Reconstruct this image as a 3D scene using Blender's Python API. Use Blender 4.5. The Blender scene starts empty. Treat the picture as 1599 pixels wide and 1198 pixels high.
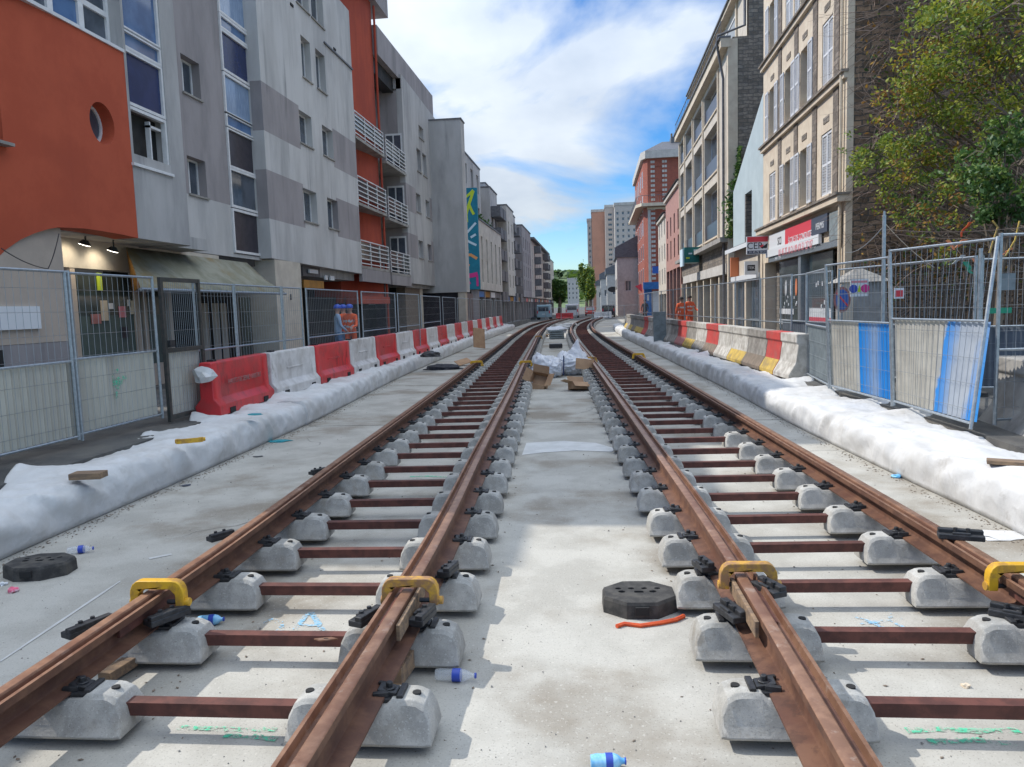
import bpy, bmesh, math, random
from mathutils import Vector, Matrix, noise
from mathutils.geometry import tessellate_polygon
random.seed(7)
C = bpy.context.scene.collection
S = bpy.context.scene
R = math.radians
PI = math.pi
# ------------------------------------------------------------------ camera
FPX, CX, CY = 1180.0, 799.5, 599.0
CAM = Vector((0, 0, 1.97))
_yaw, _pit, _roll = R(6.5), R(5.8), R(1.8)
FW = Vector((-math.sin(_yaw)*math.cos(_pit), math.cos(_yaw)*math.cos(_pit), -math.sin(_pit)))
_r0 = Vector((math.cos(_yaw), math.sin(_yaw), 0)); _u0 = _r0.cross(FW)
RT = _r0*math.cos(_roll) - _u0*math.sin(_roll); UP = _u0*math.cos(_roll) + _r0*math.sin(_roll)
cd = bpy.data.cameras.new('camera'); cam = bpy.data.objects.new('camera', cd); C.objects.link(cam)
m3 = Matrix((RT, UP, -FW)).transposed()
cam.matrix_world = Matrix.Translation(CAM) @ m3.to_4x4()
cd.sensor_width = 36; cd.lens = 36*FPX/1599; cd.clip_end = 3000; cd.clip_start = 0.05
S.camera = cam
# surveying helpers: where a sight line meets a real plane of the street
def ray(px, py): return FW + RT*((px-CX)/FPX) + UP*((CY-py)/FPX)
def onz(px, py, z=0.):
    d = ray(px, py); return CAM + d*((z-CAM.z)/d.z)
def onx(px, py, x):
    d = ray(px, py); return CAM + d*((x-CAM.x)/d.x)
def ony(px, py, y):
    d = ray(px, py); return CAM + d*((y-CAM.y)/d.y)
# ------------------------------------------------------------------ light
SUN = Vector((-0.93, 0.22, 0.98)).normalized()      # towards the sun
sl = bpy.data.lights.new('sun', 'SUN'); so = bpy.data.objects.new('sun', sl); C.objects.link(so)
sl.energy = 3.25; sl.angle = R(0.55); sl.color = (1.0, .95, .87)
so.rotation_euler = SUN.to_track_quat('Z', 'Y').to_euler(); so.location = (-20, 10, 40)
W = bpy.data.worlds.new('World'); S.world = W; W.use_nodes = True
wn, wl_ = W.node_tree.nodes, W.node_tree.links
wn.clear()
wo = wn.new('ShaderNodeOutputWorld'); bg = wn.new('ShaderNodeBackground'); bg.inputs['Strength'].default_value = .15
sky = wn.new('ShaderNodeTexSky'); sky.sky_type = 'NISHITA'; sky.sun_disc = False
sky.sun_elevation = math.asin(SUN.z); sky.sun_rotation = math.atan2(SUN.x, SUN.y)
sky.air_density = 1.0; sky.dust_density = .25; sky.ozone_density = 1.6
tc = wn.new('ShaderNodeTexCoord'); sep = wn.new('ShaderNodeSeparateXYZ'); wl_.new(tc.outputs['Generated'], sep.inputs[0])
def wm(op, a, b):
    n = wn.new('ShaderNodeMath'); n.operation = op
    for i, v in enumerate((a, b)):
        if isinstance(v, (int, float)): n.inputs[i].default_value = v
        elif v is not None: wl_.new(v, n.inputs[i])
    return n.outputs[0]
den = wm('ADD', wm('MAXIMUM', sep.outputs[2], 0.0), .16)
cmb = wn.new('ShaderNodeCombineXYZ')
wl_.new(wm('DIVIDE', sep.outputs[0], den), cmb.inputs[0]); wl_.new(wm('DIVIDE', sep.outputs[1], den), cmb.inputs[1])
nz = wn.new('ShaderNodeTexNoise'); nz.inputs['Scale'].default_value = 1.15; nz.inputs['Detail'].default_value = 9; nz.inputs['Roughness'].default_value = .52
nz.inputs['Distortion'].default_value = .35
mp = wn.new('ShaderNodeMapping'); mp.inputs['Location'].default_value = (3.35, 0.4, 1.2); mp.inputs['Scale'].default_value = (1.15, .8, 1)
wl_.new(cmb.outputs[0], mp.inputs[0]); wl_.new(mp.outputs[0], nz.inputs['Vector'])
el = wn.new('ShaderNodeMapRange'); el.interpolation_type = 'SMOOTHSTEP'
el.inputs[1].default_value = .04; el.inputs[2].default_value = .21; el.inputs[3].default_value = -.15; el.inputs[4].default_value = .045
wl_.new(sep.outputs[2], el.inputs[0])
rp = wn.new('ShaderNodeValToRGB'); rp.color_ramp.elements[0].position = .47; rp.color_ramp.elements[1].position = .61
wl_.new(wm('ADD', nz.outputs['Fac'], el.outputs[0]), rp.inputs[0])
nz2 = wn.new('ShaderNodeTexNoise'); nz2.inputs['Scale'].default_value = 2.2; nz2.inputs['Detail'].default_value = 7
wl_.new(mp.outputs[0], nz2.inputs['Vector'])
rp2 = wn.new('ShaderNodeValToRGB'); rp2.color_ramp.elements[0].position = .3; rp2.color_ramp.elements[1].position = .72
rp2.color_ramp.elements[0].color = (3.0, 3.45, 4.1, 1); rp2.color_ramp.elements[1].color = (4.6, 4.95, 5.3, 1)
wl_.new(nz2.outputs['Fac'], rp2.inputs[0])
mx = wn.new('ShaderNodeMix'); mx.data_type = 'RGBA'
wl_.new(wm('MULTIPLY', rp.outputs[0], .93), mx.inputs[0]); hs_ = wn.new('ShaderNodeHueSaturation'); hs_.inputs['Saturation'].default_value = 1.45; hs_.inputs['Value'].default_value = .78; wl_.new(sky.outputs[0], hs_.inputs['Color']); tn_ = wn.new('ShaderNodeMix'); tn_.data_type = 'RGBA'; tn_.blend_type = 'MULTIPLY'; tn_.inputs[0].default_value = 1; wl_.new(hs_.outputs[0], tn_.inputs[6]); tn_.inputs[7].default_value = (.80, .97, 1.18, 1); wl_.new(tn_.outputs[2], mx.inputs[6]); 
zen = wm('MULTIPLY_ADD', wm('MAXIMUM', sep.outputs[2], 0.0), 1.7); zen.node.inputs[2].default_value = .72
vm = wn.new('ShaderNodeVectorMath'); vm.operation = 'SCALE'; wl_.new(rp2.outputs[0], vm.inputs[0]); wl_.new(zen, vm.inputs[3]); wl_.new(vm.outputs[0], mx.inputs[7])
wl_.new(mx.outputs[2], bg.inputs[0]); wl_.new(bg.outputs[0], wo.inputs[0])
S.view_settings.view_transform = 'Standard'; S.view_settings.look = 'None'; S.view_settings.gamma = 1; S.view_settings.exposure = 0.30
S.render.engine = 'CYCLES'
S.cycles.max_bounces = 6; S.cycles.diffuse_bounces = 3; S.cycles.glossy_bounces = 3; S.cycles.transparent_max_bounces = 12
# ------------------------------------------------------------------ materials
def mat(name, c1, c2=None, scale=3., rough=.85, bump=0., bscale=60., metal=0., spec=.5, c3=None, s3=.4, f3=.6, detail=6, stretch=(1, 1, 1), ramp=(.38, .62), coat=0, alpha=1, dist=.02, rnd=0.):
    m = bpy.data.materials.new(name); m.use_nodes = True
    n, l = m.node_tree.nodes, m.node_tree.links
    b = n['Principled BSDF']; b.inputs['Roughness'].default_value = rough; b.inputs['Metallic'].default_value = metal
    b.inputs['Specular IOR Level'].default_value = spec; b.inputs['Coat Weight'].default_value = coat; b.inputs['Alpha'].default_value = alpha
    g = n.new('ShaderNodeNewGeometry'); mpn = n.new('ShaderNodeMapping'); mpn.inputs['Scale'].default_value = stretch
    l.new(g.outputs['Position'], mpn.inputs[0])
    def nz_(s, d=detail):
        t = n.new('ShaderNodeTexNoise'); t.inputs['Scale'].default_value = s; t.inputs['Detail'].default_value = d; t.inputs['Roughness'].default_value = .62
        l.new(mpn.outputs[0], t.inputs['Vector']); return t
    def mixc(f, a, bb):
        k = n.new('ShaderNodeMix'); k.data_type = 'RGBA'; l.new(f, k.inputs[0])
        for i, v in ((6, a), (7, bb)):
            if isinstance(v, tuple): k.inputs[i].default_value = (*v, 1)
            else: l.new(v, k.inputs[i])
        return k.outputs[2]
    def rmp(f, a, bb, hi=1.):
        r = n.new('ShaderNodeMapRange'); r.interpolation_type = 'SMOOTHSTEP'; l.new(f, r.inputs[0]); r.inputs[1].default_value = a; r.inputs[2].default_value = bb; r.inputs[4].default_value = hi; return r.outputs[0]
    col = c1
    if c2: col = mixc(rmp(nz_(scale).outputs['Fac'], *ramp), c1, c2)
    if c3: col = mixc(rmp(nz_(s3).outputs['Fac'], .47, .66, f3), col, c3)
    if rnd:
        oi = n.new('ShaderNodeObjectInfo'); h = n.new('ShaderNodeHueSaturation')
        r = n.new('ShaderNodeMapRange'); l.new(oi.outputs['Random'], r.inputs[0]); r.inputs[3].default_value = 1-rnd; r.inputs[4].default_value = 1+rnd
        l.new(r.outputs[0], h.inputs['Value'])
        if isinstance(col, tuple): h.inputs['Color'].default_value = (*col, 1)
        else: l.new(col, h.inputs['Color'])
        col = h.outputs[0]
    if isinstance(col, tuple): b.inputs['Base Color'].default_value = (*col, 1)
    else: l.new(col, b.inputs['Base Color'])
    if bump:
        bp = n.new('ShaderNodeBump'); bp.inputs['Strength'].default_value = bump; bp.inputs['Distance'].default_value = dist
        l.new(nz_(bscale, 4).outputs['Fac'], bp.inputs['Height']); l.new(bp.outputs[0], b.inputs['Normal'])
    m['_'] = 1
    return m
def fleck(m, dark, light, s=120., amount=.35):
    """small aggregate specks over a material's colour"""
    n, l = m.node_tree.nodes, m.node_tree.links; b = n['Principled BSDF']
    src = b.inputs['Base Color'].links[0].from_socket
    g = n.new('ShaderNodeNewGeometry')
    for s_, c, lo, hi in ((s, dark, .60, .68), (s*.55, light, .62, .70)):
        t = n.new('ShaderNodeTexNoise'); t.inputs['Scale'].default_value = s_; t.inputs['Detail'].default_value = 2; l.new(g.outputs['Position'], t.inputs['Vector'])
        r = n.new('ShaderNodeMapRange'); l.new(t.outputs['Fac'], r.inputs[0]); r.inputs[1].default_value = lo; r.inputs[2].default_value = hi; r.inputs[4].default_value = amount
        k = n.new('ShaderNodeMix'); k.data_type = 'RGBA'; l.new(r.outputs[0], k.inputs[0]); l.new(src, k.inputs[6]); k.inputs[7].default_value = (*c, 1); src = k.outputs[2]
    l.new(src, b.inputs['Base Color']); return m
def courses(m, c_mortar, bw, bh, gap=.012, plane='x', vary=.35, mixf=1.):
    """brick or rubble courses laid over a wall's base colour"""
    n, l = m.node_tree.nodes, m.node_tree.links; b = n['Principled BSDF']
    g = n.new('ShaderNodeNewGeometry'); s = n.new('ShaderNodeSeparateXYZ'); c = n.new('ShaderNodeCombineXYZ'); l.new(g.outputs['Position'], s.inputs[0])
    ad = n.new('ShaderNodeMath'); ad.operation = 'ADD'; l.new(s.outputs[0], ad.inputs[0]); l.new(s.outputs[1], ad.inputs[1])
    tn = n.new('ShaderNodeTexNoise'); tn.inputs['Scale'].default_value = 2.5; l.new(g.outputs['Position'], tn.inputs['Vector'])
    dd = n.new('ShaderNodeMath'); dd.operation = 'MULTIPLY_ADD'; l.new(tn.outputs['Fac'], dd.inputs[0]); dd.inputs[1].default_value = vary*.5; l.new(s.outputs[2], dd.inputs[2])
    l.new(ad.outputs[0], c.inputs[0]); l.new(dd.outputs[0], c.inputs[1])
    t = n.new('ShaderNodeTexBrick'); l.new(c.outputs[0], t.inputs['Vector']); t.inputs['Scale'].default_value = 1; t.inputs['Mortar Size'].default_value = gap
    t.inputs['Brick Width'].default_value = bw; t.inputs['Row Height'].default_value = bh; t.inputs['Mortar'].default_value = (*c_mortar, 1)
    src = b.inputs['Base Color'].links[0].from_socket
    h = n.new('ShaderNodeHueSaturation'); h.inputs['Value'].default_value = 1-vary; l.new(src, h.inputs['Color'])
    l.new(src, t.inputs['Color1']); l.new(h.outputs[0], t.inputs['Color2'])
    l.new(t.outputs['Color'], b.inputs['Base Color']); return m
def streaks(m, dark, amount=.5, sx=2.2, sz=.12, lo=.52, hi=.72):
    n, l = m.node_tree.nodes, m.node_tree.links; b = n['Principled BSDF']; src = b.inputs['Base Color'].links[0].from_socket
    g = n.new('ShaderNodeNewGeometry'); mp_ = n.new('ShaderNodeMapping'); mp_.inputs['Scale'].default_value = (sx, sx, sz); l.new(g.outputs['Position'], mp_.inputs[0])
    t = n.new('ShaderNodeTexNoise'); t.inputs['Scale'].default_value = 1; t.inputs['Detail'].default_value = 8; t.inputs['Roughness'].default_value = .7; l.new(mp_.outputs[0], t.inputs['Vector'])
    t2 = n.new('ShaderNodeTexNoise'); t2.inputs['Scale'].default_value = .35; t2.inputs['Detail'].default_value = 4; l.new(g.outputs['Position'], t2.inputs['Vector'])
    r = n.new('ShaderNodeMapRange'); r.interpolation_type = 'SMOOTHSTEP'; l.new(t.outputs['Fac'], r.inputs[0]); r.inputs[1].default_value = lo; r.inputs[2].default_value = hi; r.inputs[4].default_value = amount
    r2 = n.new('ShaderNodeMapRange'); l.new(t2.outputs['Fac'], r2.inputs[0]); r2.inputs[1].default_value = .38; r2.inputs[2].default_value = .6
    mu = n.new('ShaderNodeMath'); mu.operation = 'MULTIPLY'; l.new(r.outputs[0], mu.inputs[0]); l.new(r2.outputs[0], mu.inputs[1])
    k = n.new('ShaderNodeMix'); k.data_type = 'RGBA'; l.new(mu.outputs[0], k.inputs[0]); l.new(src, k.inputs[6]); k.inputs[7].default_value = (*dark, 1); l.new(k.outputs[2], b.inputs['Base Color']); return m
def speckled_alpha(m, s=55, lo=.42, hi=.56):
    n, l = m.node_tree.nodes, m.node_tree.links; b = n['Principled BSDF']; g = n.new('ShaderNodeNewGeometry'); t = n.new('ShaderNodeTexNoise'); t.inputs['Scale'].default_value = s; t.inputs['Detail'].default_value = 6; l.new(g.outputs['Position'], t.inputs['Vector'])
    t2 = n.new('ShaderNodeTexNoise'); t2.inputs['Scale'].default_value = 7; l.new(g.outputs['Position'], t2.inputs['Vector']); ad = n.new('ShaderNodeMath'); ad.operation = 'MULTIPLY_ADD'; l.new(t2.outputs['Fac'], ad.inputs[0]); ad.inputs[1].default_value = .8; l.new(t.outputs['Fac'], ad.inputs[2])
    r = n.new('ShaderNodeMapRange'); l.new(ad.outputs[0], r.inputs[0]); r.inputs[1].default_value = lo+.4; r.inputs[2].default_value = hi+.4; r.inputs[4].default_value = .8; l.new(r.outputs[0], b.inputs['Alpha']); return m
M = {}
M['slab'] = fleck(mat('slab_concrete', (.375, .36, .32), (.46, .445, .40), 1.6, .9, .3, 90, c3=(.22, .185, .14), s3=.5, f3=.85, dist=.006), (.15, .14, .12), (.56, .54, .49), 95, .5)
M['slab2'] = mat('slab_patch', (.52, .52, .5), (.6, .6, .58), 4, .6, .1, 60)
M['asphalt'] = fleck(mat('asphalt', (.07, .07, .07), (.12, .118, .11), 1.2, .95, .5, 140, c3=(.2, .18, .15), s3=.8, f3=.5), (.03, .03, .03), (.25, .24, .22), 150, .4)
M['block'] = fleck(mat('sleeper_concrete', (.32, .315, .295), (.43, .42, .39), 9, .92, .35, 70, c3=(.3, .285, .25), s3=5, f3=.5, dist=.006, rnd=.1), (.17, .16, .15), (.6, .6, .57), 160, .45)
M['hole'] = mat('hole_dark', (.02, .02, .02), rough=.9)
M['rust'] = mat('rusty_steel', (.125, .06, .04), (.20, .10, .06), 7, .62, .25, 120, metal=.25, c3=(.13, .055, .035), s3=2.2, f3=.75, dist=.003)
M['rust_hi'] = mat('rail_head_rust', (.25, .135, .085), (.34, .19, .12), 14, .45, .15, 150, metal=.4, c3=(.17, .07, .04), s3=1.8, f3=.7, dist=.002)
M['rust_dk'] = mat('crossbar_rust', (.085, .032, .025), (.14, .05, .037), 10, .65, .3, 120, metal=.15, rnd=.12, dist=.003)
M['black'] = mat('black_casting', (.018, .019, .021), (.035, .036, .04), 30, .5, .2, 150, dist=.003)
M['rubber'] = mat('black_rubber', (.035, .034, .033), (.065, .062, .058), 12, .85, .4, 90, c3=(.1, .09, .075), s3=6, f3=.5, dist=.004)
M['yellow'] = mat('yellow_paint', (.72, .42, .02), (.62, .34, .02), 9, .45, .15, 80, c3=(.25, .12, .05), s3=11, f3=.6, dist=.003)
M['yellow2'] = mat('worn_yellow_paint', (.6, .33, .04), (.32, .17, .08), 16, .6, .3, 90, c3=(.2, .11, .07), s3=9, f3=.6, dist=.004)
M['wood'] = mat('old_timber', (.3, .2, .12), (.17, .12, .085), 3, .85, .4, 30, stretch=(1, 8, 8))
M['cloth'] = mat('white_geotextile', (.63, .63, .625), (.56, .56, .555), 2.5, .75, .5, 30, c3=(.42, .40, .37), s3=1.3, f3=.5, spec=.35, dist=.006)
M['bag'] = mat('woven_bag', (.7, .71, .74), (.6, .61, .65), 5, .6, .7, 12, spec=.4, dist=.03)
M['card'] = mat('cardboard', (.42, .27, .16), (.36, .22, .13), 5, .85, .2, 40)
M['galv'] = mat('galvanised_steel', (.42, .46, .49), (.33, .37, .4), 20, .42, .1, 80, metal=.7, dist=.002)
M['wire'] = mat('galvanised_wire', (.3, .32, .34), rough=.5, metal=.6)
M['sheet'] = mat('cream_sheet', (.50, .48, .41), (.44, .42, .36), 2.5, .55, .1, 20, c3=(.33, .3, .26), s3=1.6, f3=.4, stretch=(1, 1, .3))
M['sheet_dk'] = mat('grey_sheet', (.11, .13, .16), (.15, .17, .2), 2.5, .6)
M['gate'] = mat('dark_green_frame', (.035, .04, .038), (.06, .055, .05), 12, .5)
M['plred'] = mat('red_plastic', (.62, .035, .04), (.52, .03, .035), 3, .42, .1, 30, c3=(.42, .07, .06), s3=3, f3=.4, rnd=.08)
M['plwhite'] = mat('white_plastic', (.66, .64, .62), (.56, .54, .52), 4, .5, .1, 30, c3=(.4, .37, .33), s3=2.5, f3=.4, rnd=.08)
M['jwhite'] = mat('barrier_white', (.55, .53, .49), (.4, .38, .34), 5, .85, .4, 60, c3=(.26, .23, .2), s3=3.5, f3=.7, dist=.005)
M['jgrey'] = mat('barrier_grey', (.3, .28, .25), (.2, .185, .165), 5, .9, .4, 60, c3=(.13, .11, .1), s3=3, f3=.6, dist=.005)
M['jred'] = mat('barrier_red', (.52, .06, .05), (.42, .05, .045), 5, .7, .3, 60, c3=(.3, .12, .1), s3=3, f3=.5, dist=.005)
M['jpink'] = mat('barrier_faded_red', (.42, .17, .16), (.34, .14, .13), 5, .8, .3, 60, c3=(.25, .18, .16), s3=3, f3=.5, dist=.005)
M['jyel'] = mat('barrier_yellow', (.55, .38, .08), (.42, .29, .07), 6, .8, .3, 60, c3=(.22, .17, .1), s3=4, f3=.6, dist=.005)
M['jbrown'] = mat('barrier_brown', (.22, .17, .13), (.16, .13, .1), 6, .9, .3, 60, dist=.005)
M['concrete'] = mat('old_concrete', (.36, .34, .31), (.27, .255, .235), 2.5, .92, .4, 50, c3=(.2, .18, .16), s3=1.2, f3=.6, dist=.006)
M['orange'] = mat('orange_render', (.43, .078, .035), (.48, .092, .042), 1.5, .93, .3, 120, c3=(.37, .07, .034), s3=.7, f3=.4, dist=.004)
M['orange2'] = mat('rust_red_render', (.42, .075, .038), (.35, .062, .035), 1.5, .93, .2, 90, c3=(.3, .055, .035), s3=.8, f3=.5, stretch=(1, 1, .4), dist=.004)
M['grey'] = mat('grey_render', (.48, .47, .46), (.41, .40, .39), 1.1, .93, .25, 110, c3=(.24, .235, .24), s3=.5, f3=.55, stretch=(1, 1, .35), dist=.004)
M['greyl'] = mat('pale_grey_render', (.57, .56, .545), (.48, .47, .455), 1., .93, .25, 110, c3=(.29, .29, .29), s3=.55, f3=.5, stretch=(1, 1, .28), dist=.004)
M['mauve'] = mat('mauve_grey_render', (.35, .32, .32), (.30, .275, .275), 1.2, .93, .25, 110, c3=(.19, .18, .185), s3=.7, f3=.5, stretch=(1, 1, .35), dist=.004)
M['beige'] = mat('beige_panel', (.48, .4, .33), (.43, .36, .3), 2, .8)
M['cream'] = mat('cream_stone', (.66, .57, .44), (.6, .5, .38), 2.5, .88, .3, 60, c3=(.46, .38, .29), s3=1.5, f3=.35, dist=.006)
M['cream2'] = mat('pale_cream_render', (.6, .54, .45), (.54, .48, .4), 2.5, .88, .2, 60, c3=(.42, .36, .29), s3=1.2, f3=.4, dist=.006)
M['whitewall'] = mat('off_white_render', (.58, .55, .5), (.5, .47, .43), 2, .9, c3=(.4, .37, .33), s3=.8, f3=.5)
M['stone'] = courses(mat('rubble_stone', (.27, .22, .18), (.18, .15, .125), 3.5, .95, .9, 9, c3=(.33, .28, .23), s3=2, f3=.6, dist=.05), (.14, .12, .1), .42, .17, .02, vary=.4)
M['stonedk'] = courses(mat('dark_party_wall', (.40, .27, .175), (.24, .165, .11), 2.5, .98, .9, 9, c3=(.22, .16, .11), s3=1.1, f3=.6, dist=.06), (.1, .085, .07), .4, .16, .02, vary=.45)
M['brickgr'] = courses(mat('grey_brown_rubble', (.34, .285, .225), (.22, .185, .15), 4, .95, .7, 10, c3=(.27, .25, .22), s3=1.5, f3=.6, dist=.04), (.12, .11, .1), .5, .18, .02, vary=.4)
M['bluewall'] = mat('pale_blue_render', (.45, .53, .55), (.41, .49, .51), 1.5, .9, .15, 60, c3=(.37, .44, .46), s3=.6, f3=.4, dist=.004)
M['pink'] = mat('pink_brick', (.45, .25, .2), (.38, .2, .165), 3, .9, .3, 40, c3=(.38, .2, .18), s3=1, f3=.5, dist=.01)
M['redbrick'] = courses(mat('red_brick', (.4, .09, .05), (.32, .07, .045), 3, .9), (.3, .15, .11), .22, .075, .01, vary=.2)
M['slate'] = mat('slate_roof', (.11, .115, .125), (.16, .165, .175), 3, .7, stretch=(1, 1, 3))
M['zinc'] = mat('zinc_trim', (.12, .12, .13), (.17, .17, .18), 5, .55, metal=.3)
M['white'] = mat('white_paint', (.74, .74, .74), (.66, .66, .66), 6, .5)
M['shutter'] = mat('white_shutter', (.68, .69, .7), (.6, .61, .63), 4, .6)
M['curtain'] = mat('pale_curtain_behind_glass', (.3, .4, .55), (.16, .24, .38), 9, .08, stretch=(1, 6, .3), spec=.8)
M['glass'] = mat('window_glass', (.05, .065, .085), (.09, .11, .14), 1.3, .05, spec=.9)
M['glassbl'] = mat('blue_glass', (.10, .19, .36), (.05, .11, .24), .9, .05, spec=.9)
M['navy'] = mat('navy_panel', (.012, .024, .09), (.016, .03, .11), 2, .25)
M['darkpanel'] = mat('dark_panel', (.022, .018, .028), (.04, .033, .045), 5, .3)
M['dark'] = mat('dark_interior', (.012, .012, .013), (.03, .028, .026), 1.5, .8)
M['shopglass'] = mat('shop_glass', (.03, .042, .04), (.06, .075, .07), 1.2, .08, spec=.8)
M['frost'] = mat('green_film_glass', (.07, .105, .1), (.09, .125, .115), 2, .25)
M['awning'] = mat('mossy_awning', (.32, .31, .24), (.23, .225, .16), 2, .9, .3, 20, c3=(.38, .22, .05), s3=.5, f3=.6)
M['awnin'] = mat('ochre_awning_side', (.42, .2, .04), (.3, .15, .04), 2, .9)
M['teal'] = mat('mural_teal', (.01, .17, .25), (.012, .2, .29), 2, .8)
M['mlime'] = mat('mural_lime', (.5, .62, .04), rough=.8); M['mwhite'] = mat('mural_pale', (.55, .68, .75), rough=.8)
M['morange'] = mat('mural_orange', (.7, .32, .12), rough=.8); M['mmag'] = mat('mural_magenta', (.62, .04, .24), rough=.8)
M['red'] = mat('red_sign', (.68, .05, .07), rough=.4); M['signwhite'] = mat('sign_white', (.72, .74, .76), rough=.4); M['navysign'] = mat('slate_blue_sign', (.06, .07, .1), rough=.4)
M['pinkred'] = mat('faded_red_lettering', (.72, .25, .28), rough=.5); M['ink'] = mat('black_lettering', (.02, .02, .03), rough=.5)
M['shopteal'] = mat('teal_sign', (.0, .12, .12), (.005, .16, .15), 3, .4); M['shopblue'] = mat('blue_shopfront', (.02, .14, .42), (.03, .18, .5), 3, .5)
M['signorange'] = mat('orange_sign', (.75, .24, .1), rough=.5); M['green'] = mat('green_plastic', (.02, .3, .17), rough=.5)
M['hivis'] = mat('orange_hi_vis_cloth', (.82, .13, .03), (.7, .1, .03), 12, .8); M['reflect'] = mat('silver_reflective_band', (.6, .6, .58), rough=.4)
M['jean'] = mat('blue_work_trousers', (.13, .25, .42), (.09, .18, .32), 12, .85); M['jacketdk'] = mat('dark_clothing', (.03, .03, .04), (.05, .05, .06), 10, .85)
M['shirtbl'] = mat('light_blue_shirt', (.3, .42, .58), (.25, .36, .5), 9, .85); M['skin'] = mat('skin', (.42, .24, .17), rough=.6); M['hair'] = mat('dark_hair', (.03, .022, .018), rough=.8)
M['helmet'] = mat('blue_helmet', (.02, .08, .5), rough=.35)
M['leafg'] = mat('leaf_green', (.17, .25, .04), (.10, .17, .03), 1.2, .6, rnd=.05); M['leafy'] = mat('leaf_yellow_green', (.34, .34, .03), (.22, .27, .03), 1.5, .6)
M['leafo'] = mat('leaf_ochre', (.42, .25, .04), (.28, .14, .04), 2, .7); M['leafd'] = mat('leaf_dark_green', (.045, .11, .025), (.08, .17, .04), 2, .5)
M['twig'] = mat('bare_twig', (.38, .27, .2), (.24, .16, .12), 3, .9); M['bark'] = mat('bark', (.2, .16, .12), (.12, .095, .07), 4, .95, .5, 30)
M['hill'] = mat('wooded_hill', (.10, .15, .07), (.16, .21, .09), .05, .95, c3=(.04, .07, .035), s3=.02, f3=.8)
M['bottle'] = mat('clear_bottle_plastic', (.75, .8, .84), rough=.08, alpha=.28, spec=.9); M['blab'] = mat('blue_label', (.03, .07, .42), rough=.4)
M['litbl'] = mat('light_blue_plastic', (.12, .42, .75), (.3, .6, .85), 20, .3); M['litpk'] = mat('pink_wrapper', (.75, .1, .2), (.6, .5, .55), 20, .4)
M['tealcloth'] = mat('teal_rag', (.02, .25, .3), rough=.8); M['strap'] = mat('orange_webbing', (.7, .1, .02), (.55, .07, .02), 20, .7)
M['spraybl'] = mat('blue_spray_paint', (.2, .5, .75), (.42, .5, .52), 40, .9); M['spraygr'] = mat('green_spray_paint', (.08, .62, .36), (.38, .46, .38), 35, .9, ramp=(.45, .6))
M['palis'] = mat('weathered_stakes', (.17, .125, .09), (.1, .075, .055), 8, .9, stretch=(1, 1, .2)); M['pallet'] = mat('grey_slab_stack', (.23, .27, .28), (.17, .2, .21), 5, .8)
M['towerp'] = mat('salmon_render', (.56, .3, .21), (.5, .27, .19), .3, .9); M['towerw'] = mat('pale_tower_render', (.56, .5, .44), (.5, .45, .41), .3, .9)
for k_ in ('leafg', 'leafy', 'leafo', 'leafd'):
    b_ = M[k_].node_tree.nodes['Principled BSDF']; b_.inputs['Subsurface Weight'].default_value = 0
    tr = M[k_].node_tree.nodes.new('ShaderNodeBsdfTranslucent'); ms = M[k_].node_tree.nodes.new('ShaderNodeMixShader'); ms.inputs[0].default_value = .35; L_ = M[k_].node_tree.links
    L_.new(b_.inputs['Base Color'].links[0].from_socket, tr.inputs['Color']); L_.new(b_.outputs[0], ms.inputs[1]); L_.new(tr.outputs[0], ms.inputs[2]); L_.new(ms.outputs[0], M[k_].node_tree.nodes['Material Output'].inputs['Surface'])
def crumple(m, s=2.4, strength=.9, dist=.03):
    n, l = m.node_tree.nodes, m.node_tree.links; b = n['Principled BSDF']; g = n.new('ShaderNodeNewGeometry'); prev = b.inputs['Normal'].links[0].from_socket if b.inputs['Normal'].links else None
    for s_, k_ in ((s, 1.), (s*3.1, .35)):
        t = n.new('ShaderNodeTexNoise'); t.noise_type = 'RIDGED_MULTIFRACTAL'; t.inputs['Scale'].default_value = s_; t.inputs['Detail'].default_value = 2.5; t.inputs['Distortion'].default_value = .6; l.new(g.outputs['Position'], t.inputs['Vector'])
        bp = n.new('ShaderNodeBump'); bp.inputs['Strength'].default_value = strength; bp.inputs['Distance'].default_value = dist*k_; l.new(t.outputs['Fac'], bp.inputs['Height'])
        if prev is not None: l.new(prev, bp.inputs['Normal'])
        prev = bp.outputs[0]
    l.new(prev, b.inputs['Normal'])
crumple(M['cloth'], 2.2, .8, .035); crumple(M['bag'], 4.5, .8, .03)
M['lampglow'] = bpy.data.materials.new('lit_spotlight'); M['lampglow'].use_nodes = True
_b = M['lampglow'].node_tree.nodes['Principled BSDF']; _b.inputs['Emission Color'].default_value = (1, .93, .78, 1); _b.inputs['Emission Strength'].default_value = 6
M['tarp'] = mat('pale_blue_van_paint', (.35, .5, .56), rough=.4); M['plate'] = mat('blue_road_sign', (.03, .12, .45), rough=.4)
for k_, d_, a_ in (('greyl', (.17, .175, .18), .75), ('grey', (.15, .15, .155), .65), ('mauve', (.12, .11, .115), .6), ('orange2', (.2, .035, .02), .5), ('cream', (.32, .25, .18), .45), ('cream2', (.3, .25, .19), .55), ('whitewall', (.3, .27, .24), .55), ('concrete', (.14, .125, .11), .6), ('bluewall', (.3, .36, .38), .4), ('orange', (.3, .05, .03), .25)): streaks(M[k_], d_, a_)
for k_ in ('plred', 'plwhite'): streaks(M[k_], (.16, .12, .1) if k_ == 'plwhite' else (.2, .03, .03), .7, 5, 2.5, .5, .66)
streaks(M['rust_hi'], (.5, .4, .33), .55, 9, 9, .56, .66); streaks(M['rust'], (.07, .035, .025), .7, 8, 8, .5, .6); streaks(M['block'], (.2, .17, .13), .5, 7, 7, .5, .64)
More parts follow.
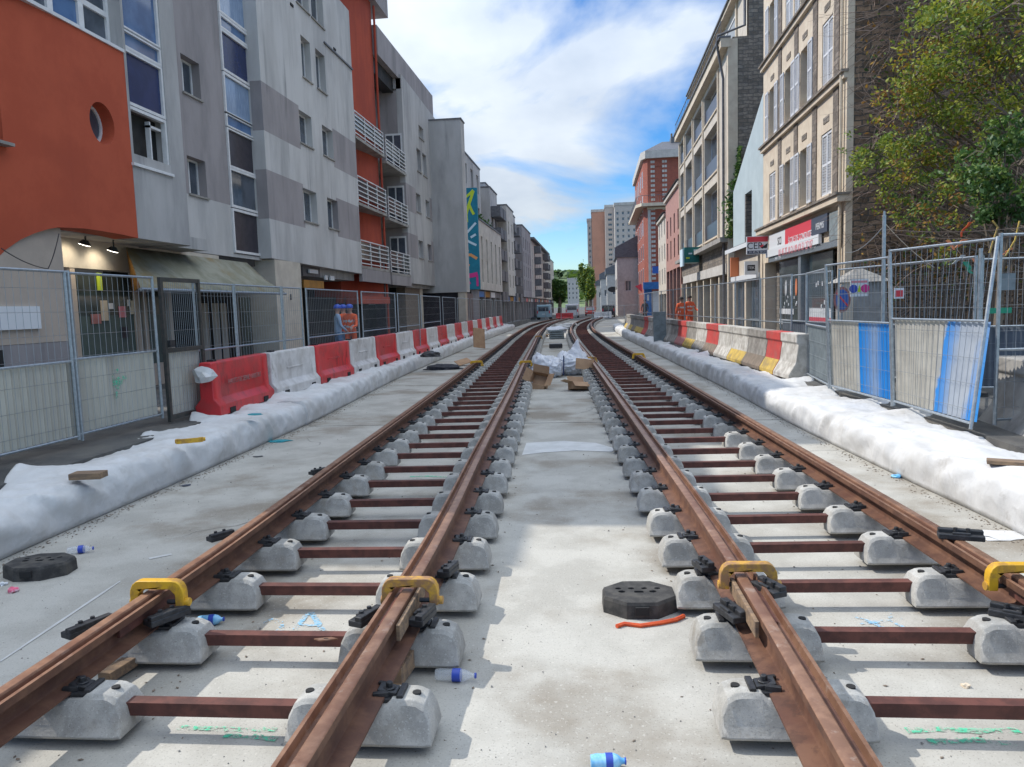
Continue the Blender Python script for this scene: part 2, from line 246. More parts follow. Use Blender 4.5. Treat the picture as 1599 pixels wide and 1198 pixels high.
streaks(M['sheet'], (.24, .2, .16), .6, 7, .6, .5, .68); streaks(M['cloth'], (.3, .28, .25), .5, 4, 4, .56, .72)
speckled_alpha(M['spraybl']); speckled_alpha(M['spraygr'])
# stains of moss/soot running down facades already sit in the render colours (c3)
# sprayed hoarding sheet: blue paint over cream, in the sheet's own coordinates
def painted(name, bands, base=(.50, .48, .42), blue=(.0, .24, .66)):
    m = mat(name, base, (.42, .4, .35), 3, .5); n, l = m.node_tree.nodes, m.node_tree.links; b = n['Principled BSDF']
    src = b.inputs['Base Color'].links[0].from_socket
    t = n.new('ShaderNodeTexCoord'); s = n.new('ShaderNodeSeparateXYZ'); l.new(t.outputs['Object'], s.inputs[0])
    nn = n.new('ShaderNodeTexNoise'); nn.inputs['Scale'].default_value = 5; nn.inputs['Detail'].default_value = 5; l.new(t.outputs['Object'], nn.inputs['Vector'])
    a = n.new('ShaderNodeMath'); a.operation = 'MULTIPLY_ADD'; l.new(nn.outputs['Fac'], a.inputs[0]); a.inputs[1].default_value = .12; l.new(s.outputs[0], a.inputs[2])
    r = n.new('ShaderNodeValToRGB'); e = r.color_ramp.elements
    e[0].position = bands[0][0]; e[0].color = (bands[0][1],)*3+(1,); e[1].position = bands[-1][0]; e[1].color = (bands[-1][1],)*3+(1,)
    for p, v in bands[1:-1]: k = e.new(p); k.color = (v, v, v, 1)
    dv = n.new('ShaderNodeMath'); dv.operation = 'DIVIDE'; l.new(a.outputs[0], dv.inputs[0]); dv.inputs[1].default_value = 2.3; l.new(dv.outputs[0], r.inputs[0])
    k = n.new('ShaderNodeMix'); k.data_type = 'RGBA'; l.new(r.outputs[0], k.inputs[0]); l.new(src, k.inputs[6]); k.inputs[7].default_value = (*blue, 1); l.new(k.outputs[2], b.inputs['Base Color'])
    return m
M['paintA'] = painted('blue_sprayed_sheet', ((0, 0), (.46, 0), (.47, 1), (.56, .85), (.68, .45), (.78, .95), (1, 1)))
M['paintB'] = painted('blue_framed_sprayed_sheet', ((0, 0), (.47, 0), (.48, .95), (.52, .8), (.60, .25), (.74, .2), (.81, .95), (1, 1)))
# ------------------------------------------------------------------ mesh tools
class B:
    def __init__(s): s.v = []; s.f = []; s.m = []
    def add(s, vs, fs, mi=0):
        o = len(s.v); s.v += [Vector(p) for p in vs]; s.f += [tuple(i+o for i in f) for f in fs]; s.m += [mi]*len(fs); return s
    def box(s, x0, x1, y0, y1, z0, z1, mi=0):
        return s.add([(x, y, z) for z in (z0, z1) for y in (y0, y1) for x in (x0, x1)], [(0, 2, 3, 1), (4, 5, 7, 6), (0, 1, 5, 4), (2, 6, 7, 3), (0, 4, 6, 2), (1, 3, 7, 5)], mi)
    def cbox(s, c, d, rot=None, mi=0):
        x, y, z = d[0]/2, d[1]/2, d[2]/2; vs = [Vector((a, b, e)) for e in (-z, z) for b in (-y, y) for a in (-x, x)]
        if rot is not None: vs = [rot @ v for v in vs]
        return s.add([v+Vector(c) for v in vs], [(0, 2, 3, 1), (4, 5, 7, 6), (0, 1, 5, 4), (2, 6, 7, 3), (0, 4, 6, 2), (1, 3, 7, 5)], mi)
    def tube(s, pts, r, n=6, mi=0, caps=True, r1=None):
        pts = [Vector(p) for p in pts]; rings = []
        for i, p in enumerate(pts):
            d = (pts[min(i+1, len(pts)-1)]-pts[max(i-1, 0)]).normalized()
            a = d.orthogonal().normalized() if i == 0 else (a-d*a.dot(d)).normalized(); b = d.cross(a)
            rr = r if r1 is None else r+(r1-r)*i/(len(pts)-1)
            rings.append([p+(a*math.cos(2*PI*k/n)+b*math.sin(2*PI*k/n))*rr for k in range(n)])
        vs = [v for g in rings for v in g]; fs = []
        for i in range(len(pts)-1):
            for k in range(n): fs.append((i*n+k, i*n+(k+1) % n, (i+1)*n+(k+1) % n, (i+1)*n+k))
        if caps: fs += [tuple(reversed(range(n))), tuple(range((len(pts)-1)*n, len(pts)*n))]
        return s.add(vs, fs, mi)
    def loft(s, rings, mi=0, caps=True, closed=True):
        n = len(rings[0]); vs = [v for g in rings for v in g]; fs = []
        for i in range(len(rings)-1):
            for k in range(n if closed else n-1): fs.append((i*n+k, i*n+(k+1) % n, (i+1)*n+(k+1) % n, (i+1)*n+k))
        if caps: fs += [tuple(reversed(range(n))), tuple(range((len(rings)-1)*n, len(rings)*n))]
        return s.add(vs, fs, mi)
    def prism(s, poly, fn, t0, t1, mi=0):
        """poly of (u,v); fn(u,v,t) -> point"""
        a = [fn(u, v, t0) for u, v in poly]; b = [fn(u, v, t1) for u, v in poly]
        return s.loft([a, b], mi)
    def build(s, name, mats, parent=None, smooth=False, bevel=0, world=True, seg=2, weld=False):
        me = bpy.data.meshes.new(name); off = Vector((0, 0, 0))
        if parent is not None and world:
            p = parent
            while p is not None: off = off+p.location; p = p.parent
        me.from_pydata([v-off for v in s.v], [], s.f)
        for k in (mats if isinstance(mats, (list, tuple)) else [mats]): me.materials.append(M[k] if isinstance(k, str) else k)
        me.polygons.foreach_set('material_index', s.m)
        bm = bmesh.new(); bm.from_mesh(me)
        if weld: bmesh.ops.remove_doubles(bm, verts=bm.verts, dist=1e-5)
        bmesh.ops.recalc_face_normals(bm, faces=bm.faces); bm.to_mesh(me); bm.free()
        if smooth:
            me.polygons.foreach_set('use_smooth', [True]*len(me.polygons))
            if smooth != 2: me.set_sharp_from_angle(angle=R(24 if name == 'block' else 40))
        o = bpy.data.objects.new(name, me); C.objects.link(o)
        if parent is not None: o.parent = parent
        if bevel:
            b = o.modifiers.new('bevel', 'BEVEL'); b.width = bevel; b.segments = seg; b.limit_method = 'ANGLE'; b.angle_limit = R(35)
        return o
def tag(o, label=None, cat=None, group=None, kind=None):
    if label: o['label'] = label
    if cat: o['category'] = cat
    if group: o['group'] = group
    if kind: o['kind'] = kind
    return o
def empty(name, loc, label, cat, group=None, rz=0):
    o = bpy.data.objects.new(name, None); o.empty_display_size = .2; C.objects.link(o); o.location = loc; o.rotation_euler.z = rz
    return tag(o, label, cat, group)
kids = {}
def subtree(o): return [c for c in C.objects if c.parent == o]
def dup(root, loc, rz=None, label=None, tree=None):
    if tree is None: tree = mktree(root)
    def rec(t, par):
        c = t[0].copy(); C.objects.link(c)
        if par is not None: c.parent = par
        for k in t[1]: rec(k, c)
        return c
    r = rec(tree, None); r.location = loc
    if rz is not None: r.rotation_euler.z = rz
    if label: r['label'] = label
    return r
def mktree(o): return (o, [mktree(c) for c in subtree(o)])
def setcol(o, name, mats): pass
# wall slab with real openings. axis 'x': plane x=X facing sgn; axis 'y': plane y=Y facing -y (sgn=-1)
def wall(name, outline, holes, pos, sgn, mats, parent, axis='x', thick=.3, cuts=(), idx=None, curve=None):
    loops = [[Vector((u, v, 0)) for u, v in outline]]
    for h in holes:
        if len(h) == 4 and not isinstance(h[0], tuple): h = [(h[0], h[2]), (h[1], h[2]), (h[1], h[3]), (h[0], h[3])]
        loops.append([Vector((u, v, 0)) for u, v in h])
    tris = tessellate_polygon(loops); flat = [v for lp in loops for v in lp]; n = len(flat)
    bm = bmesh.new(); fr = [bm.verts.new((v.x, v.y, 0)) for v in flat]; bk = [bm.verts.new((v.x, v.y, -thick)) for v in flat]
    for t in tris:
        try: bm.faces.new([fr[i] for i in t]); bm.faces.new([bk[i] for i in reversed(t)])
        except ValueError: pass
    o = 0
    for lp in loops:
        k = len(lp)
        for i in range(k):
            try: bm.faces.new([fr[o+i], fr[o+(i+1) % k], bk[o+(i+1) % k], bk[o+i]])
            except ValueError: pass
        o += k
    for kind, val in cuts:
        bmesh.ops.bisect_plane(bm, geom=bm.verts[:]+bm.edges[:]+bm.faces[:], plane_co=((val, 0, 0) if kind == 'u' else (0, val, 0)), plane_no=((1, 0, 0) if kind == 'u' else (0, 1, 0)), dist=1e-5)
    bmesh.ops.recalc_face_normals(bm, faces=bm.faces)
    if idx:
        for f in bm.faces: c = f.calc_center_median(); f.material_index = idx(c.x, c.y, c.z)
    off = Vector((0, 0, 0)); p = parent
    while p is not None: off = off+p.location; p = p.parent
    for v in bm.verts:
        u, w, d = v.co; q = curve(u) if curve else 0
        v.co = (Vector((pos+sgn*(d+q), u, w)) if axis == 'x' else Vector((u, pos+sgn*(d+q), w)))-off
    bmesh.ops.recalc_face_normals(bm, faces=bm.faces)
    me = bpy.data.meshes.new(name); bm.to_mesh(me); bm.free()
    for k in (mats if isinstance(mats, (list, tuple)) else [mats]): me.materials.append(M[k])
    ob = bpy.data.objects.new(name, me); C.objects.link(ob); ob.parent = parent
    if curve: me.polygons.foreach_set('use_smooth', [True]*len(me.polygons)); me.set_sharp_from_angle(angle=R(30))
    return ob
def PT(axis, pos, sgn):
    return (lambda u, v, d: Vector((pos+sgn*d, u, v))) if axis == 'x' else (lambda u, v, d: Vector((u, pos+sgn*d, v)))
def ubox(b, F, u0, u1, v0, v1, d0, d1, mi=0):
    return b.loft([[F(u0, v0, d0), F(u1, v0, d0), F(u1, v1, d0), F(u0, v1, d0)], [F(u0, v0, d1), F(u1, v0, d1), F(u1, v1, d1), F(u0, v1, d1)]], mi)
def window(parent, h, pos, sgn, axis='x', frame='white', pane='glass', rec=.16, mull=1, trans=0, sill=True, fw=.05, simple=False):
    u0, u1, v0, v1 = h; F = PT(axis, pos, sgn); b = B()
    ubox(b, F, u0, u0+fw, v0, v1, -rec-.06, -rec); ubox(b, F, u1-fw, u1, v0, v1, -rec-.06, -rec)
    ubox(b, F, u0+fw, u1-fw, v0, v0+fw, -rec-.06, -rec); ubox(b, F, u0+fw, u1-fw, v1-fw, v1, -rec-.06, -rec)
    for k in range(mull): c = u0+(u1-u0)*(k+1)/(mull+1); ubox(b, F, c-.025, c+.025, v0+fw, v1-fw, -rec-.055, -rec-.005)
    for k in range(trans): c = v1-(v1-v0)*.28*(k+1); ubox(b, F, u0+fw, u1-fw, c-.02, c+.02, -rec-.052, -rec-.012)
    if simple:
        ubox(b, F, u0+.01, u1-.01, v0+.01, v1-.01, -rec-.05, -rec-.03, 1)
        return b.build('window', [frame, pane], parent)
    w = b.build('window', frame, parent)
    ubox(B(), F, u0+.02, u1-.02, v0+.02, v1-.02, -rec-.05, -rec-.03).build('pane', pane, w)
    if sill: ubox(B(), F, u0-.04, u1+.04, v0-.05, v0-.002, -rec, .05).build('sill', 'concrete', w)
    return w
def wlx(px0, py0, px1, py1, x, side):
    """opening seen on facade plane x as the box px0..px1, py0..py1 -> y0,y1,z0,z1"""
    pn, pf = (px0, px1) if side == 'L' else (px1, px0)
    return (onx(pn, (py0+py1)/2, x).y, onx(pf, (py0+py1)/2, x).y, onx(pf, py1, x).z, onx(pn, py0, x).z)
def text(s, size, name, material, parent, Mx, extrude=.004, sx=1.):
    cu = bpy.data.curves.new('t', 'FONT'); cu.body = s; cu.size = size; cu.extrude = extrude; cu.align_x = 'CENTER'; cu.align_y = 'CENTER'; cu.resolution_u = 2
    t = bpy.data.objects.new('t', cu); C.objects.link(t); dg = bpy.context.evaluated_depsgraph_get(); me = bpy.data.meshes.new_from_object(t.evaluated_get(dg))
    bpy.data.objects.remove(t); bpy.data.curves.remove(cu)
    off = Vector((0, 0, 0)); p = parent
    while p is not None: off = off+p.location; p = p.parent
    me.transform(Matrix.Translation(-off) @ Mx @ Matrix.Diagonal((sx, 1, 1, 1))); me.name = name
    me.materials.clear(); me.materials.append(M[material]); o = bpy.data.objects.new(name, me); C.objects.link(o); o.parent = parent
    return o
def facing(loc, nrm):   # text matrix: reads correctly seen from the normal's side
    n = Vector(nrm).normalized(); z = Vector((0, 0, 1)); x = z.cross(n).normalized(); m = Matrix((x, z, n)).transposed().to_4x4(); m.translation = Vector(loc); return m
# ================================================================== ground
def sheet(name, poly, z, m, kind='structure', z0=None):
    b = B()
    if z0 is None: b.add([(x, y, z) for x, y in poly], [tuple(range(len(poly)))])
    else: b.prism([(x, y) for x, y in poly], lambda u, v, t: Vector((u, v, t)), z0, z)
    return tag(b.build(name, m), kind=kind)
sheet('ground', [(-1500, -60), (1500, -60), (1500, 2500), (-1500, 2500)], -.03, 'asphalt')
sheet('concrete_slab', [(-6.6, -8), (5.2, -8), (5.2, 30), (4, 95), (-9, 95), (-7.2, 40)], 0, 'slab', z0=-.02)
PZ = .42
sheet('pavement_left', [(-40, -8), (-5.45, -8), (-5.75, 9), (-6.05, 14), (-6.25, 22), (-7.3, 46), (-8.2, 95), (-40, 95)], PZ, 'asphalt', z0=-.02)
sheet('pavement_right', [(60, -8), (4.35, -8), (4.15, 9), (3.85, 14), (3.4, 20), (2.75, 27), (1.9, 42), (2.2, 60), (3.5, 95), (60, 95)], PZ, 'asphalt', z0=-.02)
sheet('road', [(-8, 95), (4, 95), (14, 400), (-20, 400)], .0, 'asphalt')
sheet('slab_patch', [tuple(onz(a, b_, 0)[:2]) for a, b_ in ((822, 692), (880, 689), (930, 692), (962, 701), (955, 706), (900, 704), (850, 707), (815, 711))], .004, 'slab2')
# sawn joints in the slab and the chalked setting-out line
def streak(name, p0, p1, w, m, z=.004, label=None, cat='marking'):
    a, b_ = onz(*p0), onz(*p1); d = (b_-a).normalized(); n = Vector((-d.y, d.x, 0))*w/2; b = B()
    k = 14; L = []; Rr = []
    for i in range(k+1):
        q = a.lerp(b_, i/k); j = 1+.5*noise.noise(q*3); L.append(q-n*j+Vector((0, 0, z))); Rr.append(q+n*j+Vector((0, 0, z)))
    b.add(L+Rr, [(i, i+1, k+2+i, k+1+i) for i in range(k)]); o = b.build(name, m); return tag(o, kind='structure')
streak('chalk_line', (0, 1034), (188, 908), .02, 'slab2'); streak('chalk_line', (233, 873), (268, 866), .05, 'slab2')
for ya in (12.6, 19.2, 27.0, 35.5):
    b = B(); b.box(-5.0, 3.1, ya, ya+.012, .0, .003); tag(b.build('slab_joint', 'hole'), kind='structure')
# sprayed setting-out marks: letters and patches lying on the concrete
def spray(pts, m, w=.03, z=.005):
    b = B()
    for st in pts:
        q = [onz(x, y, 0) for x, y in st]; vs = []
        res = []
        for a, c in zip(q, q[1:]):
            for i in range(6): res.append(a.lerp(c, i/6))
        res.append(q[-1])
        for i, p in enumerate(res):
            d = (res[min(i+1, len(res)-1)]-res[max(i-1, 0)]).normalized(); n = Vector((-d.y, d.x, 0))*w*(.75+.5*abs(noise.noise(p*20)))
            vs += [p-n+Vector((0, 0, z)), p+n+Vector((0, 0, z))]
        b.add(vs, [(2*i, 2*i+1, 2*i+3, 2*i+2) for i in range(len(res)-1)]); z += .0006
    return tag(b.build('spray_mark', m), kind='structure')
spray([[(412, 975), (425, 968), (437, 973), (440, 985), (425, 988)], [(460, 985), (478, 962), (486, 958), (505, 986)], [(467, 978), (497, 977)]], 'spraybl', .022)
spray([[(1335, 965), (1360, 972), (1380, 982)], [(1385, 955), (1395, 972), (1412, 982)], [(1340, 975), (1410, 968)]], 'spraybl', .018)
spray([[(278, 1137), (330, 1139), (385, 1141), (432, 1140)], [(350, 1150), (395, 1151), (432, 1156)]], 'spraygr', .022)
spray([[(1415, 1142), (1470, 1140), (1530, 1143), (1592, 1142)], [(1450, 1160), (1530, 1157), (1592, 1164)]], 'spraygr', .024)
spray([[(640, 745), (668, 744), (702, 746)]], 'spraygr', .03)
rr = random.Random(41)
for (x, y, a, L) in ((.2, 9.2, .3, 1.6), (-3.9, 6.2, .5, 1.5), (-4.3, 10.5, 1.9, 1.2), (-.6, 13.5, .1, 1.3), (2.6, 9.6, 1.4, 1.4)):
    b = B(); p = Vector((x, y, .0035)); vs = []; n = 26
    for k in range(n+1):
        w = .0035*(1-abs(2*k/n-1))+.0008; vs += [p+Vector((-math.sin(a), math.cos(a), 0))*w, p-Vector((-math.sin(a), math.cos(a), 0))*w]; a += rr.gauss(0, .28); p = p+Vector((math.cos(a), math.sin(a), 0))*L/n
    b.add(vs, [(2*k, 2*k+1, 2*k+3, 2*k+2) for k in range(n)]); tag(b.build('slab_crack', 'asphalt'), kind='structure')
# ================================================================== tracks
def pchip(P, ys):
    out = []
    for y in ys:
        if y <= P[0][0]: a, b_ = P[0], P[1]; i = 0
        else:
            i = max(k for k in range(len(P)-1) if P[k][0] <= y) if y < P[-1][0] else len(P)-2
        y0, x0 = P[i]; y1, x1 = P[i+1]
        m0 = (P[i+1][1]-P[max(i-1, 0)][1])/(P[i+1][0]-P[max(i-1, 0)][0]); m1 = (P[min(i+2, len(P)-1)][1]-P[i][1])/(P[min(i+2, len(P)-1)][0]-P[i][0])
        h = y1-y0; t = (y-y0)/h; t = min(max(t, -9), 1.0)
        if t < 0: out.append(x0+m0*(y-y0)); continue
        out.append((2*t**3-3*t*t+1)*x0+(t**3-2*t*t+t)*h*m0+(-2*t**3+3*t*t)*x1+(t**3-t*t)*h*m1)
    return out
CL = [(0, -1.80), (3, -1.825), (5, -1.87), (8, -2.04), (14, -2.37), (22, -2.85), (31, -3.35), (41, -3.92), (55, -4.55), (68, -4.85), (84, -4.5), (95, -4.0)]
CR = [(0, 1.60), (3, 1.575), (5, 1.52), (8, 1.36), (14, 1.02), (23, .50), (31, .0), (38.5, -.42), (50, -.95), (60, -1.15), (70, -1.1), (80, -.75), (95, .1)]
GA = .7175
def cl(P, y): return pchip(P, [y])[0]
def tang(P, y): return Vector((cl(P, y+.1)-cl(P, y-.1), .2, 0)).normalized()
# grooved rail section; u grows from the field side to the track side; gauge face at u=0
RP = [(-.125, .0), (.055, .0), (.055, .010), (-.012, .026), (-.020, .036), (-.020, .118), (-.010, .130), (.058, .140), (.060, .1785), (.042, .1795), (.036, .145), (.012, .142), (.002, .150), (0, .172), (-.008, .180), (-.056, .180), (-.064, .174), (-.064, .138), (-.034, .122), (-.034, .036), (-.042, .026), (-.125, .012)]
def rail(P, side, label, y0=1.2, y1=95):
    ys = []; y = y0
    while y < y1: ys.append(y); y += .35 if y < 20 else 1.0
    rings = []
    for y in ys:
        t = tang(P, y); n = Vector((t.y, -t.x, 0)); c = Vector((cl(P, y), y, .222))+n*side*GA
        rings.append([c+n*(-side)*u+Vector((0, 0, v)) for u, v in RP])
    b = B(); n = len(RP); b.loft(rings)
    top = {7, 8, 14, 12, 13, 11, 10, 9}
    for i in range(len(b.f)):
        k = i % n if i < (len(rings)-1)*n else 99
        b.m[i] = 1 if k in (8, 9, 13, 14, 15) else 0
    o = b.build('grooved_rail', ['rust', 'rust_hi'], smooth=True); return tag(o, label, 'rail', 'grooved tram rails')
rail(CL, -1, 'left rusty rail of the left track, beside the concrete strip and long white left roll')
rail(CL, 1, 'right rusty rail of the left track, running past the cardboard boxes')
rail(CR, -1, 'left rusty rail of the right track, beside the octagonal black rubber base')
rail(CR, 1, 'right rusty rail of the right track, beside the long white right roll')
# bi-block sleeper prototype (local: x across the track)
def fastening(b, s, lod=0):
    """black rail fastening; s=+1 sits to the +x side of a rail centred at x=0"""
    b.cbox((s*.135, 0, .222), (.11, .12, .022)); b.cbox((s*.10, 0, .243), (.09, .075, .03), Matrix.Rotation(s*.18, 3, 'Y'))
    b.cbox((s*.075, .045, .244), (.07, .022, .03), Matrix.Rotation(-s*.25, 3, 'Z')); b.cbox((s*.075, -.045, .244), (.07, .022, .03), Matrix.Rotation(s*.25, 3, 'Z'))
    b.tube([(s*.105, 0, .25), (s*.105, 0, .285)], .017, 6); b.tube([(s*.105, 0, .255), (s*.105, 0, .263)], .03, 10)
    b.cbox((s*.165, 0, .236), (.03, .12, .03)); b.cbox((s*.188, .0, .19), (.012, .05, .07))
def block_bm(side, n=13):
    """side=-1 left block, +1 right block; centred on its rail"""
    b = B(); xs = [-.335, -.325, -.30, -.262, -.235, -.15, -.125, 0, .125, .15, .235, .262, .30, .325, .335]
    rings = []
    for x in xs:
        a = abs(x)
        top = {  .335: .10, .325: .16, .30: .212, .262: .232, .235: .236, .15: .236, .125: .212, 0: .210}[a]
        wt = {.335: .105, .325: .095, .30: .085, .262: .08, .235: .08, .15: .08, .125: .092, 0: .092}[a]; wb = .138 if a < .32 else .13
        mid = min(.105, top*.7)
        rings.append([Vector((x, -wb*.93, .045)), Vector((x, -wb*1.0, .06)), Vector((x, -(wt+(wb-wt)*.55), mid)), Vector((x, -wt-.006, top-.02)), Vector((x, -wt+.014, top)), Vector((x, wt-.014, top)), Vector((x, wt+.006, top-.02)), Vector((x, (wt+(wb-wt)*.55), mid)), Vector((x, wb*1.0, .06)), Vector((x, wb*.93, .045))])
    b.loft(rings); return b
def make_sleeper(full=True):
    t = empty('sleeper', (0, 0, 0), 'x', 'sleeper')
    for s in (-1, 1):
        bb = block_bm(s)
        for v in bb.v: v.x += s*(GA+.01)
        k = bb.build('block', 'block', t, smooth=True, bevel=.006 if full else 0)
        for q in (-1, 1):
            hx = s*(GA+.01)+q*.252
            h = B(); h.tube([(hx, 0, .2), (hx, 0, .2395)], .02, 12); h.build('bolt_hole', 'hole', k)
            fb = B(); fastening(fb, q)
            for v in fb.v: v.x += s*(GA+.03)
            fb.build('fastening', 'black', k, bevel=.003 if full else 0, seg=1)
    c = B()
    for zz in (0,):
        c.box(-.43, .43, -.033, .033, .168, .176); c.box(-.43, .43, -.0325, -.0245, .112, .1678); c.box(-.43, .43, .0245, .0325, .112, .1678)
    c.build('crossbar', 'rust_dk', t)
    return t
proto = make_sleeper(True); tree = mktree(proto)
def low_sleeper():
    b = B()
    for s in (-1, 1):
        k = block_bm(s); o = len(b.v)
        for v in k.v: v.x += s*(GA+.01)
        b.add(k.v, k.f, 0)
        for q in (-1, 1): b.cbox((s*GA+s*.03+q*.12, 0, .24), (.12, .11, .05), mi=1)
    b.box(-.43, .43, -.033, .033, .168, .176, 2); b.box(-.43, .43, -.0325, -.0245, .112, .1678, 2)
    return b.build('sleeper', ['block', 'black', 'rust_dk'])
lowp = low_sleeper(); used_low = False; first = True
def row(P, ystart, which):
    global first, used_low
    y = ystart; i = 0
    names = {0: 'nearest', 1: 'second', 2: 'third', 3: 'fourth', 4: 'fifth', 5: 'sixth'}
    while y < 92:
        t = tang(P, y); rz = math.atan2(-t.x, t.y); loc = (cl(P, y), y, random.uniform(-.006, .008))
        if i == 0 and which == 'left': lab = 'concrete block sleeper nearest the camera, left track, green paint on the slab behind its crossbar'
        elif i == 0: lab = 'concrete block sleeper nearest the camera under the right track, next to bright green paint'
        elif i == 1 and which == 'left': lab = 'second sleeper of the left track, a loose rusty plate lying on its crossbar'
        elif i < 6: lab = '%s concrete block sleeper from the camera under the %s track' % (names[i], which)
        else: lab = 'grey concrete block sleeper with rusty crossbar in the long row under the %s track' % which
        if y < 34:
            if first: o = proto; o.location = loc; o.rotation_euler.z = rz; first = False; o['label'] = lab
            else: o = dup(None, loc, rz+random.uniform(-.012, .012), lab, tree=tree)
        else:
            if not used_low: o = lowp; used_low = True
            else: o = lowp.copy(); C.objects.link(o)
            o.location = loc; o.rotation_euler.z = rz; tag(o, lab)
        tag(o, None, 'sleeper', 'concrete block sleepers under the %s track' % which)
        y += .742; i += 1
    return
row(CL, 2.46, 'left'); row(CR, 2.62, 'right')
# loose plate on the second left crossbar
b = B(); b.cbox((0, 0, 0), (.10, .10, .006), mi=0); b.tube([(0, 0, .003), (0, 0, .0045)], .014, 12, mi=1)
o = b.build('steel_plate', ['rust_hi', 'hole']); p = onz(509, 998, .185); o.location = p; o.rotation_euler = (R(-14), R(10), R(40)); tag(o, 'loose square rusty plate with a hole, lying on a crossbar of the left track', 'steel plate')
# yellow rail clamps
def clamp(P, side, px, py, label, m='yellow', rz=0., lie=None, k=1.):
    base = onz(px, py, .40) if lie is None else lie
    t = empty('rail_clamp', base, label, 'clamp', 'yellow clamps holding the rail joints')
    b = B(); prof = []
    # C-shaped bow in the x-z plane: outer and inner outline
    ow, oh, th = .16*k, .10*k, .05*k
    outer = [(-ow, -.075), (-ow, .0)]+[(-ow+.06-.06*math.cos(a), .0+oh*math.sin(a)*.75+.0) for a in [R(x) for x in (20, 45, 70, 90)]]+[(ow-.06+.06*math.sin(a), oh*math.cos(a)*.75) for a in [R(x) for x in (0, 20, 45, 70)]]+[(ow, 0), (ow, -.075)]
    inner = [(ow-th, -.075), (ow-th, -.005), (ow-th-.03, .026), (-ow+th+.03, .026), (-ow+th, -.005), (-ow+th, -.075)]
    poly = outer+inner; d = .028
    b.prism([(u, v) for u, v in poly], lambda u, v, q: Vector((u, q, v)), -d, d)
    # triangulate the n-gon caps safely
    tr = tessellate_polygon([[Vector((u, v, 0)) for u, v in poly]]); n = len(poly); b.f = b.f[:-2]; b.m = b.m[:-2]
    for q in tr: b.f += [tuple(q), tuple(i+n for i in reversed(q))]; b.m += [0, 0]
    if lie is None:
        ta = tang(P, base.y); a = math.atan2(-ta.x, ta.y)+rz; t.rotation_euler.z = a
    else: t.rotation_euler = (R(84), 0, rz)
    b.build('bow', m, t, smooth=True, bevel=.010, world=False)
    for e0, e1, r_ in ((-ow+.022, -ow-.01, .026), (ow-.03, ow+.025, .024)): e = B(); e.tube([(e0, 0, -.055), (e1, 0, -.055)], r_, 10); e.build('boss', m, t, world=False, bevel=.004)
    for e0, e1 in ((ow-th, .05), (-ow+th, -.06)): e = B(); e.tube([(e0, 0, -.055), (e1, 0, -.055)], .014, 8); e.build('screw', 'black', t, world=False)
    return t
clamp(CL, -1, 248, 925, 'bright yellow clamp nearest the camera on the left rail of the left track'); clamp(CL, 1, 641, 922, 'stained yellow clamp nearest the camera on the right rail of the left track', 'yellow2')
clamp(CR, -1, 1168, 898, 'worn rusty yellow clamp nearest the camera on the left rail of the right track', 'yellow2'); clamp(CR, 1, 1588, 900, 'bright yellow clamp cut by the right edge, on the outermost rail')
clamp(CL, -1, 744, 568, 'small far yellow clamp on the leftmost rail beside the dark cloth heap', k=1.15); clamp(CL, 1, 821, 568, 'small far yellow clamp above the cardboard box on the left', k=1.15)
clamp(CR, -1, 922, 562, 'small far yellow clamp beside the white bags on the right track', 'yellow2', k=1.15); clamp(CR, 1, 997, 556, 'small far yellow clamp on the outermost rail of the right track', k=1.15)
clamp(CL, 1, 841, 527, 'farthest yellow clamp, where the left track bends away', 'yellow2', k=1.15)
# timber packers and fishplate bars at the joints
def bar(name, m, p, size, rot, label, cat, bev=.004, group=None):
    b = B(); b.cbox((0, 0, 0), size); o = b.build(name, m, bevel=bev); o.location = p; o.rotation_euler = rot; return tag(o, label, cat, group)
def railpt(P, side, y, du=0., z=.3):
    t = tang(P, y); n = Vector((t.y, -t.x, 0)); return Vector((cl(P, y), y, z))+n*side*(GA+du), math.atan2(-t.x, t.y)
for P, s, y, nm in ((CL, -1, 4.0, 'left rail of the left track'), (CL, 1, 4.0, 'right rail of the left track'), (CR, -1, 4.15, 'left rail of the right track'), (CR, 1, 4.1, 'right rail of the right track')):
    f = -1 if s > 0 else 1
    for q, w in ((1, 'outer'), (-1, 'inner')):
        p, a = railpt(P, s, y-.1, .036+.045*q if q > 0 else -.01, .335)
        bar('fishplate', 'wood' if q > 0 else 'rust_dk', p, (.022, .62, .085), (0, 0, a), '%s splice bar at the near joint, %s' % (w, nm), 'splice bar', group='splice bars at the near rail joints')
p = onz(185, 1050, .03); bar('timber_wedge', 'wood', p+Vector((0, 0, .02)), (.085, .2, .055), (0, 0, R(-8)), 'short wooden wedge under the left rail of the left track', 'wooden wedge')
p = onz(626, 1060, .05); bar('timber_wedge', 'wood', p+Vector((0, .02, .05)), (.075, .22, .10), (0, 0, R(-4)), 'pale wooden wedge under the right rail of the left track, left of the bottle', 'wooden wedge')
bar('timber_offcut', 'wood', onz(138, 742, .47), (.30, .16, .06), (0, 0, R(8)), 'grey timber offcut lying on the left white roll', 'timber offcut')
bar('timber_offcut', 'wood', onz(1576, 722, .46), (.34, .13, .035), (0, 0, R(-24)), 'brown timber offcut on the right white roll at the picture edge', 'timber offcut')
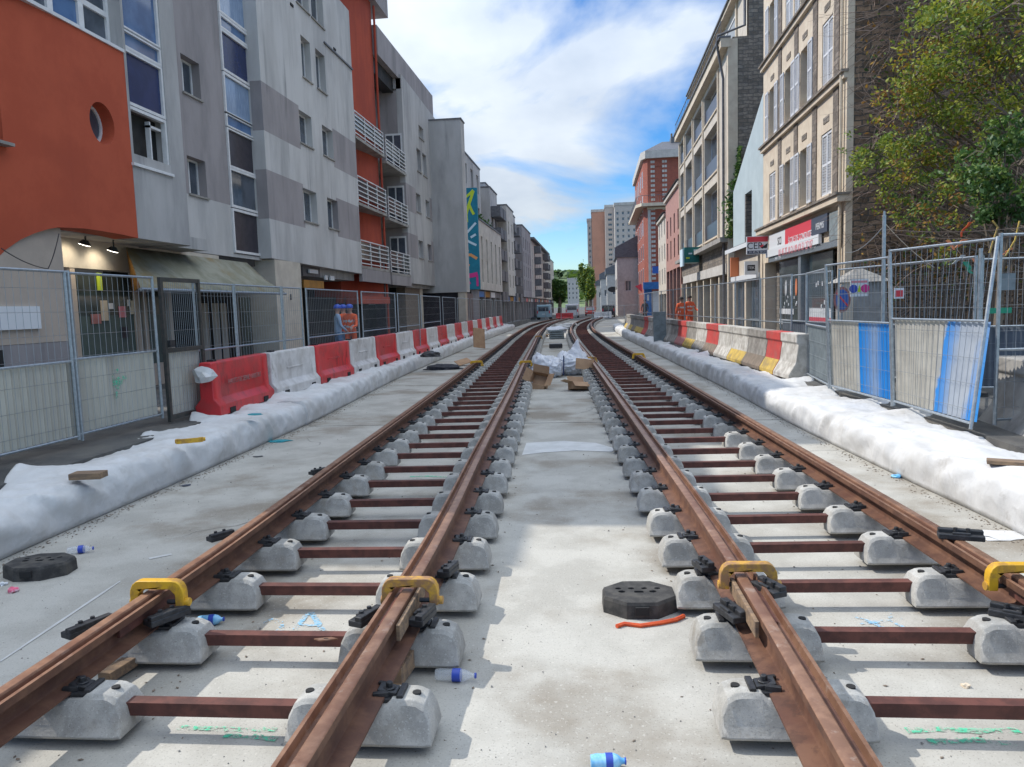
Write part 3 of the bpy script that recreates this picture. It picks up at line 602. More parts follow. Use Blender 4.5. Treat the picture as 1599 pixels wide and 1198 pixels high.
# loose rubber web blocks and black fittings lying about the rails
def fitting(px, py, z, L, rz, label):
    t = empty('rail_fitting', onz(px, py, z), label, 'rail fitting', 'loose black rail fittings'); t.rotation_euler.z = rz
    b = B(); b.cbox((0, 0, .02), (.09, L, .035)); b.cbox((.02, 0, .047), (.045, L*.98, .03)); b.cbox((-.03, 0, .042), (.02, L*.4, .02)); b.build('casting', 'black', t, bevel=.006, world=False)
    for q_ in (.03, -.04): s = B(); s.tube([(0, q_, .05), (0, q_, .073)], .013, 6); s.build('bolt', 'black', t, world=False)
for a in ((138, 985, .22, .26, -.4, 'black rail fitting standing outside the left rail near the white chalk line'), (262, 968, .27, .24, -.5, 'black rail fitting on the sleeper just below the left clamp'),
          (572, 970, .28, .20, -.35, 'black rail fitting left of the right rail in the left track, below the clamp'), (660, 968, .29, .19, -.2, 'black rail fitting right of the stained clamp on the left track'),
          (700, 895, .27, .17, -.2, 'black rail fitting tipped up beside the stained clamp'), (1140, 962, .28, .22, .35, 'black rail fitting lying on the near sleeper block below the worn clamp'),
          (1200, 925, .36, .20, .45, 'black rail fitting hanging at the worn clamp'), (1500, 842, .40, .26, 1.3, 'long black rail fitting lying across the outermost rail'),
          (1582, 965, .24, .22, 1.0, 'black rail fitting on the block at the right picture edge'), (1098, 888, .27, .16, .3, 'black rail fitting on the sleeper block left of the worn clamp'),
          (345, 842, .22, .2, -.6, 'small dark fitting left of the left rail beyond the near clamp'), (497, 740, .2, .2, -.6, 'small dark fitting left of the left rail half way to the far clamp')): fitting(*a)
# octagonal rubber fence bases
def octbase(px, py, z, rx, ry, label, rz):
    t = empty('fence_base', onz(px, py, z), label, 'fence base', 'octagonal rubber fence bases'); t.rotation_euler.z = rz
    ang = [R(22.5+45*k) for k in range(8)]
    o = [(rx*math.cos(a), ry*math.sin(a)) for a in ang]; b = B(); hs = []
    for i in range(4): hs.append((-.13+.085*i, .055, .017))
    for i in range(2): hs.append((-.11+.2*i, -.0, .02))
    # body with real sockets
    loops = [[Vector((u, v, 0)) for u, v in o]]
    for x, y, r in hs: loops.append([Vector((x+r*1.25*math.cos(q*PI/4), y+r*math.sin(q*PI/4), 0)) for q in range(8)])
    loops.append([Vector((u, v, 0)) for u, v in ((-.03, -.02), (.03, -.02), (.03, .012), (-.03, .012))])
    tr = tessellate_polygon(loops); flat = [v for l_ in loops for v in l_]; n = len(flat)
    b.v = [v+Vector((0, 0, .105)) for v in flat]+[v+Vector((0, 0, .03)) for v in flat]; b.f = [tuple(q) for q in tr]; b.m = [0]*len(b.f)
    k0 = 8
    for l_ in loops[1:]:
        k = len(l_); b.f += [(k0+i, k0+(i+1) % k, n+k0+(i+1) % k, n+k0+i) for i in range(k)]; b.m += [0]*k; b.f.append(tuple(n+k0+i for i in range(k))); b.m.append(1); k0 += k
    rings = [[Vector((u*f, v*f, z_)) for u, v in o] for f, z_ in ((1, .105), (1.045, .085), (1.06, 0))]
    b.loft(rings, caps=False)
    b.build('body', ['rubber', 'hole'], t, smooth=False, world=False)
    c = B(); c.cbox((0, -ry*.98, .055), (.085, .03, .05)); c.build('carry_slot', 'hole', t, world=False)
octbase(998, 948, 0, .24, .20, 'black octagonal rubber fence base between the two tracks, an orange strap under it', .05)
octbase(64, 895, 0, .25, .19, 'black octagonal rubber fence base beside the left white roll', .15)
b = B(); b.tube([onz(x, y, .012) for x, y in ((963, 978), (975, 974), (1000, 977), (1030, 973), (1055, 968), (1068, 962))], .014, 6); tag(b.build('strap', 'strap', smooth=True), 'crumpled orange strap lying against the octagonal base between the tracks', 'strap')
# bottles and litter
def bottle(px, py, L, rz, label, m='bottle', lab='blab'):
    t = empty('bottle', onz(px, py, .034), label, 'bottle'); t.rotation_euler.z = rz; pr = [(0, .0), (.0, .028), (.03, .033), (L*.35, .031), (L*.4, .033), (L*.66, .033), (L*.78, .026), (L*.88, .013), (L*.96, .012), (L*.96, 0)]
    b = B(); b.loft([[Vector((x-L/2, r*math.cos(a*PI/7), r*math.sin(a*PI/7))) for a in range(14)] for x, r in pr if r > 0]); b.build('body', m, t, smooth=True, world=False)
    c = B(); c.loft([[Vector((x-L/2, .0345*math.cos(a*PI/7), .0345*math.sin(a*PI/7))) for a in range(14)] for x in (L*.42, L*.62)]); c.build('paper_label', lab, t, smooth=True, world=False)
    d = B(); d.tube([(L*.46, 0, 0), (L*.5, 0, 0)], .015, 12); d.build('cap', lab, t, world=False)
bottle(712, 1054, .22, -.02, 'clear empty water bottle with a blue label, lying right of the near sleeper'); bottle(126, 858, .2, .35, 'clear water bottle with a blue label behind the left octagonal base'); bottle(330, 968, .16, .2, 'crushed blue bottle under the rail beside the left track sleeper', 'litbl'); bottle(950, 1189, .15, .1, 'blue crushed bottle at the bottom edge between the tracks', 'litbl')
def litter(px, py, z, r, m, label, flat=.25, seed=0, sx=1.):
    b = B(); bm = bmesh.new(); bmesh.ops.create_icosphere(bm, subdivisions=2, radius=r)
    for v in bm.verts:
        q = v.co*(1+.75*noise.noise(v.co.normalized()*2.3+Vector((seed, 0, 0)))); v.co = Vector((q.x*sx, q.y, max(q.z, -r*.5)*flat))
    b.add([v.co for v in bm.verts], [tuple(v.index for v in f.verts) for f in bm.faces]); bm.free(); o = b.build('litter', m); o.location = onz(px, py, z+r*flat*.5); return tag(o, label, 'litter')
litter(20, 922, 0, .035, 'litpk', 'pink crumpled wrapper in front of the left octagonal base', .7, 3); litter(5, 912, 0, .03, 'signwhite', 'white scrap of plastic at the left picture edge', .5, 5)
litter(398, 647, .5, .09, 'tealcloth', 'teal rag lying on the left white roll', .12, 7, 1.3); litter(436, 689, 0, .12, 'tealcloth', 'teal rag on the slab at the foot of the left roll', .1, 9, 1.4); litter(290, 758, 0, .05, 'navysign', 'dark scrap at the foot of the left roll', .2, 11); litter(403, 713, 0, .05, 'black', 'thin black scrap on the left concrete strip', .1, 13, 1.5)
litter(1401, 744, 0, .05, 'litbl', 'pale blue plastic bag at the foot of the right roll', .5, 17); litter(1508, 1071, 0, .02, 'cream', 'small beige pebble between the right rails', .7, 19); litter(1562, 836, 0, .13, 'cloth', 'torn white scrap beside the right roll', .05, 21, 1.6); litter(570, 1004, 0, .02, 'cream', 'small crumb of concrete between the left rails', .6, 23)
# fine grit on the slab: uncountable
b = B(); rr = random.Random(3)
for i in range(2600):
    y = 2+rr.random()**1.7*16; x = rr.uniform(-4.9, 3.2); s = rr.uniform(.002, .006)*(1+(rr.random() < .04)*1.3)
    c = Vector((x, y, s*.5)); b.add([c+Vector((s, 0, 0)), c+Vector((-s*.6, s*.8, 0)), c+Vector((-s*.5, -s*.9, 0)), c+Vector((0, 0, s*.8)), c-Vector((0, 0, s*.5))], [(0, 1, 3), (1, 2, 3), (2, 0, 3), (1, 0, 4), (2, 1, 4), (0, 2, 4)])
tag(b.build('grit', 'concrete'), 'fine grit and crumbs scattered over the concrete slab', 'grit', kind='stuff')
b = B()
for i in range(3600):
    y = 2.5+rr.random()**1.5*18; q = rr.random()
    x = (pchip([(0, -4.6), (5.5, -4.95), (8.3, -5.0), (13.4, -5.15), (21.6, -5.75)], [y])[0]+abs(rr.gauss(0, .09))+.02) if q < .4 else (pchip([(0, 3.5), (6.4, 3.37), (8.5, 3.22), (12, 3.0), (21.5, 2.62)], [y])[0]-abs(rr.gauss(0, .07))-.02) if q < .7 else cl(CL if rr.random() < .5 else CR, y)+rr.choice((-1, 1))*(GA+rr.gauss(.0, .28))
    s = rr.uniform(.003, .011); c = Vector((x, y, s*.35)); a = rr.random()*6.3; u = Vector((math.cos(a), math.sin(a), 0))*s*1.5; v = Vector((-math.sin(a), math.cos(a), 0))*s*.8
    b.add([c+u, c+v, c-u, c-v, c+Vector((0, 0, s*.5)), c-Vector((0, 0, s*.3))], [(0, 1, 4), (1, 2, 4), (2, 3, 4), (3, 0, 4), (1, 0, 5), (2, 1, 5), (3, 2, 5), (0, 3, 5)])
tag(b.build('brown_debris', 'jbrown'), 'brown chips and dirt gathered along the rails and the feet of the white rolls', 'debris', kind='stuff')
# ================================================================== white geotextile rolls covering the trench edges
def roll(inn, out, label, seed=0, ztop=.45, y_first=None, y_last=None, jag=.07):
    def itp(P, y): return pchip(P, [y])[0]
    y0 = y_first if y_first is not None else max(inn[0][0], out[0][0]); y1 = y_last if y_last is not None else min(inn[-1][0], out[-1][0])
    rings = []; y = y0; sg = 1 if out[0][1] < inn[0][1] else -1
    NS = 34
    while True:
        xi, xo = itp(inn, y), itp(out, y); w = abs(xo-xi); ring = []
        d = -sg
        zt = ztop*(1+.10*noise.noise(Vector((y*.5, seed, 0))))
        pk = jag*2.3*max(0, 1-abs(((y*.62+seed*.37+.8*noise.noise(Vector((y*.25, seed, 5)))) % 1)-.5)*3.2)*(.35+.9*abs(noise.noise(Vector((math.floor(y*.62+seed*.37), seed, 0.5)))*2))
        edge = pk*.9+.10*noise.noise(Vector((y*.8, seed+9, 0)))+jag*abs(noise.noise(Vector((y*1.7, seed+4, 1))))*2
        for i in range(NS+1):
            s = i/NS
            if s < .36:     # bulging wall on the track side
                q = s/.36; fo = noise.noise(Vector((y*2.6+q*.9, seed, 3)))+.6*noise.noise(Vector((y*6.5+q*2.2, seed, 6))); u = .01-.02*math.sin(q*PI)+.035*fo*math.sin(q*PI*.9)+.15*q*q*q; v = zt*(.02+.93*math.sin(q*PI/2))
            elif s < .9:
                q = (s-.36)/.54; u = .195+(w+edge-.195)*q; v = zt*(.95+.09*math.sin(q*PI)-.10*q)+.0
                v += pk*q*q
                v -= .035*math.sin(q*PI)*max(0, noise.noise(Vector((y*.9, seed, 8)))*2)
            else:
                q = (s-.9)/.1; u = w+edge+.03*q; v = zt*.85+pk-.06*q
            P = Vector((u*3.2, y*1.1, v*3.2+seed))
            wr = .020*noise.noise(P*2.1)+.030*(1-abs(noise.noise(Vector((u*2.5+y*2.1+v*2, y*1.3, seed))))*3.2)*(1 if abs(noise.noise(Vector((u*2.5+y*2.1+v*2, y*1.3, seed))))<.31 else 0)+.014*noise.noise(Vector((u*3+y*.9, y*7.5, v*5)))+.006*noise.noise(P*8)
            k = min(1, s*9)
            ring.append(Vector((xi+d*(u-wr*k*(1 if s < .45 else 0)), y, max(.004, v+wr*k*(1 if s > .2 else .3)))))
        ring = ring+[Vector((ring[-1].x, y, ring[-1].z-.02))]+[Vector((xi+d*.1, y, .004))]
        rings.append(ring)
        if y >= y1: break
        y = min(y1, y+(.045 if y < 12 else .08 if y < 25 else .25))
    b = B(); b.loft(rings); o = b.build('geotextile_roll', 'cloth', smooth=2); return tag(o, label, 'covering', 'white geotextile lengths covering the trench edges')
roll([(0, -4.6), (5.5, -4.95), (8.3, -5.0), (13.4, -5.15)], [(0, -5.5), (6.3, -5.65), (9.7, -5.95), (13.4, -6.08)], 'long near length of white geotextile on the left, a timber offcut lying on it', 0, .42, 3.0, 12.9)
roll([(12, -5.10), (13.4, -5.15), (21.6, -5.75), (30, -6.1)], [(12, -5.95), (13.3, -6.12), (21, -6.32), (30, -6.55)], 'second length of white geotextile on the left, a black jacket lying on it', 3.3, .42, 12.7, 27.0, .1)
roll([(26, -5.95), (32, -6.15), (42.5, -6.6), (56, -6.95), (70, -7.2)], [(26, -6.5), (32, -6.75), (43, -7.15), (56, -7.5), (70, -7.75)], 'farthest length of white geotextile on the left, running to the bend', 6.1, .45, 26.9, 66, .09)
roll([(0, 3.5), (6.4, 3.37), (8.5, 3.22), (12, 3.0), (17.5, 2.82)], [(0, 4.3), (7.8, 4.2), (10.8, 4.1), (15.4, 3.82), (18, 3.6)], 'long near length of white geotextile on the right, partly in bright sun', 11.2, .40, 3.0, 16.6, .06)
roll([(15, 2.9), (17.5, 2.8), (26.8, 2.35), (41.8, 1.62), (52, 1.3)], [(15, 3.75), (21, 3.28), (27.6, 2.8), (42, 2.05), (52, 1.72)], 'far length of white geotextile on the right, curving away beside the barriers', 14.7, .42, 16.3, 60, .05)
# ================================================================== left plastic barriers
def make_plastic(mt):
    t = empty('plastic_barrier', (0, 0, 0), 'x', 'barrier'); L = 2.36
    prof = [(-.20, 0), (-.20, .16), (-.13, .27), (-.10, .80), (-.085, .84), (.085, .84), (.10, .80), (.13, .27), (.20, .16), (.20, 0)]
    b = B(); sec = []
    for y, k in ((0, .8), (.03, .9), (.06, 1), (.24, 1), (.27, .72), (L-.27, .72), (L-.24, 1), (L-.06, 1), (L-.03, .9), (L, .8)):
        ring = []
        for x, z in prof:
            ring.append(Vector((x*(k if .2 < z < .75 else 1), y, z)))
        sec.append(ring)
    b.loft(sec); b.build('shell', mt, t, smooth=True, bevel=.012)
    h = B(); h.cbox((.085, L*.5, .50), (.05, L*.36, .035)); h.build('hand_rib', mt, t, bevel=.008)
    f = B(); f.cbox((.0, .25, .855), (.10, .13, .035)); f.build('filler_cap', 'black', t)
    for q in (.45, L-.45): g = B(); g.cbox((.195, q, .05), (.04, .2, .09)); g.build('forklift_slot', 'hole', t)
    return t
pr_, pw_ = make_plastic('plred'), make_plastic('plwhite'); tr_, tw_ = mktree(pr_), mktree(pw_)
LB = [(0, -6.15), (10.9, -6.0), (13.3, -6.12), (20, -6.25), (28, -6.45), (40, -6.95), (50, -7.4), (62, -7.8)]
y = 11.0; i = 0
ordl = ['nearest', 'second', 'third', 'fourth', 'fifth', 'sixth', 'seventh', 'eighth', 'ninth', 'tenth', 'eleventh', 'twelfth', 'thirteenth', 'fourteenth', 'fifteenth', 'sixteenth', 'seventeenth', 'eighteenth', 'nineteenth', 'twentieth', 'twenty first', 'twenty second']
while i < 21:
    red = i % 2 == 0; x = cl(LB, y); t = tang(LB, y+1.2)
    lab = '%s %s plastic barrier, left row%s' % (ordl[i], 'red' if red else 'white', {0: ', end piece with a white sack hooked on it', 1: ', green paint sprayed on it', 7: ', behind the black jacket'}.get(i, ', counted from the gate'))
    if i < 2: o = (pr_, pw_)[i]; o.location = (x, y, PZ); o.rotation_euler.z = math.atan2(-t.x, t.y); o['label'] = lab
    else: o = dup(None, (x, y, PZ), math.atan2(-t.x, t.y), lab, tree=tr_ if red else tw_)
    tag(o, None, None, 'red and white plastic barriers along the left pavement'); y += 2.42; i += 1
b = B(); mm = facing((-5.845, 12.25, .86), (1, 0, 0)); text('HAUTS DE SEINE HABITAT', .12, 'lettering', 'jpink', pr_, facing((-5.86+.0, 12.2, PZ+.49), (1, 0, 0)))
litter(318, 588, PZ+.55, .16, 'cloth', 'white sack hooked on the end of the nearest red barrier', 1.1, 31)
# ================================================================== right concrete barriers
JB = [(13.5, 4.02), (16, 3.86), (20, 3.66), (26, 3.28), (34, 2.72), (44, 2.2), (54, 1.95)]
def jersey_mesh(c1, c2, L):
    prof = [(-.30, 0), (-.30, .08), (-.17, .30), (-.16, .34), (-.115, .66), (-.15, .70), (-.15, .86), (.15, .86), (.15, .70), (.12, .66), (.16, .34), (.30, .08), (.30, 0)]
    b = B(); ys = [0, .015]+[L*k/6 for k in range(1, 6)]+[L-.015, L]; rings = []
    for y in ys:
        k = .985 if y in (0, L) else 1
        rings.append([Vector((x*k, y, z)) for x, z in prof])
    b.loft(rings); n = len(prof)
    for i in range(len(b.f)-2): b.m[i] = 1 if (i % n) in (0, 1) else 0
    return b
cols = [('jwhite', 'jwhite', 'white'), ('jred', 'jyel', 'red barrier with yellow foot'), ('jgrey', 'jbrown', 'grey'), ('jwhite', 'jyel', 'white barrier with yellow foot'), ('jwhite', 'jwhite', 'white'), ('jred', 'jbrown', 'red'), ('jwhite', 'jgrey', 'white'), ('jgrey', 'jyel', 'grey barrier with yellow foot'), ('jred', 'jpink', 'red'), ('jgrey', 'jgrey', 'grey'), ('jwhite', 'jwhite', 'white'), ('jpink', 'jgrey', 'faded red'), ('jgrey', 'jgrey', 'grey'), ('jwhite', 'jgrey', 'white'), ('jred', 'jred', 'red'), ('jgrey', 'jyel', 'grey'), ('jgrey', 'jyel', 'grey'), ('jgrey', 'jbrown', 'grey'), ('jgrey', 'jyel', 'grey'), ('jgrey', 'jgrey', 'grey'), ('jgrey', 'jyel', 'grey')]
y = 14.9
for i, (a, c, nm) in enumerate(cols):
    L = 1.05 if i in (0, 1) else 1.62 if i < 16 else 1.9
    t = tang(JB, y+L/2); o = jersey_mesh(a, c, L-.035).build('concrete_barrier', [a, c], smooth=False, bevel=.012); o.location = (cl(JB, y), y, PZ+.0); o.rotation_euler.z = math.atan2(-t.x, t.y)
    tag(o, '%s concrete barrier from the near end, right row, %s painted' % (ordl[i], nm) if 'foot' not in nm else '%s concrete barrier of the right row, %s' % (ordl[i], nm.replace(' barrier', ' face')), 'barrier', 'concrete barriers along the right pavement'); y += L
o = jersey_mesh('concrete', 'concrete', 2.6).build('concrete_barrier', ['concrete', 'concrete'], bevel=.02); o.location = (4.78, 7.1, PZ-.1); o.rotation_euler.z = R(-4); o.scale = (1.25, 1, 1.02); tag(o, 'unpainted concrete barrier under the fence at the right picture edge', 'barrier')
o = bar('rubble_block', 'jyel', (4.62, 7.75, PZ+.08), (.3, .35, .18), (.1, .2, .4), 'broken yellow and grey concrete lump at the foot of the unpainted barrier', 'rubble')
# ================================================================== mesh fence panels
WIRE_R = .0028
def panel(p0, p1, zb, H, label, low=0., sheetm='sheet', lean0=(0, 0), lean1=(0, 0), corr=.017, frame='galv', group='site fence panels', rails=(1,), dz0=0., dz1=0., wires=True, name='site_fence', step=.105, feet=False, midrail=None, sheet2=None):
    P0 = Vector((p0[0], p0[1], zb)); P1 = Vector((p1[0], p1[1], zb)); ax = (P1-P0); L = ax.length
    t = empty(name, P0, label, 'fence panel' if name == 'site_fence' else 'gate', group); t.rotation_euler.z = math.atan2(ax.y, ax.x)
    rot = Matrix.Rotation(-t.rotation_euler.z, 3, 'Z')
    l0 = rot @ Vector((*lean0, 0)); l1 = rot @ Vector((*lean1, 0))
    def Q(u, v, d=0):  # u along, v up (metres), d across
        f = u/L; l = l0.lerp(l1, f)*(v/H); return Vector((u, d, v+dz0*(1-f)+dz1*f))+l
    b = B()
    b.tube([Q(0, -.0), Q(0, H+.02)], .021, 8); o_ = b.build('post', frame, t, smooth=True, world=False)
    b = B(); b.tube([Q(L, -.0), Q(L, H+.02)], .021, 8); b.build('post', frame, t, smooth=True, world=False)
    zs = [.06, H] + ([midrail] if midrail else []) + ([low] if low else [])
    for z_ in zs: b = B(); b.tube([Q(.02, z_), Q(L-.02, z_)], .016, 6); b.build('rail', frame, t, smooth=True, world=False)
    if wires:
        b = B(); n = int(L/step)
        for k in range(1, n): u = L*k/n; b.tube([Q(u, .06, .004), Q(u, H, .004)], WIRE_R, 3, caps=False)
        nz_ = 7
        for k in range(nz_): v = .2+(H-.4)*k/(nz_-1); b.tube([Q(0, v, -.004), Q(L, v, -.004)], WIRE_R, 3, caps=False)
        b.build('mesh', 'wire', t, world=False)
    if low:
        b = B(); n = max(4, int(L/.052)); ra = []; rb = []
        for k in range(n+1):
            u = .025+(L-.05)*k/n; d = .045+(corr if k % 2 else -corr); ra.append(Q(u, .07, d)); rb.append(Q(u, low-.01, d))
        vs = ra+rb+[v+Vector((0, .002, 0)) for v in ra+rb]; m = n+1
        b.add(vs, [(i, i+1, m+i+1, m+i) for i in range(n)]+[(2*m+i, 2*m+m+i, 2*m+m+i+1, 2*m+i+1) for i in range(n)]+[(i, m+i, 3*m+i, 2*m+i) for i in (0, n)]+[(m+i, m+i+1, 3*m+i+1, 3*m+i) for i in range(n)])
        b.build('sheet', sheetm, t, world=False)
    if feet:
        for u in (0, L):
            f = B(); f.cbox((u, 0, -.04), (.22, .6, .12)); f.build('foot', 'rubber', t, world=False, bevel=.015)
    return t
def PX(px, x): q = onx(px, 480, x); return q.y
XL = -6.3
def fy(px, x=XL): return onx(px, 500, x).y
gl = 'site fence panels along the left pavement'
panel((-6.5, 3.9), (-6.3, fy(112)), PZ+.08, 2.05, 'hoarding panel at the left picture edge, cream sheet below and mesh above', .98, group=gl, midrail=None)
hp = panel((-6.3, fy(137)-.35), (-6.28, fy(240)), PZ+.1, 2.02, 'hoarding panel beside the gate with a green spray mark on its cream sheet', .98, group=gl)
gt = panel((-6.22, fy(240)+.1), (-6.2, fy(303)), PZ+.05, 2.06, 'narrow dark green site gate standing ajar, mesh above and grey sheet below', 1.0, frame='gate', name='site_gate', group=None, step=.05, corr=.004)
b = B(); b.tube([(.03, 0, .06), (.03, 0, 2.05)], .035, 4); b.tube([(gt.children[1].location.x, 0, 0), (0, 0, .01)], .001, 3)
for u in (.0, fy(303)-fy(240)-.1):
    k = B(); k.cbox((u, 0, 1.03), (.06, .05, 2.1)); k.build('stile', 'gate', gt, world=False)
for v in (.04, 1.02, 2.05): k = B(); k.cbox(((fy(303)-fy(240)-.1)/2, 0, v), (fy(303)-fy(240)-.1, .045, .06)); k.build('cross_rail', 'gate', gt, world=False)
k = B(); k.cbox((.09, -.04, 1.12), (.12, .06, .10)); k.build('lock', 'black', gt, world=False)
seq = [(305, 367), (369, 441), (443, 472), (480, 560), (566, 618), (622, 655), (658, 688), (692, 712), (715, 733), (736, 752), (755, 770), (773, 785), (788, 799), (802, 812)]
gp = ['mesh panel right of the dark gate, before the striped curtains', 'mesh panel under the end of the mossy awning', 'short mesh panel in front of the beige pillar', 'wide mesh panel with the workers behind it', 'mesh panel before the rust red bay', 'mesh panel before the brown shutters', 'mesh panel before the blue grey pillar', 'mesh panel before the blank grey gable', 'mesh panel beside the mural gable', 'first mesh panel past the mural', 'second mesh panel past the mural', 'third mesh panel past the mural', 'fourth mesh panel past the mural', 'fifth mesh panel past the mural']
for (a, c), lb in zip(seq, gp):
    x0, x1 = XL, XL
    ya, yb = fy(a), fy(c)
    if ya > 24: x0 = cl(LB, ya)-.35; x1 = cl(LB, yb)-.35; ya, yb = onx(a, 500, x0).y, onx(c, 500, x1).y
    panel((x0, ya), (x1, yb), PZ+.06, 2.02, lb, group=gl, midrail=.95 if ya < 30 else None, step=.105 if ya < 26 else .25)
# green paint burst on the hoarding
b = B(); rr = random.Random(5)
for i in range(46):
    a = rr.random()*6.28; r_ = abs(rr.gauss(0, .09)); u = (fy(175)-hp.location.y)+r_*math.cos(a); v = .62+r_*math.sin(a)*1.2; s = rr.uniform(.012, .03)
    b.add([(u-s, .024-i*.00002, v-s), (u+s, .024-i*.00002, v-s*.6), (u+s*.7, .024-i*.00002, v+s), (u-s*.8, .024-i*.00002, v+s)], [(0, 1, 2, 3)])
b.build('spray_burst', 'spraygr', hp, world=False)
# right side: blue sprayed panels
gr_ = 'site fence panels along the right pavement'
panel((3.95, 10.58), (4.02, 8.62), PZ+.07, 2.06, 'leaning panel nearest on the right, cream sheet with blue edges sprayed on it', 1.16, 'paintB', lean0=(-.05, .1), lean1=(.40, .38), group=gr_, corr=.020)
panel((3.78, 12.75), (3.96, 10.66), PZ+.05, 2.0, 'second blue sprayed panel, right half of its sheet blue', 1.12, 'paintA', lean0=(-.1, .0), lean1=(-.04, .1), group=gr_, corr=.020)
panel((3.98, 15.0), (3.78, 12.85), PZ+.05, 1.95, 'grey panel with a green spray patch next to the concrete barriers', 1.0, 'pallet', lean0=(0, 0), lean1=(-.08, 0), group=gr_)
panel((4.45, 9.0), (7.6, 9.4), PZ+.05, 2.12, 'open mesh panel at the right picture edge', .0, group=gr_, midrail=.85)
panel((4.6, 9.75), (5.55, 11.7), PZ+.05, 2.0, 'mesh panel behind the blue sprayed ones, leading back to the lot', .0, group=gr_, midrail=.9)
panel((4.75, 15.6), (5.6, 12.0), PZ+.05, 2.02, 'panel with dark sheet behind the second blue sprayed panel', .98, 'sheet_dk', group=gr_)
panel((5.65, 12.1), (8.1, 11.9), PZ+.05, 1.98, 'panel with grey sheet in front of the stake fence', .98, 'sheet_dk', group=gr_, feet=True)
panel((8.15, 11.9), (11.0, 11.7), PZ+.05, 1.98, 'panel with grey sheet at the far right of the lot', .98, 'sheet_dk', group=gr_)
panel((4.35, 18.6), (4.65, 15.7), PZ+.05, 2.0, 'panel with dark sheet in front of the small stone shelter', .98, 'sheet_dk', group=gr_)
yy = 17.2
labs = ['mesh panel before the driving school window', 'mesh panel before the driving school door', 'mesh panel before the pale blue wall', 'mesh panel before the quoined corner', 'mesh panel before the cream shopfront', 'mesh panel before the teal sign', 'mesh panel before the pink house', 'mesh panel before the brick corner house', 'mesh panel before the blue shop', 'farthest mesh panel on the right']
for i, lb in enumerate(labs):
    L = 2.6 if i < 6 else 3.4; x0 = cl(JB, yy)+.45; x1 = cl(JB, yy+L)+.45
    panel((x0, yy), (x1, yy+L-.06), PZ+.05, 2.0, lb, group=gr_, midrail=.95, step=.105 if i < 3 else .25); yy += L
# grey board propped against the barriers, lone pole with wires
bar('leaning_board', 'pallet', (2.50, 30.6, PZ+.55), (.5, .06, 1.25), (R(8), 0, R(-8)), 'tall grey board leaning against the right row of concrete barriers', 'board')
t = empty('wire_pole', (4.32, 12.05, PZ), 'slim galvanised pole carrying loose wires between the blue sprayed panels', 'pole')
b = B(); b.tube([(4.32, 12.05, PZ), (4.31, 12.05, 3.16)], .028, 8); b.build('shaft', 'galv', t, smooth=True)
b = B(); b.tube([(4.31, 12.05, 3.16), (4.31, 12.05, 3.22)], .015, 6); b.build('cap', 'galv', t)
def cable(pts, r, m, label, sag=.15, n=10):
    b = B(); P = []
    for a, c in zip(pts, pts[1:]):
        a, c = Vector(a), Vector(c)
        for i in range(n): f = i/n; q = a.lerp(c, f); q.z -= sag*4*f*(1-f); P.append(q)
    P.append(Vector(pts[-1])); b.tube(P, r, 4); return tag(b.build('cable', m, smooth=True), label, 'cable')
cable([(4.31, 12.05, 3.0), (6.9, 22.2, 3.2)], .008, 'wire', 'loose wire from the slim pole to the cream house'); cable([(4.31, 12.05, 2.95), (8.2, 12.3, 3.25)], .007, 'twig', 'upper slack wire from the slim pole across the ivy wall', .2)
cable([(4.31, 12.05, 2.9), (8.2, 13.3, 3.1)], .006, 'twig', 'lower slack wire from the slim pole across the ivy wall', .2); cable([(4.31, 12.05, 3.05), (5.6, 13.4, 2.4)], .006, 'cream', 'pale cord running down from the slim pole to the mesh panel', .05)
# ================================================================== sacks, boxes, heaps between the tracks
def bag(c, r, h, label, seed, peaks=()):
    t = bmesh.new(); bmesh.ops.create_icosphere(t, subdivisions=5, radius=1)
    for v in t.verts:
        n = v.co.normalized(); f = 1+.10*noise.noise(n*1.7+Vector((seed, 0, 0)))
        rid = (1-abs(noise.noise(n*3.1+Vector((seed, 5, 0)))))**3*.12+(1-abs(noise.noise(n*6.3+Vector((seed, 2, 7)))))**4*.06
        q = Vector((n.x*r, n.y*r*.8, (n.z*.5+.42)*h))*(f)+n*(rid-.1)*r
        for px_, py_, s_, am in peaks:
            d = math.hypot(n.x-px_, n.y-py_)
            if n.z > 0: q.z += am*max(0, 1-d/s_)**1.3
        q.z = max(q.z, 0); v.co = q
    b = B(); b.add([v.co for v in t.verts], [tuple(v.index for v in f.verts) for f in t.faces]); t.free()
    o = b.build('bulk_bag', 'bag', smooth=2); o.location = c; return tag(o, label, 'bulk bag', 'white bulk bags between the tracks')
p1 = onz(858, 594, 0); p2 = onz(893, 590, 0)
bag(p1+Vector((-.12, .85, 0)), .48, .62, 'crumpled white bulk bag on the left, half behind the opened cardboard box', 3, ((-.55, -.1, .6, .22),))
bag(p2+Vector((0, .95, 0)), .56, .66, 'crumpled white bulk bag on the right with one corner pulled up to a tall point', 8, ((.25, -.1, .55, .42), (-.55, .2, .5, .12)))
o = bar('strap', 'navy', p1.lerp(p2, .62)+Vector((0, .32, .33)), (.035, .03, .55), (0, R(2), 0), 'dark blue lifting strap hanging between the two white bags', 'strap')
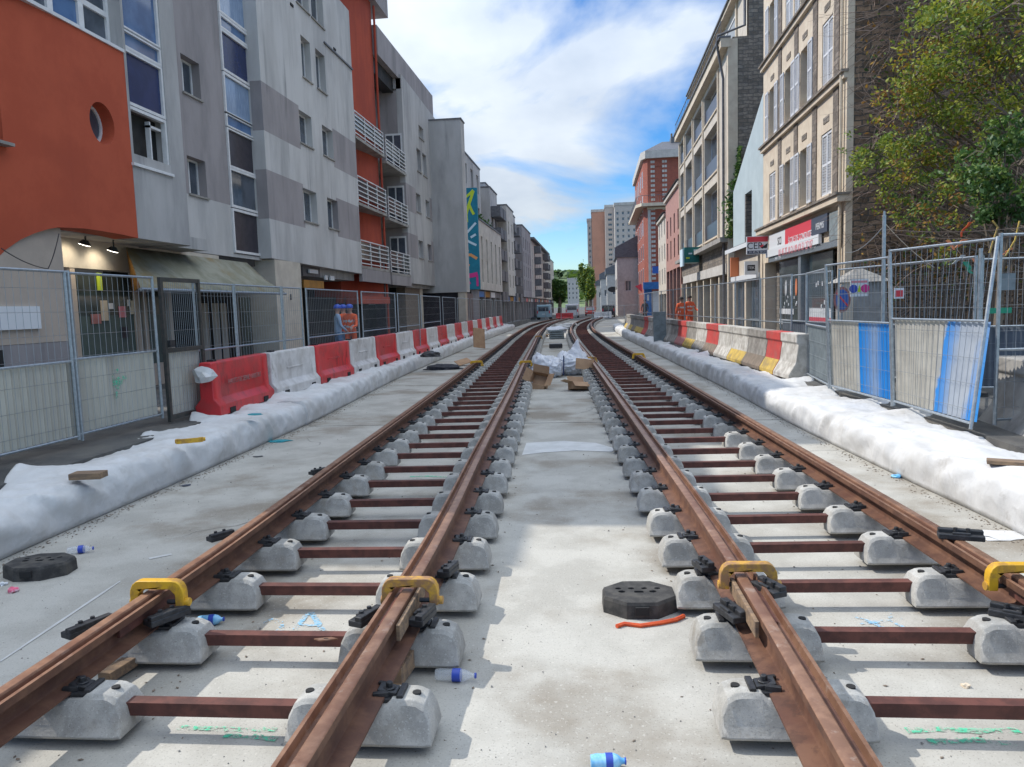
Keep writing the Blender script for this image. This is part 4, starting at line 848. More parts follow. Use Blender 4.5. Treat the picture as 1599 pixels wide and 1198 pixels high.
def carton(c, s, rz, label, tilt=(0, 0), flaps=(.5, -.3, .8, .2)):
    t = empty('cardboard_box', c, label, 'cardboard box'); t.rotation_euler = (tilt[0], tilt[1], rz); w, d, h = s; b = B(); th = .008
    b.box(-w/2, w/2, -d/2, d/2, 0, th); b.box(-w/2, -w/2+th, -d/2, d/2, th, h); b.box(w/2-th, w/2, -d/2, d/2, th, h); b.box(-w/2+th, w/2-th, -d/2, -d/2+th, th, h); b.box(-w/2+th, w/2-th, d/2-th, d/2, th, h); b.build('carton', 'card', t, world=False)
    for i, (x, y_, a) in enumerate(((-w/2, 0, flaps[0]), (w/2, 0, flaps[1]), (0, -d/2, flaps[2]), (0, d/2, flaps[3]))):
        f = B(); 
        if i < 2: sg = -1 if i == 0 else 1; f.loft([[Vector((x, -d/2, h)), Vector((x, d/2, h)), Vector((x+sg*.2*math.cos(a), d/2, h+.2*math.sin(a))), Vector((x+sg*.2*math.cos(a), -d/2, h+.2*math.sin(a)))], [Vector((x, -d/2, h+.006)), Vector((x, d/2, h+.006)), Vector((x+sg*.2*math.cos(a), d/2, h+.006+.2*math.sin(a))), Vector((x+sg*.2*math.cos(a), -d/2, h+.006+.2*math.sin(a)))]])
        else: sg = -1 if i == 2 else 1; f.loft([[Vector((-w/2, y_, h)), Vector((w/2, y_, h)), Vector((w/2, y_+sg*.18*math.cos(a), h+.18*math.sin(a))), Vector((-w/2, y_+sg*.18*math.cos(a), h+.18*math.sin(a)))], [Vector((-w/2, y_, h+.006)), Vector((w/2, y_, h+.006)), Vector((w/2, y_+sg*.18*math.cos(a), h+.006+.18*math.sin(a))), Vector((-w/2, y_+sg*.18*math.cos(a), h+.006+.18*math.sin(a)))]])
        f.build('flap', 'card', t, world=False)
    return t
carton(onz(846, 606, .03)+Vector((-.03, .25, .12)), (.42, .32, .20), -.35, 'opened cardboard box on its side against the right rail of the left track', (R(58), R(10)), (.9, .5, -.6, .7))
carton(onz(903, 610, .02)+Vector((0, .2, 0)), (.40, .30, .16), .4, 'smaller torn cardboard box in front of the right white bag', (R(-12), R(6)), (.2, -.5, -.7, 1.2))
o = bar('cardboard_sheet', 'card', onz(912, 592, .0)+Vector((.02, .45, .36)), (.5, .02, .30), (R(-20), R(8), R(10)), 'upright torn cardboard sheet beside the right white bag', 'cardboard')
def heap(c, r, h, m, label, cat, seed, sy=.8, cr=.35):
    t = bmesh.new(); bmesh.ops.create_icosphere(t, subdivisions=4, radius=1)
    for v in t.verts:
        n = v.co.normalized(); f = 1+cr*noise.noise(n*2.2+Vector((seed, 0, 0)))+.12*noise.noise(n*6+Vector((seed, 3, 0))); v.co = Vector((n.x*r*f, n.y*r*sy*f, max(0, n.z)*h*f))
    b = B(); b.add([v.co for v in t.verts], [tuple(v.index for v in f.verts) for f in t.faces]); t.free(); o = b.build(cat.replace(' ', '_'), m, smooth=2); o.location = c; return tag(o, label, cat)
heap(onz(672, 557, .46), .34, .16, 'black', 'crumpled black jacket lying on the left white roll', 'jacket', 2)
heap(onz(690, 578, 0)+Vector((0, .3, 0)), .62, .16, 'jacketdk', 'flat dark cloth heap on the slab left of the left track', 'cloth heap', 5, .6)
o = bar('cardboard_sheet', 'card', onz(722, 572, 0)+Vector((0, .2, .14)), (.5, .5, .02), (R(14), R(-12), R(30)), 'flattened cardboard lying on the dark cloth heap', 'cardboard')
o = bar('cardboard_sheet', 'card', onz(748, 528, .75)+Vector((0, 0, 0)), (.6, .05, .8), (R(-10), R(8), R(50)), 'brown cardboard standing on the left roll before the barriers', 'cardboard')
t = empty('slab_stack', onz(868, 530, 0)+Vector((0, .6, 0)), 'stack of grey concrete slabs between the tracks behind the white bags', 'slab stack')
for k in range(4): b = B(); c = t.location; b.cbox((c.x+random.uniform(-.03, .03), c.y, .08+k*.13), (.85, .9, .1)); b.build('slab', 'pallet', t, bevel=.01)
o = bar('black_crate', 'black', onz(868, 545, 0)+Vector((0, .0, .14)), (.6, .4, .2), (0, 0, R(4)), 'black plastic crate in front of the grey slab stack', 'crate', .03)
heap(Vector((-3.0, 56, 0)), 1.0, .4, 'bag', 'white sacks heaped between the tracks at the bend', 'sack heap', 11); heap(Vector((-2.6, 66, 0)), 1.2, .4, 'cloth', 'pale heap of sacks beyond the bend', 'sack heap', 14)
t = empty('pallet', (-2.7, 48, 0), 'pale wooden pallet between the tracks before the bend', 'pallet')
for k in range(5): b = B(); b.box(-3.2, -2.2, 47.6+k*.2, 47.72+k*.2, .12, .15); b.build('board', 'wood', t)
for k in range(3): b = B(); b.box(-3.2+.42*k, -3.1+.42*k, 47.6, 48.5, .0, .12); b.build('bearer', 'wood', t)
# yellow hook lying on the left roll
clamp(None, 1, 0, 0, 'yellow clamp lying flat on the left white roll', 'yellow', .5, lie=onz(296, 688, .50), k=.95)
# ================================================================== people
def person(loc, rz, label, top='hivis', legs='jean', hat='helmet', pose='stand', H=1.76, stripes=True):
    t = empty('person', loc, label, 'person'); t.rotation_euler.z = rz; k = H/1.76
    J = {'pel': (0, 0, .95), 'sp': (0, .0, 1.15), 'ch': (0, -.01, 1.36), 'nk': (0, 0, 1.50), 'hd': (0, .015, 1.60), 'hc': (0, .02, 1.68), 'tp': (0, .01, 1.735)}
    fr = {'pel': .155, 'sp': .145, 'ch': .165, 'nk': .058, 'hd': .082, 'hc': .092, 'tp': .06}; E = [('pel', 'sp'), ('sp', 'ch'), ('ch', 'nk'), ('nk', 'hd'), ('hd', 'hc'), ('hc', 'tp')]
    for s, n in ((-1, 'l'), (1, 'r')):
        bend = {'stand': (0, 0), 'reach': (.42, .3)}[pose] if s < 0 or pose == 'stand' else (.15, .2)
        el = (s*.27, .0+bend[0]*.3, 1.12); wr = (s*.26, .08+bend[0]*.6, .88+bend[1]*.7); pm = (s*.255, .11+bend[0]*.75, .82+bend[1]*.75)
        J.update({'sh'+n: (s*.19, 0, 1.42), 'el'+n: el, 'wr'+n: wr, 'pm'+n: pm}); fr.update({'sh'+n: .07, 'el'+n: .05, 'wr'+n: .033, 'pm'+n: .036}); E += [('ch', 'sh'+n), ('sh'+n, 'el'+n), ('el'+n, 'wr'+n), ('wr'+n, 'pm'+n)]
        for fi, (dx, ln) in enumerate(((-.03, .06), (-.011, .075), (.009, .07), (.028, .055))):
            a = 'f%d%s' % (fi, n); J[a] = (pm[0]+s*dx*.4, pm[1]+.02+dx*.9, pm[2]-.045); J[a+'t'] = (pm[0]+s*dx*.4-s*.012, pm[1]+.03+dx*.9, pm[2]-.04-ln); fr[a] = .010; fr[a+'t'] = .008; E += [('pm'+n, a), (a, a+'t')]
        J['th'+n] = (pm[0]-s*.03, pm[1]+.055, pm[2]-.035); fr['th'+n] = .010; E.append(('pm'+n, 'th'+n))
        st = .06*s if pose == 'stand' else .14*s
        J.update({'hp'+n: (s*.10, 0, .90), 'kn'+n: (s*.12, .03+st*.4, .50), 'an'+n: (s*.13, st, .09), 'to'+n: (s*.145, st+.17, .045)}); fr.update({'hp'+n: .105, 'kn'+n: .068, 'an'+n: .05, 'to'+n: .042}); E += [('pel', 'hp'+n), ('hp'+n, 'kn'+n), ('kn'+n, 'an'+n), ('an'+n, 'to'+n)]
    ks = list(J); me = bpy.data.meshes.new('body'); me.from_pydata([Vector(J[q])*k for q in ks], [(ks.index(a), ks.index(c)) for a, c in E], []); ob = bpy.data.objects.new('body', me); C.objects.link(ob)
    md = ob.modifiers.new('s', 'SKIN'); sv = me.skin_vertices[0].data if me.skin_vertices else None
    if sv is None: 
        bm = bmesh.new(); bm.from_mesh(me); bm.verts.layers.skin.verify(); bm.to_mesh(me); bm.free(); sv = me.skin_vertices[0].data
    for i, q in enumerate(ks):
        r_ = fr[q]*k; sv[i].radius = (r_, r_*.78) if q in ('pel', 'sp', 'ch') else (r_, r_); sv[i].use_root = q == 'pel'
    ob.modifiers.new('u', 'SUBSURF').levels = 2
    dg = bpy.context.evaluated_depsgraph_get(); nm = bpy.data.meshes.new_from_object(ob.evaluated_get(dg)); bpy.data.objects.remove(ob)
    for q in (top, legs, 'skin', 'black', 'reflect'): nm.materials.append(M[q])
    pts = [(q, Vector(J[q])*k) for q in ks]
    for p in nm.polygons:
        c = p.center; n_ = min(pts, key=lambda a: (a[1]-c).length)[0]; z = c.z/k
        arm = abs(c.x) > .20*k and z > .7
        mi = 2 if (n_[:2] in ('pm', 'f0', 'f1', 'f2', 'f3', 'th') or n_ in ('hd', 'hc', 'tp') or z > 1.5) else 3 if z < .12 else 0 if (z > .93 or arm) else 1
        if stripes and mi == 0 and not arm and (1.07 < z < 1.12 or 1.24 < z < 1.29): mi = 4
        if stripes and mi == 1 and (.36 < z < .41): mi = 4
        p.material_index = mi
        p.use_smooth = True
    # face: nose, brow and ears drawn out of the head surface
    for v in nm.vertices:
        c = v.co/k
        if 1.6 < c.z < 1.68 and abs(c.x) < .018 and c.y > .05: v.co.y += .02*k
        if 1.6 < c.z < 1.67 and abs(c.x) > .07 and abs(c.y-.01) < .03: v.co.x *= 1.12
        if 1.655 < c.z < 1.68 and .02 < abs(c.x) < .05 and c.y > .06: v.co.y -= .008*k
    nm.name = 'body'; o = bpy.data.objects.new('body', nm); C.objects.link(o); o.parent = t
    hb = B(); rings = []
    for a, zz in ((.108, 1.665), (.112, 1.69), (.104, 1.73), (.08, 1.77), (.04, 1.79), (.01, 1.795)):
        rings.append([Vector((a*math.cos(q*PI/8)*k, (.015+a*1.08*math.sin(q*PI/8))*k, zz*k)) for q in range(16)])
    hb.loft(rings); hb.cbox((0, .13*k, 1.672*k), (.13*k, .06*k, .012*k))
    if hat == 'helmet': hb.build('helmet', 'helmet', t, smooth=True, world=False)
    else: hb.f = hb.f[:-6]; hb.m = hb.m[:-6]; hb.build('hair', 'hair', t, smooth=True, world=False)
    return t
def at(px, y): q = ony(px, 500, y); return (q.x, y, PZ)
person(at(527, 22.6), R(-60), 'worker in blue helmet and light blue top, leftmost of the three behind the left fence', 'shirtbl', 'jean', 'helmet', 'reach', stripes=False)
person(at(537, 23.3), R(70), 'worker in blue helmet, orange vest and blue trousers, middle of the three', 'hivis', 'jean', 'helmet', 'stand')
person(at(547, 22.8), R(170), 'worker in blue helmet and full orange hi-vis suit, rightmost of the three', 'hivis', 'hivis', 'helmet', 'reach')
person((4.0, 36.5, PZ), R(20), 'worker in orange hi-vis suit with dark hair, left of the pair on the right pavement', 'hivis', 'hivis', 'hair', 'stand', 1.74)
person((4.45, 37.2, PZ), R(200), 'worker in orange hi-vis suit, right of the pair on the right pavement', 'hivis', 'hivis', 'hair', 'reach', 1.8)
person((3.9, 62, PZ), R(160), 'passer-by in black clothes in front of the blue shopfront', 'jacketdk', 'jacketdk', 'hair', 'stand', stripes=False)
person((-8.9, 52, PZ), R(10), 'passer-by in light blue shirt under the mural building', 'shirtbl', 'jacketdk', 'hair', 'stand', stripes=False)
person((-9.3, 58, PZ), R(190), 'passer-by in dark coat walking by the shops past the mural', 'jacketdk', 'jean', 'hair', 'stand', stripes=False)
person((-8.8, 47, PZ), R(190), 'passer-by in orange top by the blank grey gable', 'plred', 'jacketdk', 'hair', 'stand', stripes=False)
# ================================================================== left buildings
def Y(px, x, py=300): return onx(px, py, x).y
def Z(px, py, x): return onx(px, py, x).z
def bx(name, m, parent, x0, x1, y0, y1, z0, z1, bevel=0):
    b = B(); b.box(min(x0, x1), max(x0, x1), min(y0, y1), max(y0, y1), min(z0, z1), max(z0, z1)); return b.build(name, m, parent, bevel=bevel)
# --- orange block with the protruding grey volume and shop under it
OX, AX = -9.0, -10.2
t = empty('apartment_building', (OX, 12, PZ), 'burnt orange rendered building with a round window over a lit shopfront', 'building', 'apartment buildings on the left side')
yO1 = Y(204, OX, 220); zb = Z(216, 372, OX); zs = Z(192, 80, OX)
def ocurve(u): return -.22*((u-13.0)/2.0)**2*.55 if u < 13.4 else -.22*.04*.55
arch = [(7.4, PZ), (9.6, PZ+.1), (10.35, Z(0, 415, OX)-.15)]
for px, py in ((8, 404), (20, 390), (40, 374), (60, 364), (78, 358), (93, 355), (115, 356), (133, 357), (160, 361), (190, 366)): q = onx(px, py, OX); arch.append((q.y, q.z))
outline = [(7.4, PZ)]+arch[1:]+[(yO1, zb), (yO1, zs+.0), (7.4, zs-.1)]
rq = onx(160, 193, OX); rr_ = .36
circ = [(rq.y+rr_*math.cos(a*PI/14), rq.z+rr_*1.05*math.sin(a*PI/14)) for a in range(28)]
yw = Y(-30, OX, 150), Y(10, OX, 150)
lw = (yw[0]-.9, yw[1]-.02, Z(10, 222, OX), Z(0, 95, OX))
wall('orange_wall', outline, [circ, lw], OX, 1, 'orange', t, thick=.5, cuts=[('u', 7.8+.35*k) for k in range(19)], curve=ocurve)
bx('soffit', 'greyl', t, OX-.52, AX-.0, 9.6, 18.0, zb+.02, zb+.3)
o = B(); F = PT('x', OX, 1)
ring = lambda r, d, n=28: [F(rq.y+r*math.cos(a*2*PI/n), rq.z+r*1.05*math.sin(a*2*PI/n), d) for a in range(n)]
o.loft([ring(rr_, -.25), ring(rr_-.05, -.25), ring(rr_-.05, -.30), ring(rr_, -.30)], closed=True, caps=False); w = o.build('round_window', 'white', t, smooth=True)
o = B(); o.loft([ring(rr_-.02, -.28), ring(rr_-.02, -.29)]); o.build('pane', 'glass', w)
window(t, lw, OX, 1, rec=.2, mull=1)
# windows set back above the orange wall, white mullions
q0 = 9.4; b = B(); F = PT('x', OX-.25, 1)
for k in range(6):
    u0 = q0+k*(yO1-q0)/6; u1 = q0+(k+1)*(yO1-q0)/6; w = B()
    ubox(w, F, u0, u0+.07, zs+.02, zs+2.2, -.1, 0); ubox(w, F, u1-.07, u1, zs+.02, zs+2.2, -.1, 0); ubox(w, F, u0+.07, u1-.07, zs+.02, zs+.1, -.1, 0); ubox(w, F, u0+.07, u1-.07, zs+.62, zs+.72, -.1, 0)
    w = w.build('window', 'white', t); g = B(); ubox(g, F, u0+.02, u1-.02, zs+.05, zs+2.15, -.07, -.05); g.build('pane', 'glassbl' if k % 2 == 0 else 'glass', w)
bx('sill_band', 'white', t, OX-.4, OX+.03, 8.6, yO1-.01, zs+.0-.03, zs+.03)
bx('upper_wall', 'greyl', t, OX-.3, OX-1.5, 9.0, yO1, zs+2.2, 10.6)
# grey volume with the tall window strip
yg0, yg1 = yO1, Y(290, OX, 200)
ys0_ = 0
ys0, ys1 = Y(199, OX, 165)+.03, Y(259, OX, 165)
gp_ = [(yg0, zb-.0), (yg1-.22, zb), (yg1-.22, 11.4), (yg0, 11.4)]
wall('grey_volume', gp_, [(ys0+.06, ys1, Z(262, 257, OX), 10.6)], OX, 1, 'grey', t, thick=.35)
b = B(); prof = [(OX-.22+.22*math.cos(a), yg1-.22+.22*math.sin(a)) for a in [k*PI/16 for k in range(9)]]+[(AX-.3, yg1), (AX-.3, yg1-.22)]
b.prism(prof, lambda u, v, q: Vector((u, v, q)), zb, 11.4); b.build('rounded_corner', 'grey', t, smooth=True)
zz = [Z(226, p, OX) for p in (257, 176, 170, 92, 88, 63, 60)]+[10.6]
F = PT('x', OX, 1)
rows = [(zz[0], zz[1], 'dark'), (zz[2], zz[3], 'navy'), (zz[4], zz[5], 'glassbl'), (zz[6], zz[6]+1.3, 'glassbl'), (zz[6]+1.38, zz[6]+1.9, 'glassbl')]
for z0, z1, m_ in rows:
    w = B(); f = .06
    ubox(w, F, ys0, ys0+f, z0-.03, z1+.03, -.12, -.02); ubox(w, F, ys1-f, ys1, z0-.03, z1+.03, -.12, -.02); ubox(w, F, ys0+f, ys1-f, z0-.03, z0+.03, -.12, -.02); ubox(w, F, ys0+f, ys1-f, z1-.03, z1+.03, -.12, -.02)
    if m_ == 'dark': c = ys0+(ys1-ys0)*.62; ubox(w, F, c, c+.04, z0+.03, z1-.1, -.2, -.1); ubox(w, F, c, ys1-.1, z1-.22, z1-.17, -.2, -.1)
    w = w.build('window', 'white', t); g = B(); ubox(g, F, ys0+.01, ys1-.01, z0, z1, -.09-(.2 if m_ == 'dark' else 0), -.075-(.2 if m_ == 'dark' else 0)); g.build('pane', m_, w)
bx('sill', 'white', t, OX-.1, OX+.05, ys0-.04, ys1+.05, zz[0]-.09, zz[0]-.035)
# ground floor: beige pier and lit shopfront
pk = Y(104, OX-.12, 450)
bx('beige_pier', 'beige', t, OX-.14, OX-.6, 6.5, pk, 1.62, zb); bx('pier_base', 'mauve', t, OX-.145, OX-.6, 6.5, pk, PZ, 1.615)
yv0, yv1 = Y(-60, OX, 540), Y(14, OX, 540)
bx('vent_grille', 'hole', t, OX-.10, OX-.2, yv0, yv1, .65, 1.55)
s = bx('poster_board', 'signwhite', t, OX-.09, OX-.2, Y(-70, OX, 500), Y(72, OX, 500), Z(70, 513, OX), Z(70, 478, OX))
ga, gb = Y(96, AX, 450), Y(258, AX, 450); zt = Z(110, 421, AX)
bx('sign_band', 'cream2', t, AX, AX-.3, ga-.6, Y(345, AX, 450), zt+.04, zb+.05)
bx('shop_window', 'frost', t, AX-.05, AX-.1, ga+.2, gb, PZ+.5, zt-.05); bx('shop_window_top', 'shopglass', t, AX-.04, AX-.11, ga+.2, gb, zt-.9, zt-.04)
for px in (112, 211, 222, 262): q = Y(px, AX, 480); bx('shop_mullion', 'beige', t, AX+.03, AX-.1, q, q+.14, PZ, zt+.02)
bx('stall_riser', 'beige', t, AX+.02, AX-.2, ga, gb, PZ, PZ+.5)
for px, py, w_, h_, m_ in ((157, 440, .16, .36, 'mlime'), (165, 485, .22, .42, 'cream'), (152, 498, .3, .2, 'jpink'), (193, 487, .22, .24, 'pinkred'), (197, 519, .2, .24, 'ink'), (175, 478, .14, .12, 'signwhite'), (208, 480, .16, .3, 'cream'), (203, 473, .1, .14, 'signwhite')):
    q = onx(px, py, AX); bx('window_sticker', m_, t, AX-.02, AX-.035, q.y-w_/2, q.y+w_/2, q.z-h_/2, q.z+h_/2)
for i, (px, py) in enumerate(((134, 380), (178, 390))):
    q = onx(px, py, AX+.45); l_ = empty('spotlight', q, ['lit floodlight over the shopfront, left one of two', 'lit floodlight over the shopfront, next to the awning'][i], 'spotlight', 'floodlights under the orange overhang')
    b = B(); b.tube([q+Vector((0, 0, .06)), q+Vector((-.03, 0, -.02))], .05, 12, r1=.12); b.tube([q+Vector((0, 0, .05)), (q.x, q.y, zb+.02)], .015, 6); b.build('lamp_body', 'black', l_, smooth=True)
    b = B(); b.tube([q+Vector((-.03, 0, -.022)), q+Vector((-.033, 0, -.03))], .105, 14); b.build('bulb', 'lampglow', l_)
    ld = bpy.data.lights.new('spotlight_lamp', 'SPOT'); ld.energy = 15; ld.spot_size = R(120); ld.spot_blend = .6; ld.shadow_soft_size = .08; ld.color = (1, .88, .68); lo = bpy.data.objects.new('lamp_light', ld); C.objects.link(lo); lo.parent = l_
    lo.location = (-.04, 0, -.05); lo.rotation_euler = Vector((.62, 0, .55)).to_track_quat('Z', 'Y').to_euler()
cable([onx(2, 388, -8.5), onx(75, 420, -8.7), onx(92, 365, -8.9)], .008, 'black', 'thin black cable sagging in front of the orange wall', .05)
# --- recessed grey building A: small windows, blue strip, awning shop
BXF = -9.8
tA = empty('apartment_building', (AX, 20, PZ), 'pale grey building with a tall blue window strip above the mossy awning', 'building', 'apartment buildings on the left side')
yA0, yA1 = yg1-1.0, Y(400, AX, 200)+.15; zA = Z(375, 400, AX)
h1 = wlx(284, 84, 312, 156, AX, 'L'); h2 = wlx(294, 243, 322, 309, AX, 'L')
h3 = (h2[0]+.1, h2[1]+.1, h1[3]+1.2, h1[3]+2.6)
st0, st1 = Y(352, AX, 200), Y(400, AX, 200)
zst = Z(375, 397, AX)
wall('wall', [(yA0, zA-.05), (yA1+.1, zA-.05), (yA1+.1, 12.6), (yA0, 12.6)], [h1, h2, (st0, st1, zst, 12.3)], AX, 1, ['greyl', 'mauve'], tA, cuts=[('v', Z(350, 318, AX)), ('v', Z(350, 150, AX))], idx=lambda u, v, d: 1 if v > Z(350, 318, AX) else 0)
for h in (h1, h2): window(tA, h, AX, 1, rec=.22, mull=1)
F = PT('x', AX, 1)
pz = [Z(374, p, AX) for p in (393, 331, 324, 270, 265, 210, 206, 189, 186, 131, 124, 69, 64, 48, 42, -30)]
for k, m_ in enumerate(('darkpanel', 'glass', 'darkpanel', 'glassbl', 'curtain', 'navy', 'glassbl', 'curtain')):
    z0, z1 = pz[2*k], pz[2*k+1]; w = B(); f = .07
    ubox(w, F, st0, st0+f, z0-.05, z1+.05, -.08, .05); ubox(w, F, st1-f, st1, z0-.05, z1+.05, -.08, .05); ubox(w, F, st0+f, st1-f, z0-.05, z0+.02, -.08, .05); ubox(w, F, st0+f, st1-f, z1-.02, z1+.05, -.08, .05)
    w = w.build('window', 'white', tA); g = B(); ubox(g, F, st0+.01, st1-.01, z0, z1, -.03, -.01); g.build('pane', m_, w)
bx('back_body', 'grey', tA, AX-.35, AX-5, yA0-1, yA1+3, zA-.4, 12.6)
# shop beneath
yS1 = Y(418, BXF, 430)+.1
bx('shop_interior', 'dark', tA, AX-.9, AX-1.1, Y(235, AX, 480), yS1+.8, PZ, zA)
bx('lintel', 'dark', tA, AX-.02, AX-1.0, Y(345, AX, 450), yS1, zA-.25, zA-.06)
for i, px in enumerate((318, 335, 348, 362, 376, 388)):
    q = Y(px, AX-.3, 520); b = B(); n = 7; ra = [Vector((AX-.3+(.03 if k % 2 else -.03), q+k*.05, PZ)) for k in range(n)]; rb = [v+Vector((0, 0, 1.9)) for v in ra]; b.add(ra+rb, [(k, k+1, n+k+1, n+k) for k in range(n-1)]); 
    if i < 3: b.build('curtain', 'beige', tA)
bx('security_grille', 'shopglass', tA, AX-.2, AX-.22, Y(385, AX, 480), yS1-.1, PZ+.2, 2.5)
aw = empty('awning', (AX+.1, 17.5, 3.2), 'mossy green and ochre fabric awning over the grey shopfront', 'awning')
ya0, ya1 = Y(190, AX, 387), 21.3; zt0, zt1 = Z(190, 386, AX+.1), Z(387, 411, AX+.1); XF = -9.0; zf = Z(445, 459, XF); yf0 = Y(232, XF, 440)
b = B(); n = 16; top = []; bot = []
for k in range(n+1):
    f = k/n; yk = ya0+(ya1-ya0)*f; yk2 = yf0-.3+(ya1-yf0+.3)*f; top.append(Vector((AX+.1, yk, zt0+(zt1-zt0)*f))); s_ = -.03 if k % 2 else .02; bot.append(Vector((XF, yk2, zf+.03+s_*.4)))
mid = [a.lerp(c, .5)+Vector((0, 0, -.05+(.03 if k % 3 == 0 else -.02))) for k, (a, c) in enumerate(zip(top, bot))]
m_ = n+1; b.add(top+mid+bot, [(i, i+1, m_+i+1, m_+i) for i in range(n)]+[(m_+i, m_+i+1, 2*m_+i+1, 2*m_+i) for i in range(n)])
o = b.build('fabric', 'awning', aw, smooth=2); sm = o.modifiers.new('s', 'SOLIDIFY'); sm.thickness = .01
b = B(); b.add([top[0], bot[0], (AX+.1, ya0+.1, zf), top[0]+Vector((0, .02, 0)), bot[0]+Vector((0, .02, 0)), Vector((AX+.1, ya0+.12, zf))], [(0, 1, 2), (3, 5, 4), (0, 3, 4, 1), (1, 4, 5, 2), (2, 5, 3, 0)]); b.build('side_panel', 'awnin', aw)
b = B(); b.tube([(XF+.01, yf0-.3, zf), (XF+.01, ya1+.05, zf)], .035, 8); b.build('front_bar', 'galv', aw, smooth=True)
# --- facade B with staggered bands
tB = empty('apartment_building', (BXF, 25, PZ), 'weathered grey building with mauve bands, rust red stair bay and white balconies', 'building', 'apartment buildings on the left side')
yB0, yB1 = Y(418, BXF, 300), Y(559, BXF, 300)
zB0 = Z(500, 414, BXF); zBt = 14.2
wr = {}
wr['a1'] = wlx(471, 54, 485, 127, BXF, 'L'); wr['a2'] = wlx(494, 78, 508, 148, BXF, 'L')
wr['b1'] = wlx(468, 170, 487, 231, BXF, 'L'); wr['b2'] = wlx(504, 197, 520, 250, BXF, 'L')
wr['c1'] = wlx(474, 293, 495, 349, BXF, 'L'); wr['c2'] = wlx(512, 309, 528, 360, BXF, 'L')
zr = {}
for k in 'abc':
    z0 = (wr[k+'1'][2]+wr[k+'2'][2])/2; z1 = (wr[k+'1'][3]+wr[k+'2'][3])/2; zr[k] = (z0, z1)
    for j in '12': h = wr[k+j]; wr[k+j] = (h[0], h[1], z0, z1)
for j in '12': h = wr['a'+j]; wr['d'+j] = (h[0]-.2, h[1]+.1, h[3]+1.0, h[3]+2.3)
u1_, u2_ = wr['b1'][0], wr['b2'][1]
def bidx(u, v, d):
    for k in 'bc':
        if zr[k][0]-.25 < v < zr[k][1]+.12 and (u < u1_ or u > u2_): return 1
    return 0
wall('wall', [(yB0, zB0), (yB1, zB0-.12), (yB1, zBt), (yB0, zBt)], list(wr.values()), BXF, 1, ['greyl', 'mauve'], tB, cuts=[('u', u1_-.001), ('u', u2_+.001)]+[('v', v) for k in 'bc' for v in (zr[k][0]-.25, zr[k][1]+.12)], idx=bidx, thick=.35)
for k, h in wr.items(): window(tB, h, BXF, 1, rec=.22, mull=1, pane='glass')
bx('return_wall', 'greyl', tB, BXF-.01, AX-.6, yB0+.001, yB0+.3, zB0+.02, zBt)
bx('back_body', 'grey', tB, BXF-.36, BXF-8, yB0+.3, yB1, zB0-.4, zBt+.4)
bx('far_return', 'greyl', tB, BXF-.36, BXF-1.1, yB1-.25, yB1-.002, zB0-.1, zBt)
for px, py in ((455, 8), (522, 77)): q = onx(px, py, BXF); bx('vent', 'hole', tB, BXF+.03, BXF-.05, q.y-.12, q.y+.12, q.z-.04, q.z+.04)
# two-storey parapet step with a ledge
q = onx(505, 30, BXF)
bx('ledge', 'zinc', tB, BXF+.06, BXF-.1, Y(503, BXF, 30), yB1, q.z-.9, q.z-.84)
# pillars and shop under B
yP0, yP1 = Y(432, BXF, 430), Y(470, BXF, 430)
bx('beige_pillar', 'cream2', tB, BXF+.0, BXF-1.6, yP0-.1, yP1, PZ, zB0-.02)
bx('house_number', 'ink', tB, BXF+.012, BXF, (yP0+yP1)/2-.05, (yP0+yP1)/2+.05, Z(455, 464, BXF)-.09, Z(455, 464, BXF)+.09)
bx('shop_back', 'dark', tB, BXF-2.4, BXF-2.6, yP1, Y(690, -10, 440), PZ, zB0)
for px0, px1, py0, py1, m_, x in ((473, 500, 415, 432, 'zinc', BXF-.3), (474, 505, 438, 450, 'awnin', BXF-.25), (484, 497, 421, 427, 'signwhite', BXF-.2), (508, 512, 430, 437, 'signwhite', BXF-.22), (516, 522, 431, 438, 'signwhite', BXF-.22)):
    bx('shop_fitting', m_, tB, x, x-.06, Y(px0, x, 430), Y(px1, x, 430), Z((px0+px1)/2, py1, x), Z((px0+px1)/2, py0, x))
# red stair bay
RX = BXF-.95; yR1 = Y(605, BXF, 300)
zRt = Z(560, 12, RX)
b = B(); ns = 14; yr0 = yB1+.02
ring0 = []
for k in range(ns+1):
    f = k/ns; ring0.append((RX+.62*math.sin(f*PI*.5)**2*.9, yr0+(yR1-yr0)*f))
poly = ring0+[(RX-1.2, yR1), (RX-1.2, yr0)]
b.prism(poly, lambda u, v, q: Vector((u, v, q)), 2.35, zRt+.2); b.build('red_bay', 'orange2', tB, smooth=True)
bx('red_bay_lintel', 'orange2', tB, BXF-.8, BXF-.1, yr0+.1, yR1-.1, 2.3, 2.62); bx('shop_dark', 'dark', tB, BXF-1.2, BXF-1.3, yr0-3.5, yR1, PZ, 2.6)
q = yR1; b = B(); b.tube([(BXF-.22, q-.12, .5), (BXF-.22, q-.12, zRt)], .055, 8); b.build('downpipe', 'orange2', tB, smooth=True)
bx('roof_hood', 'mauve', tB, BXF-.1, BXF-3, yr0-.1, yR1+2, zRt+.2, zRt+1.15)
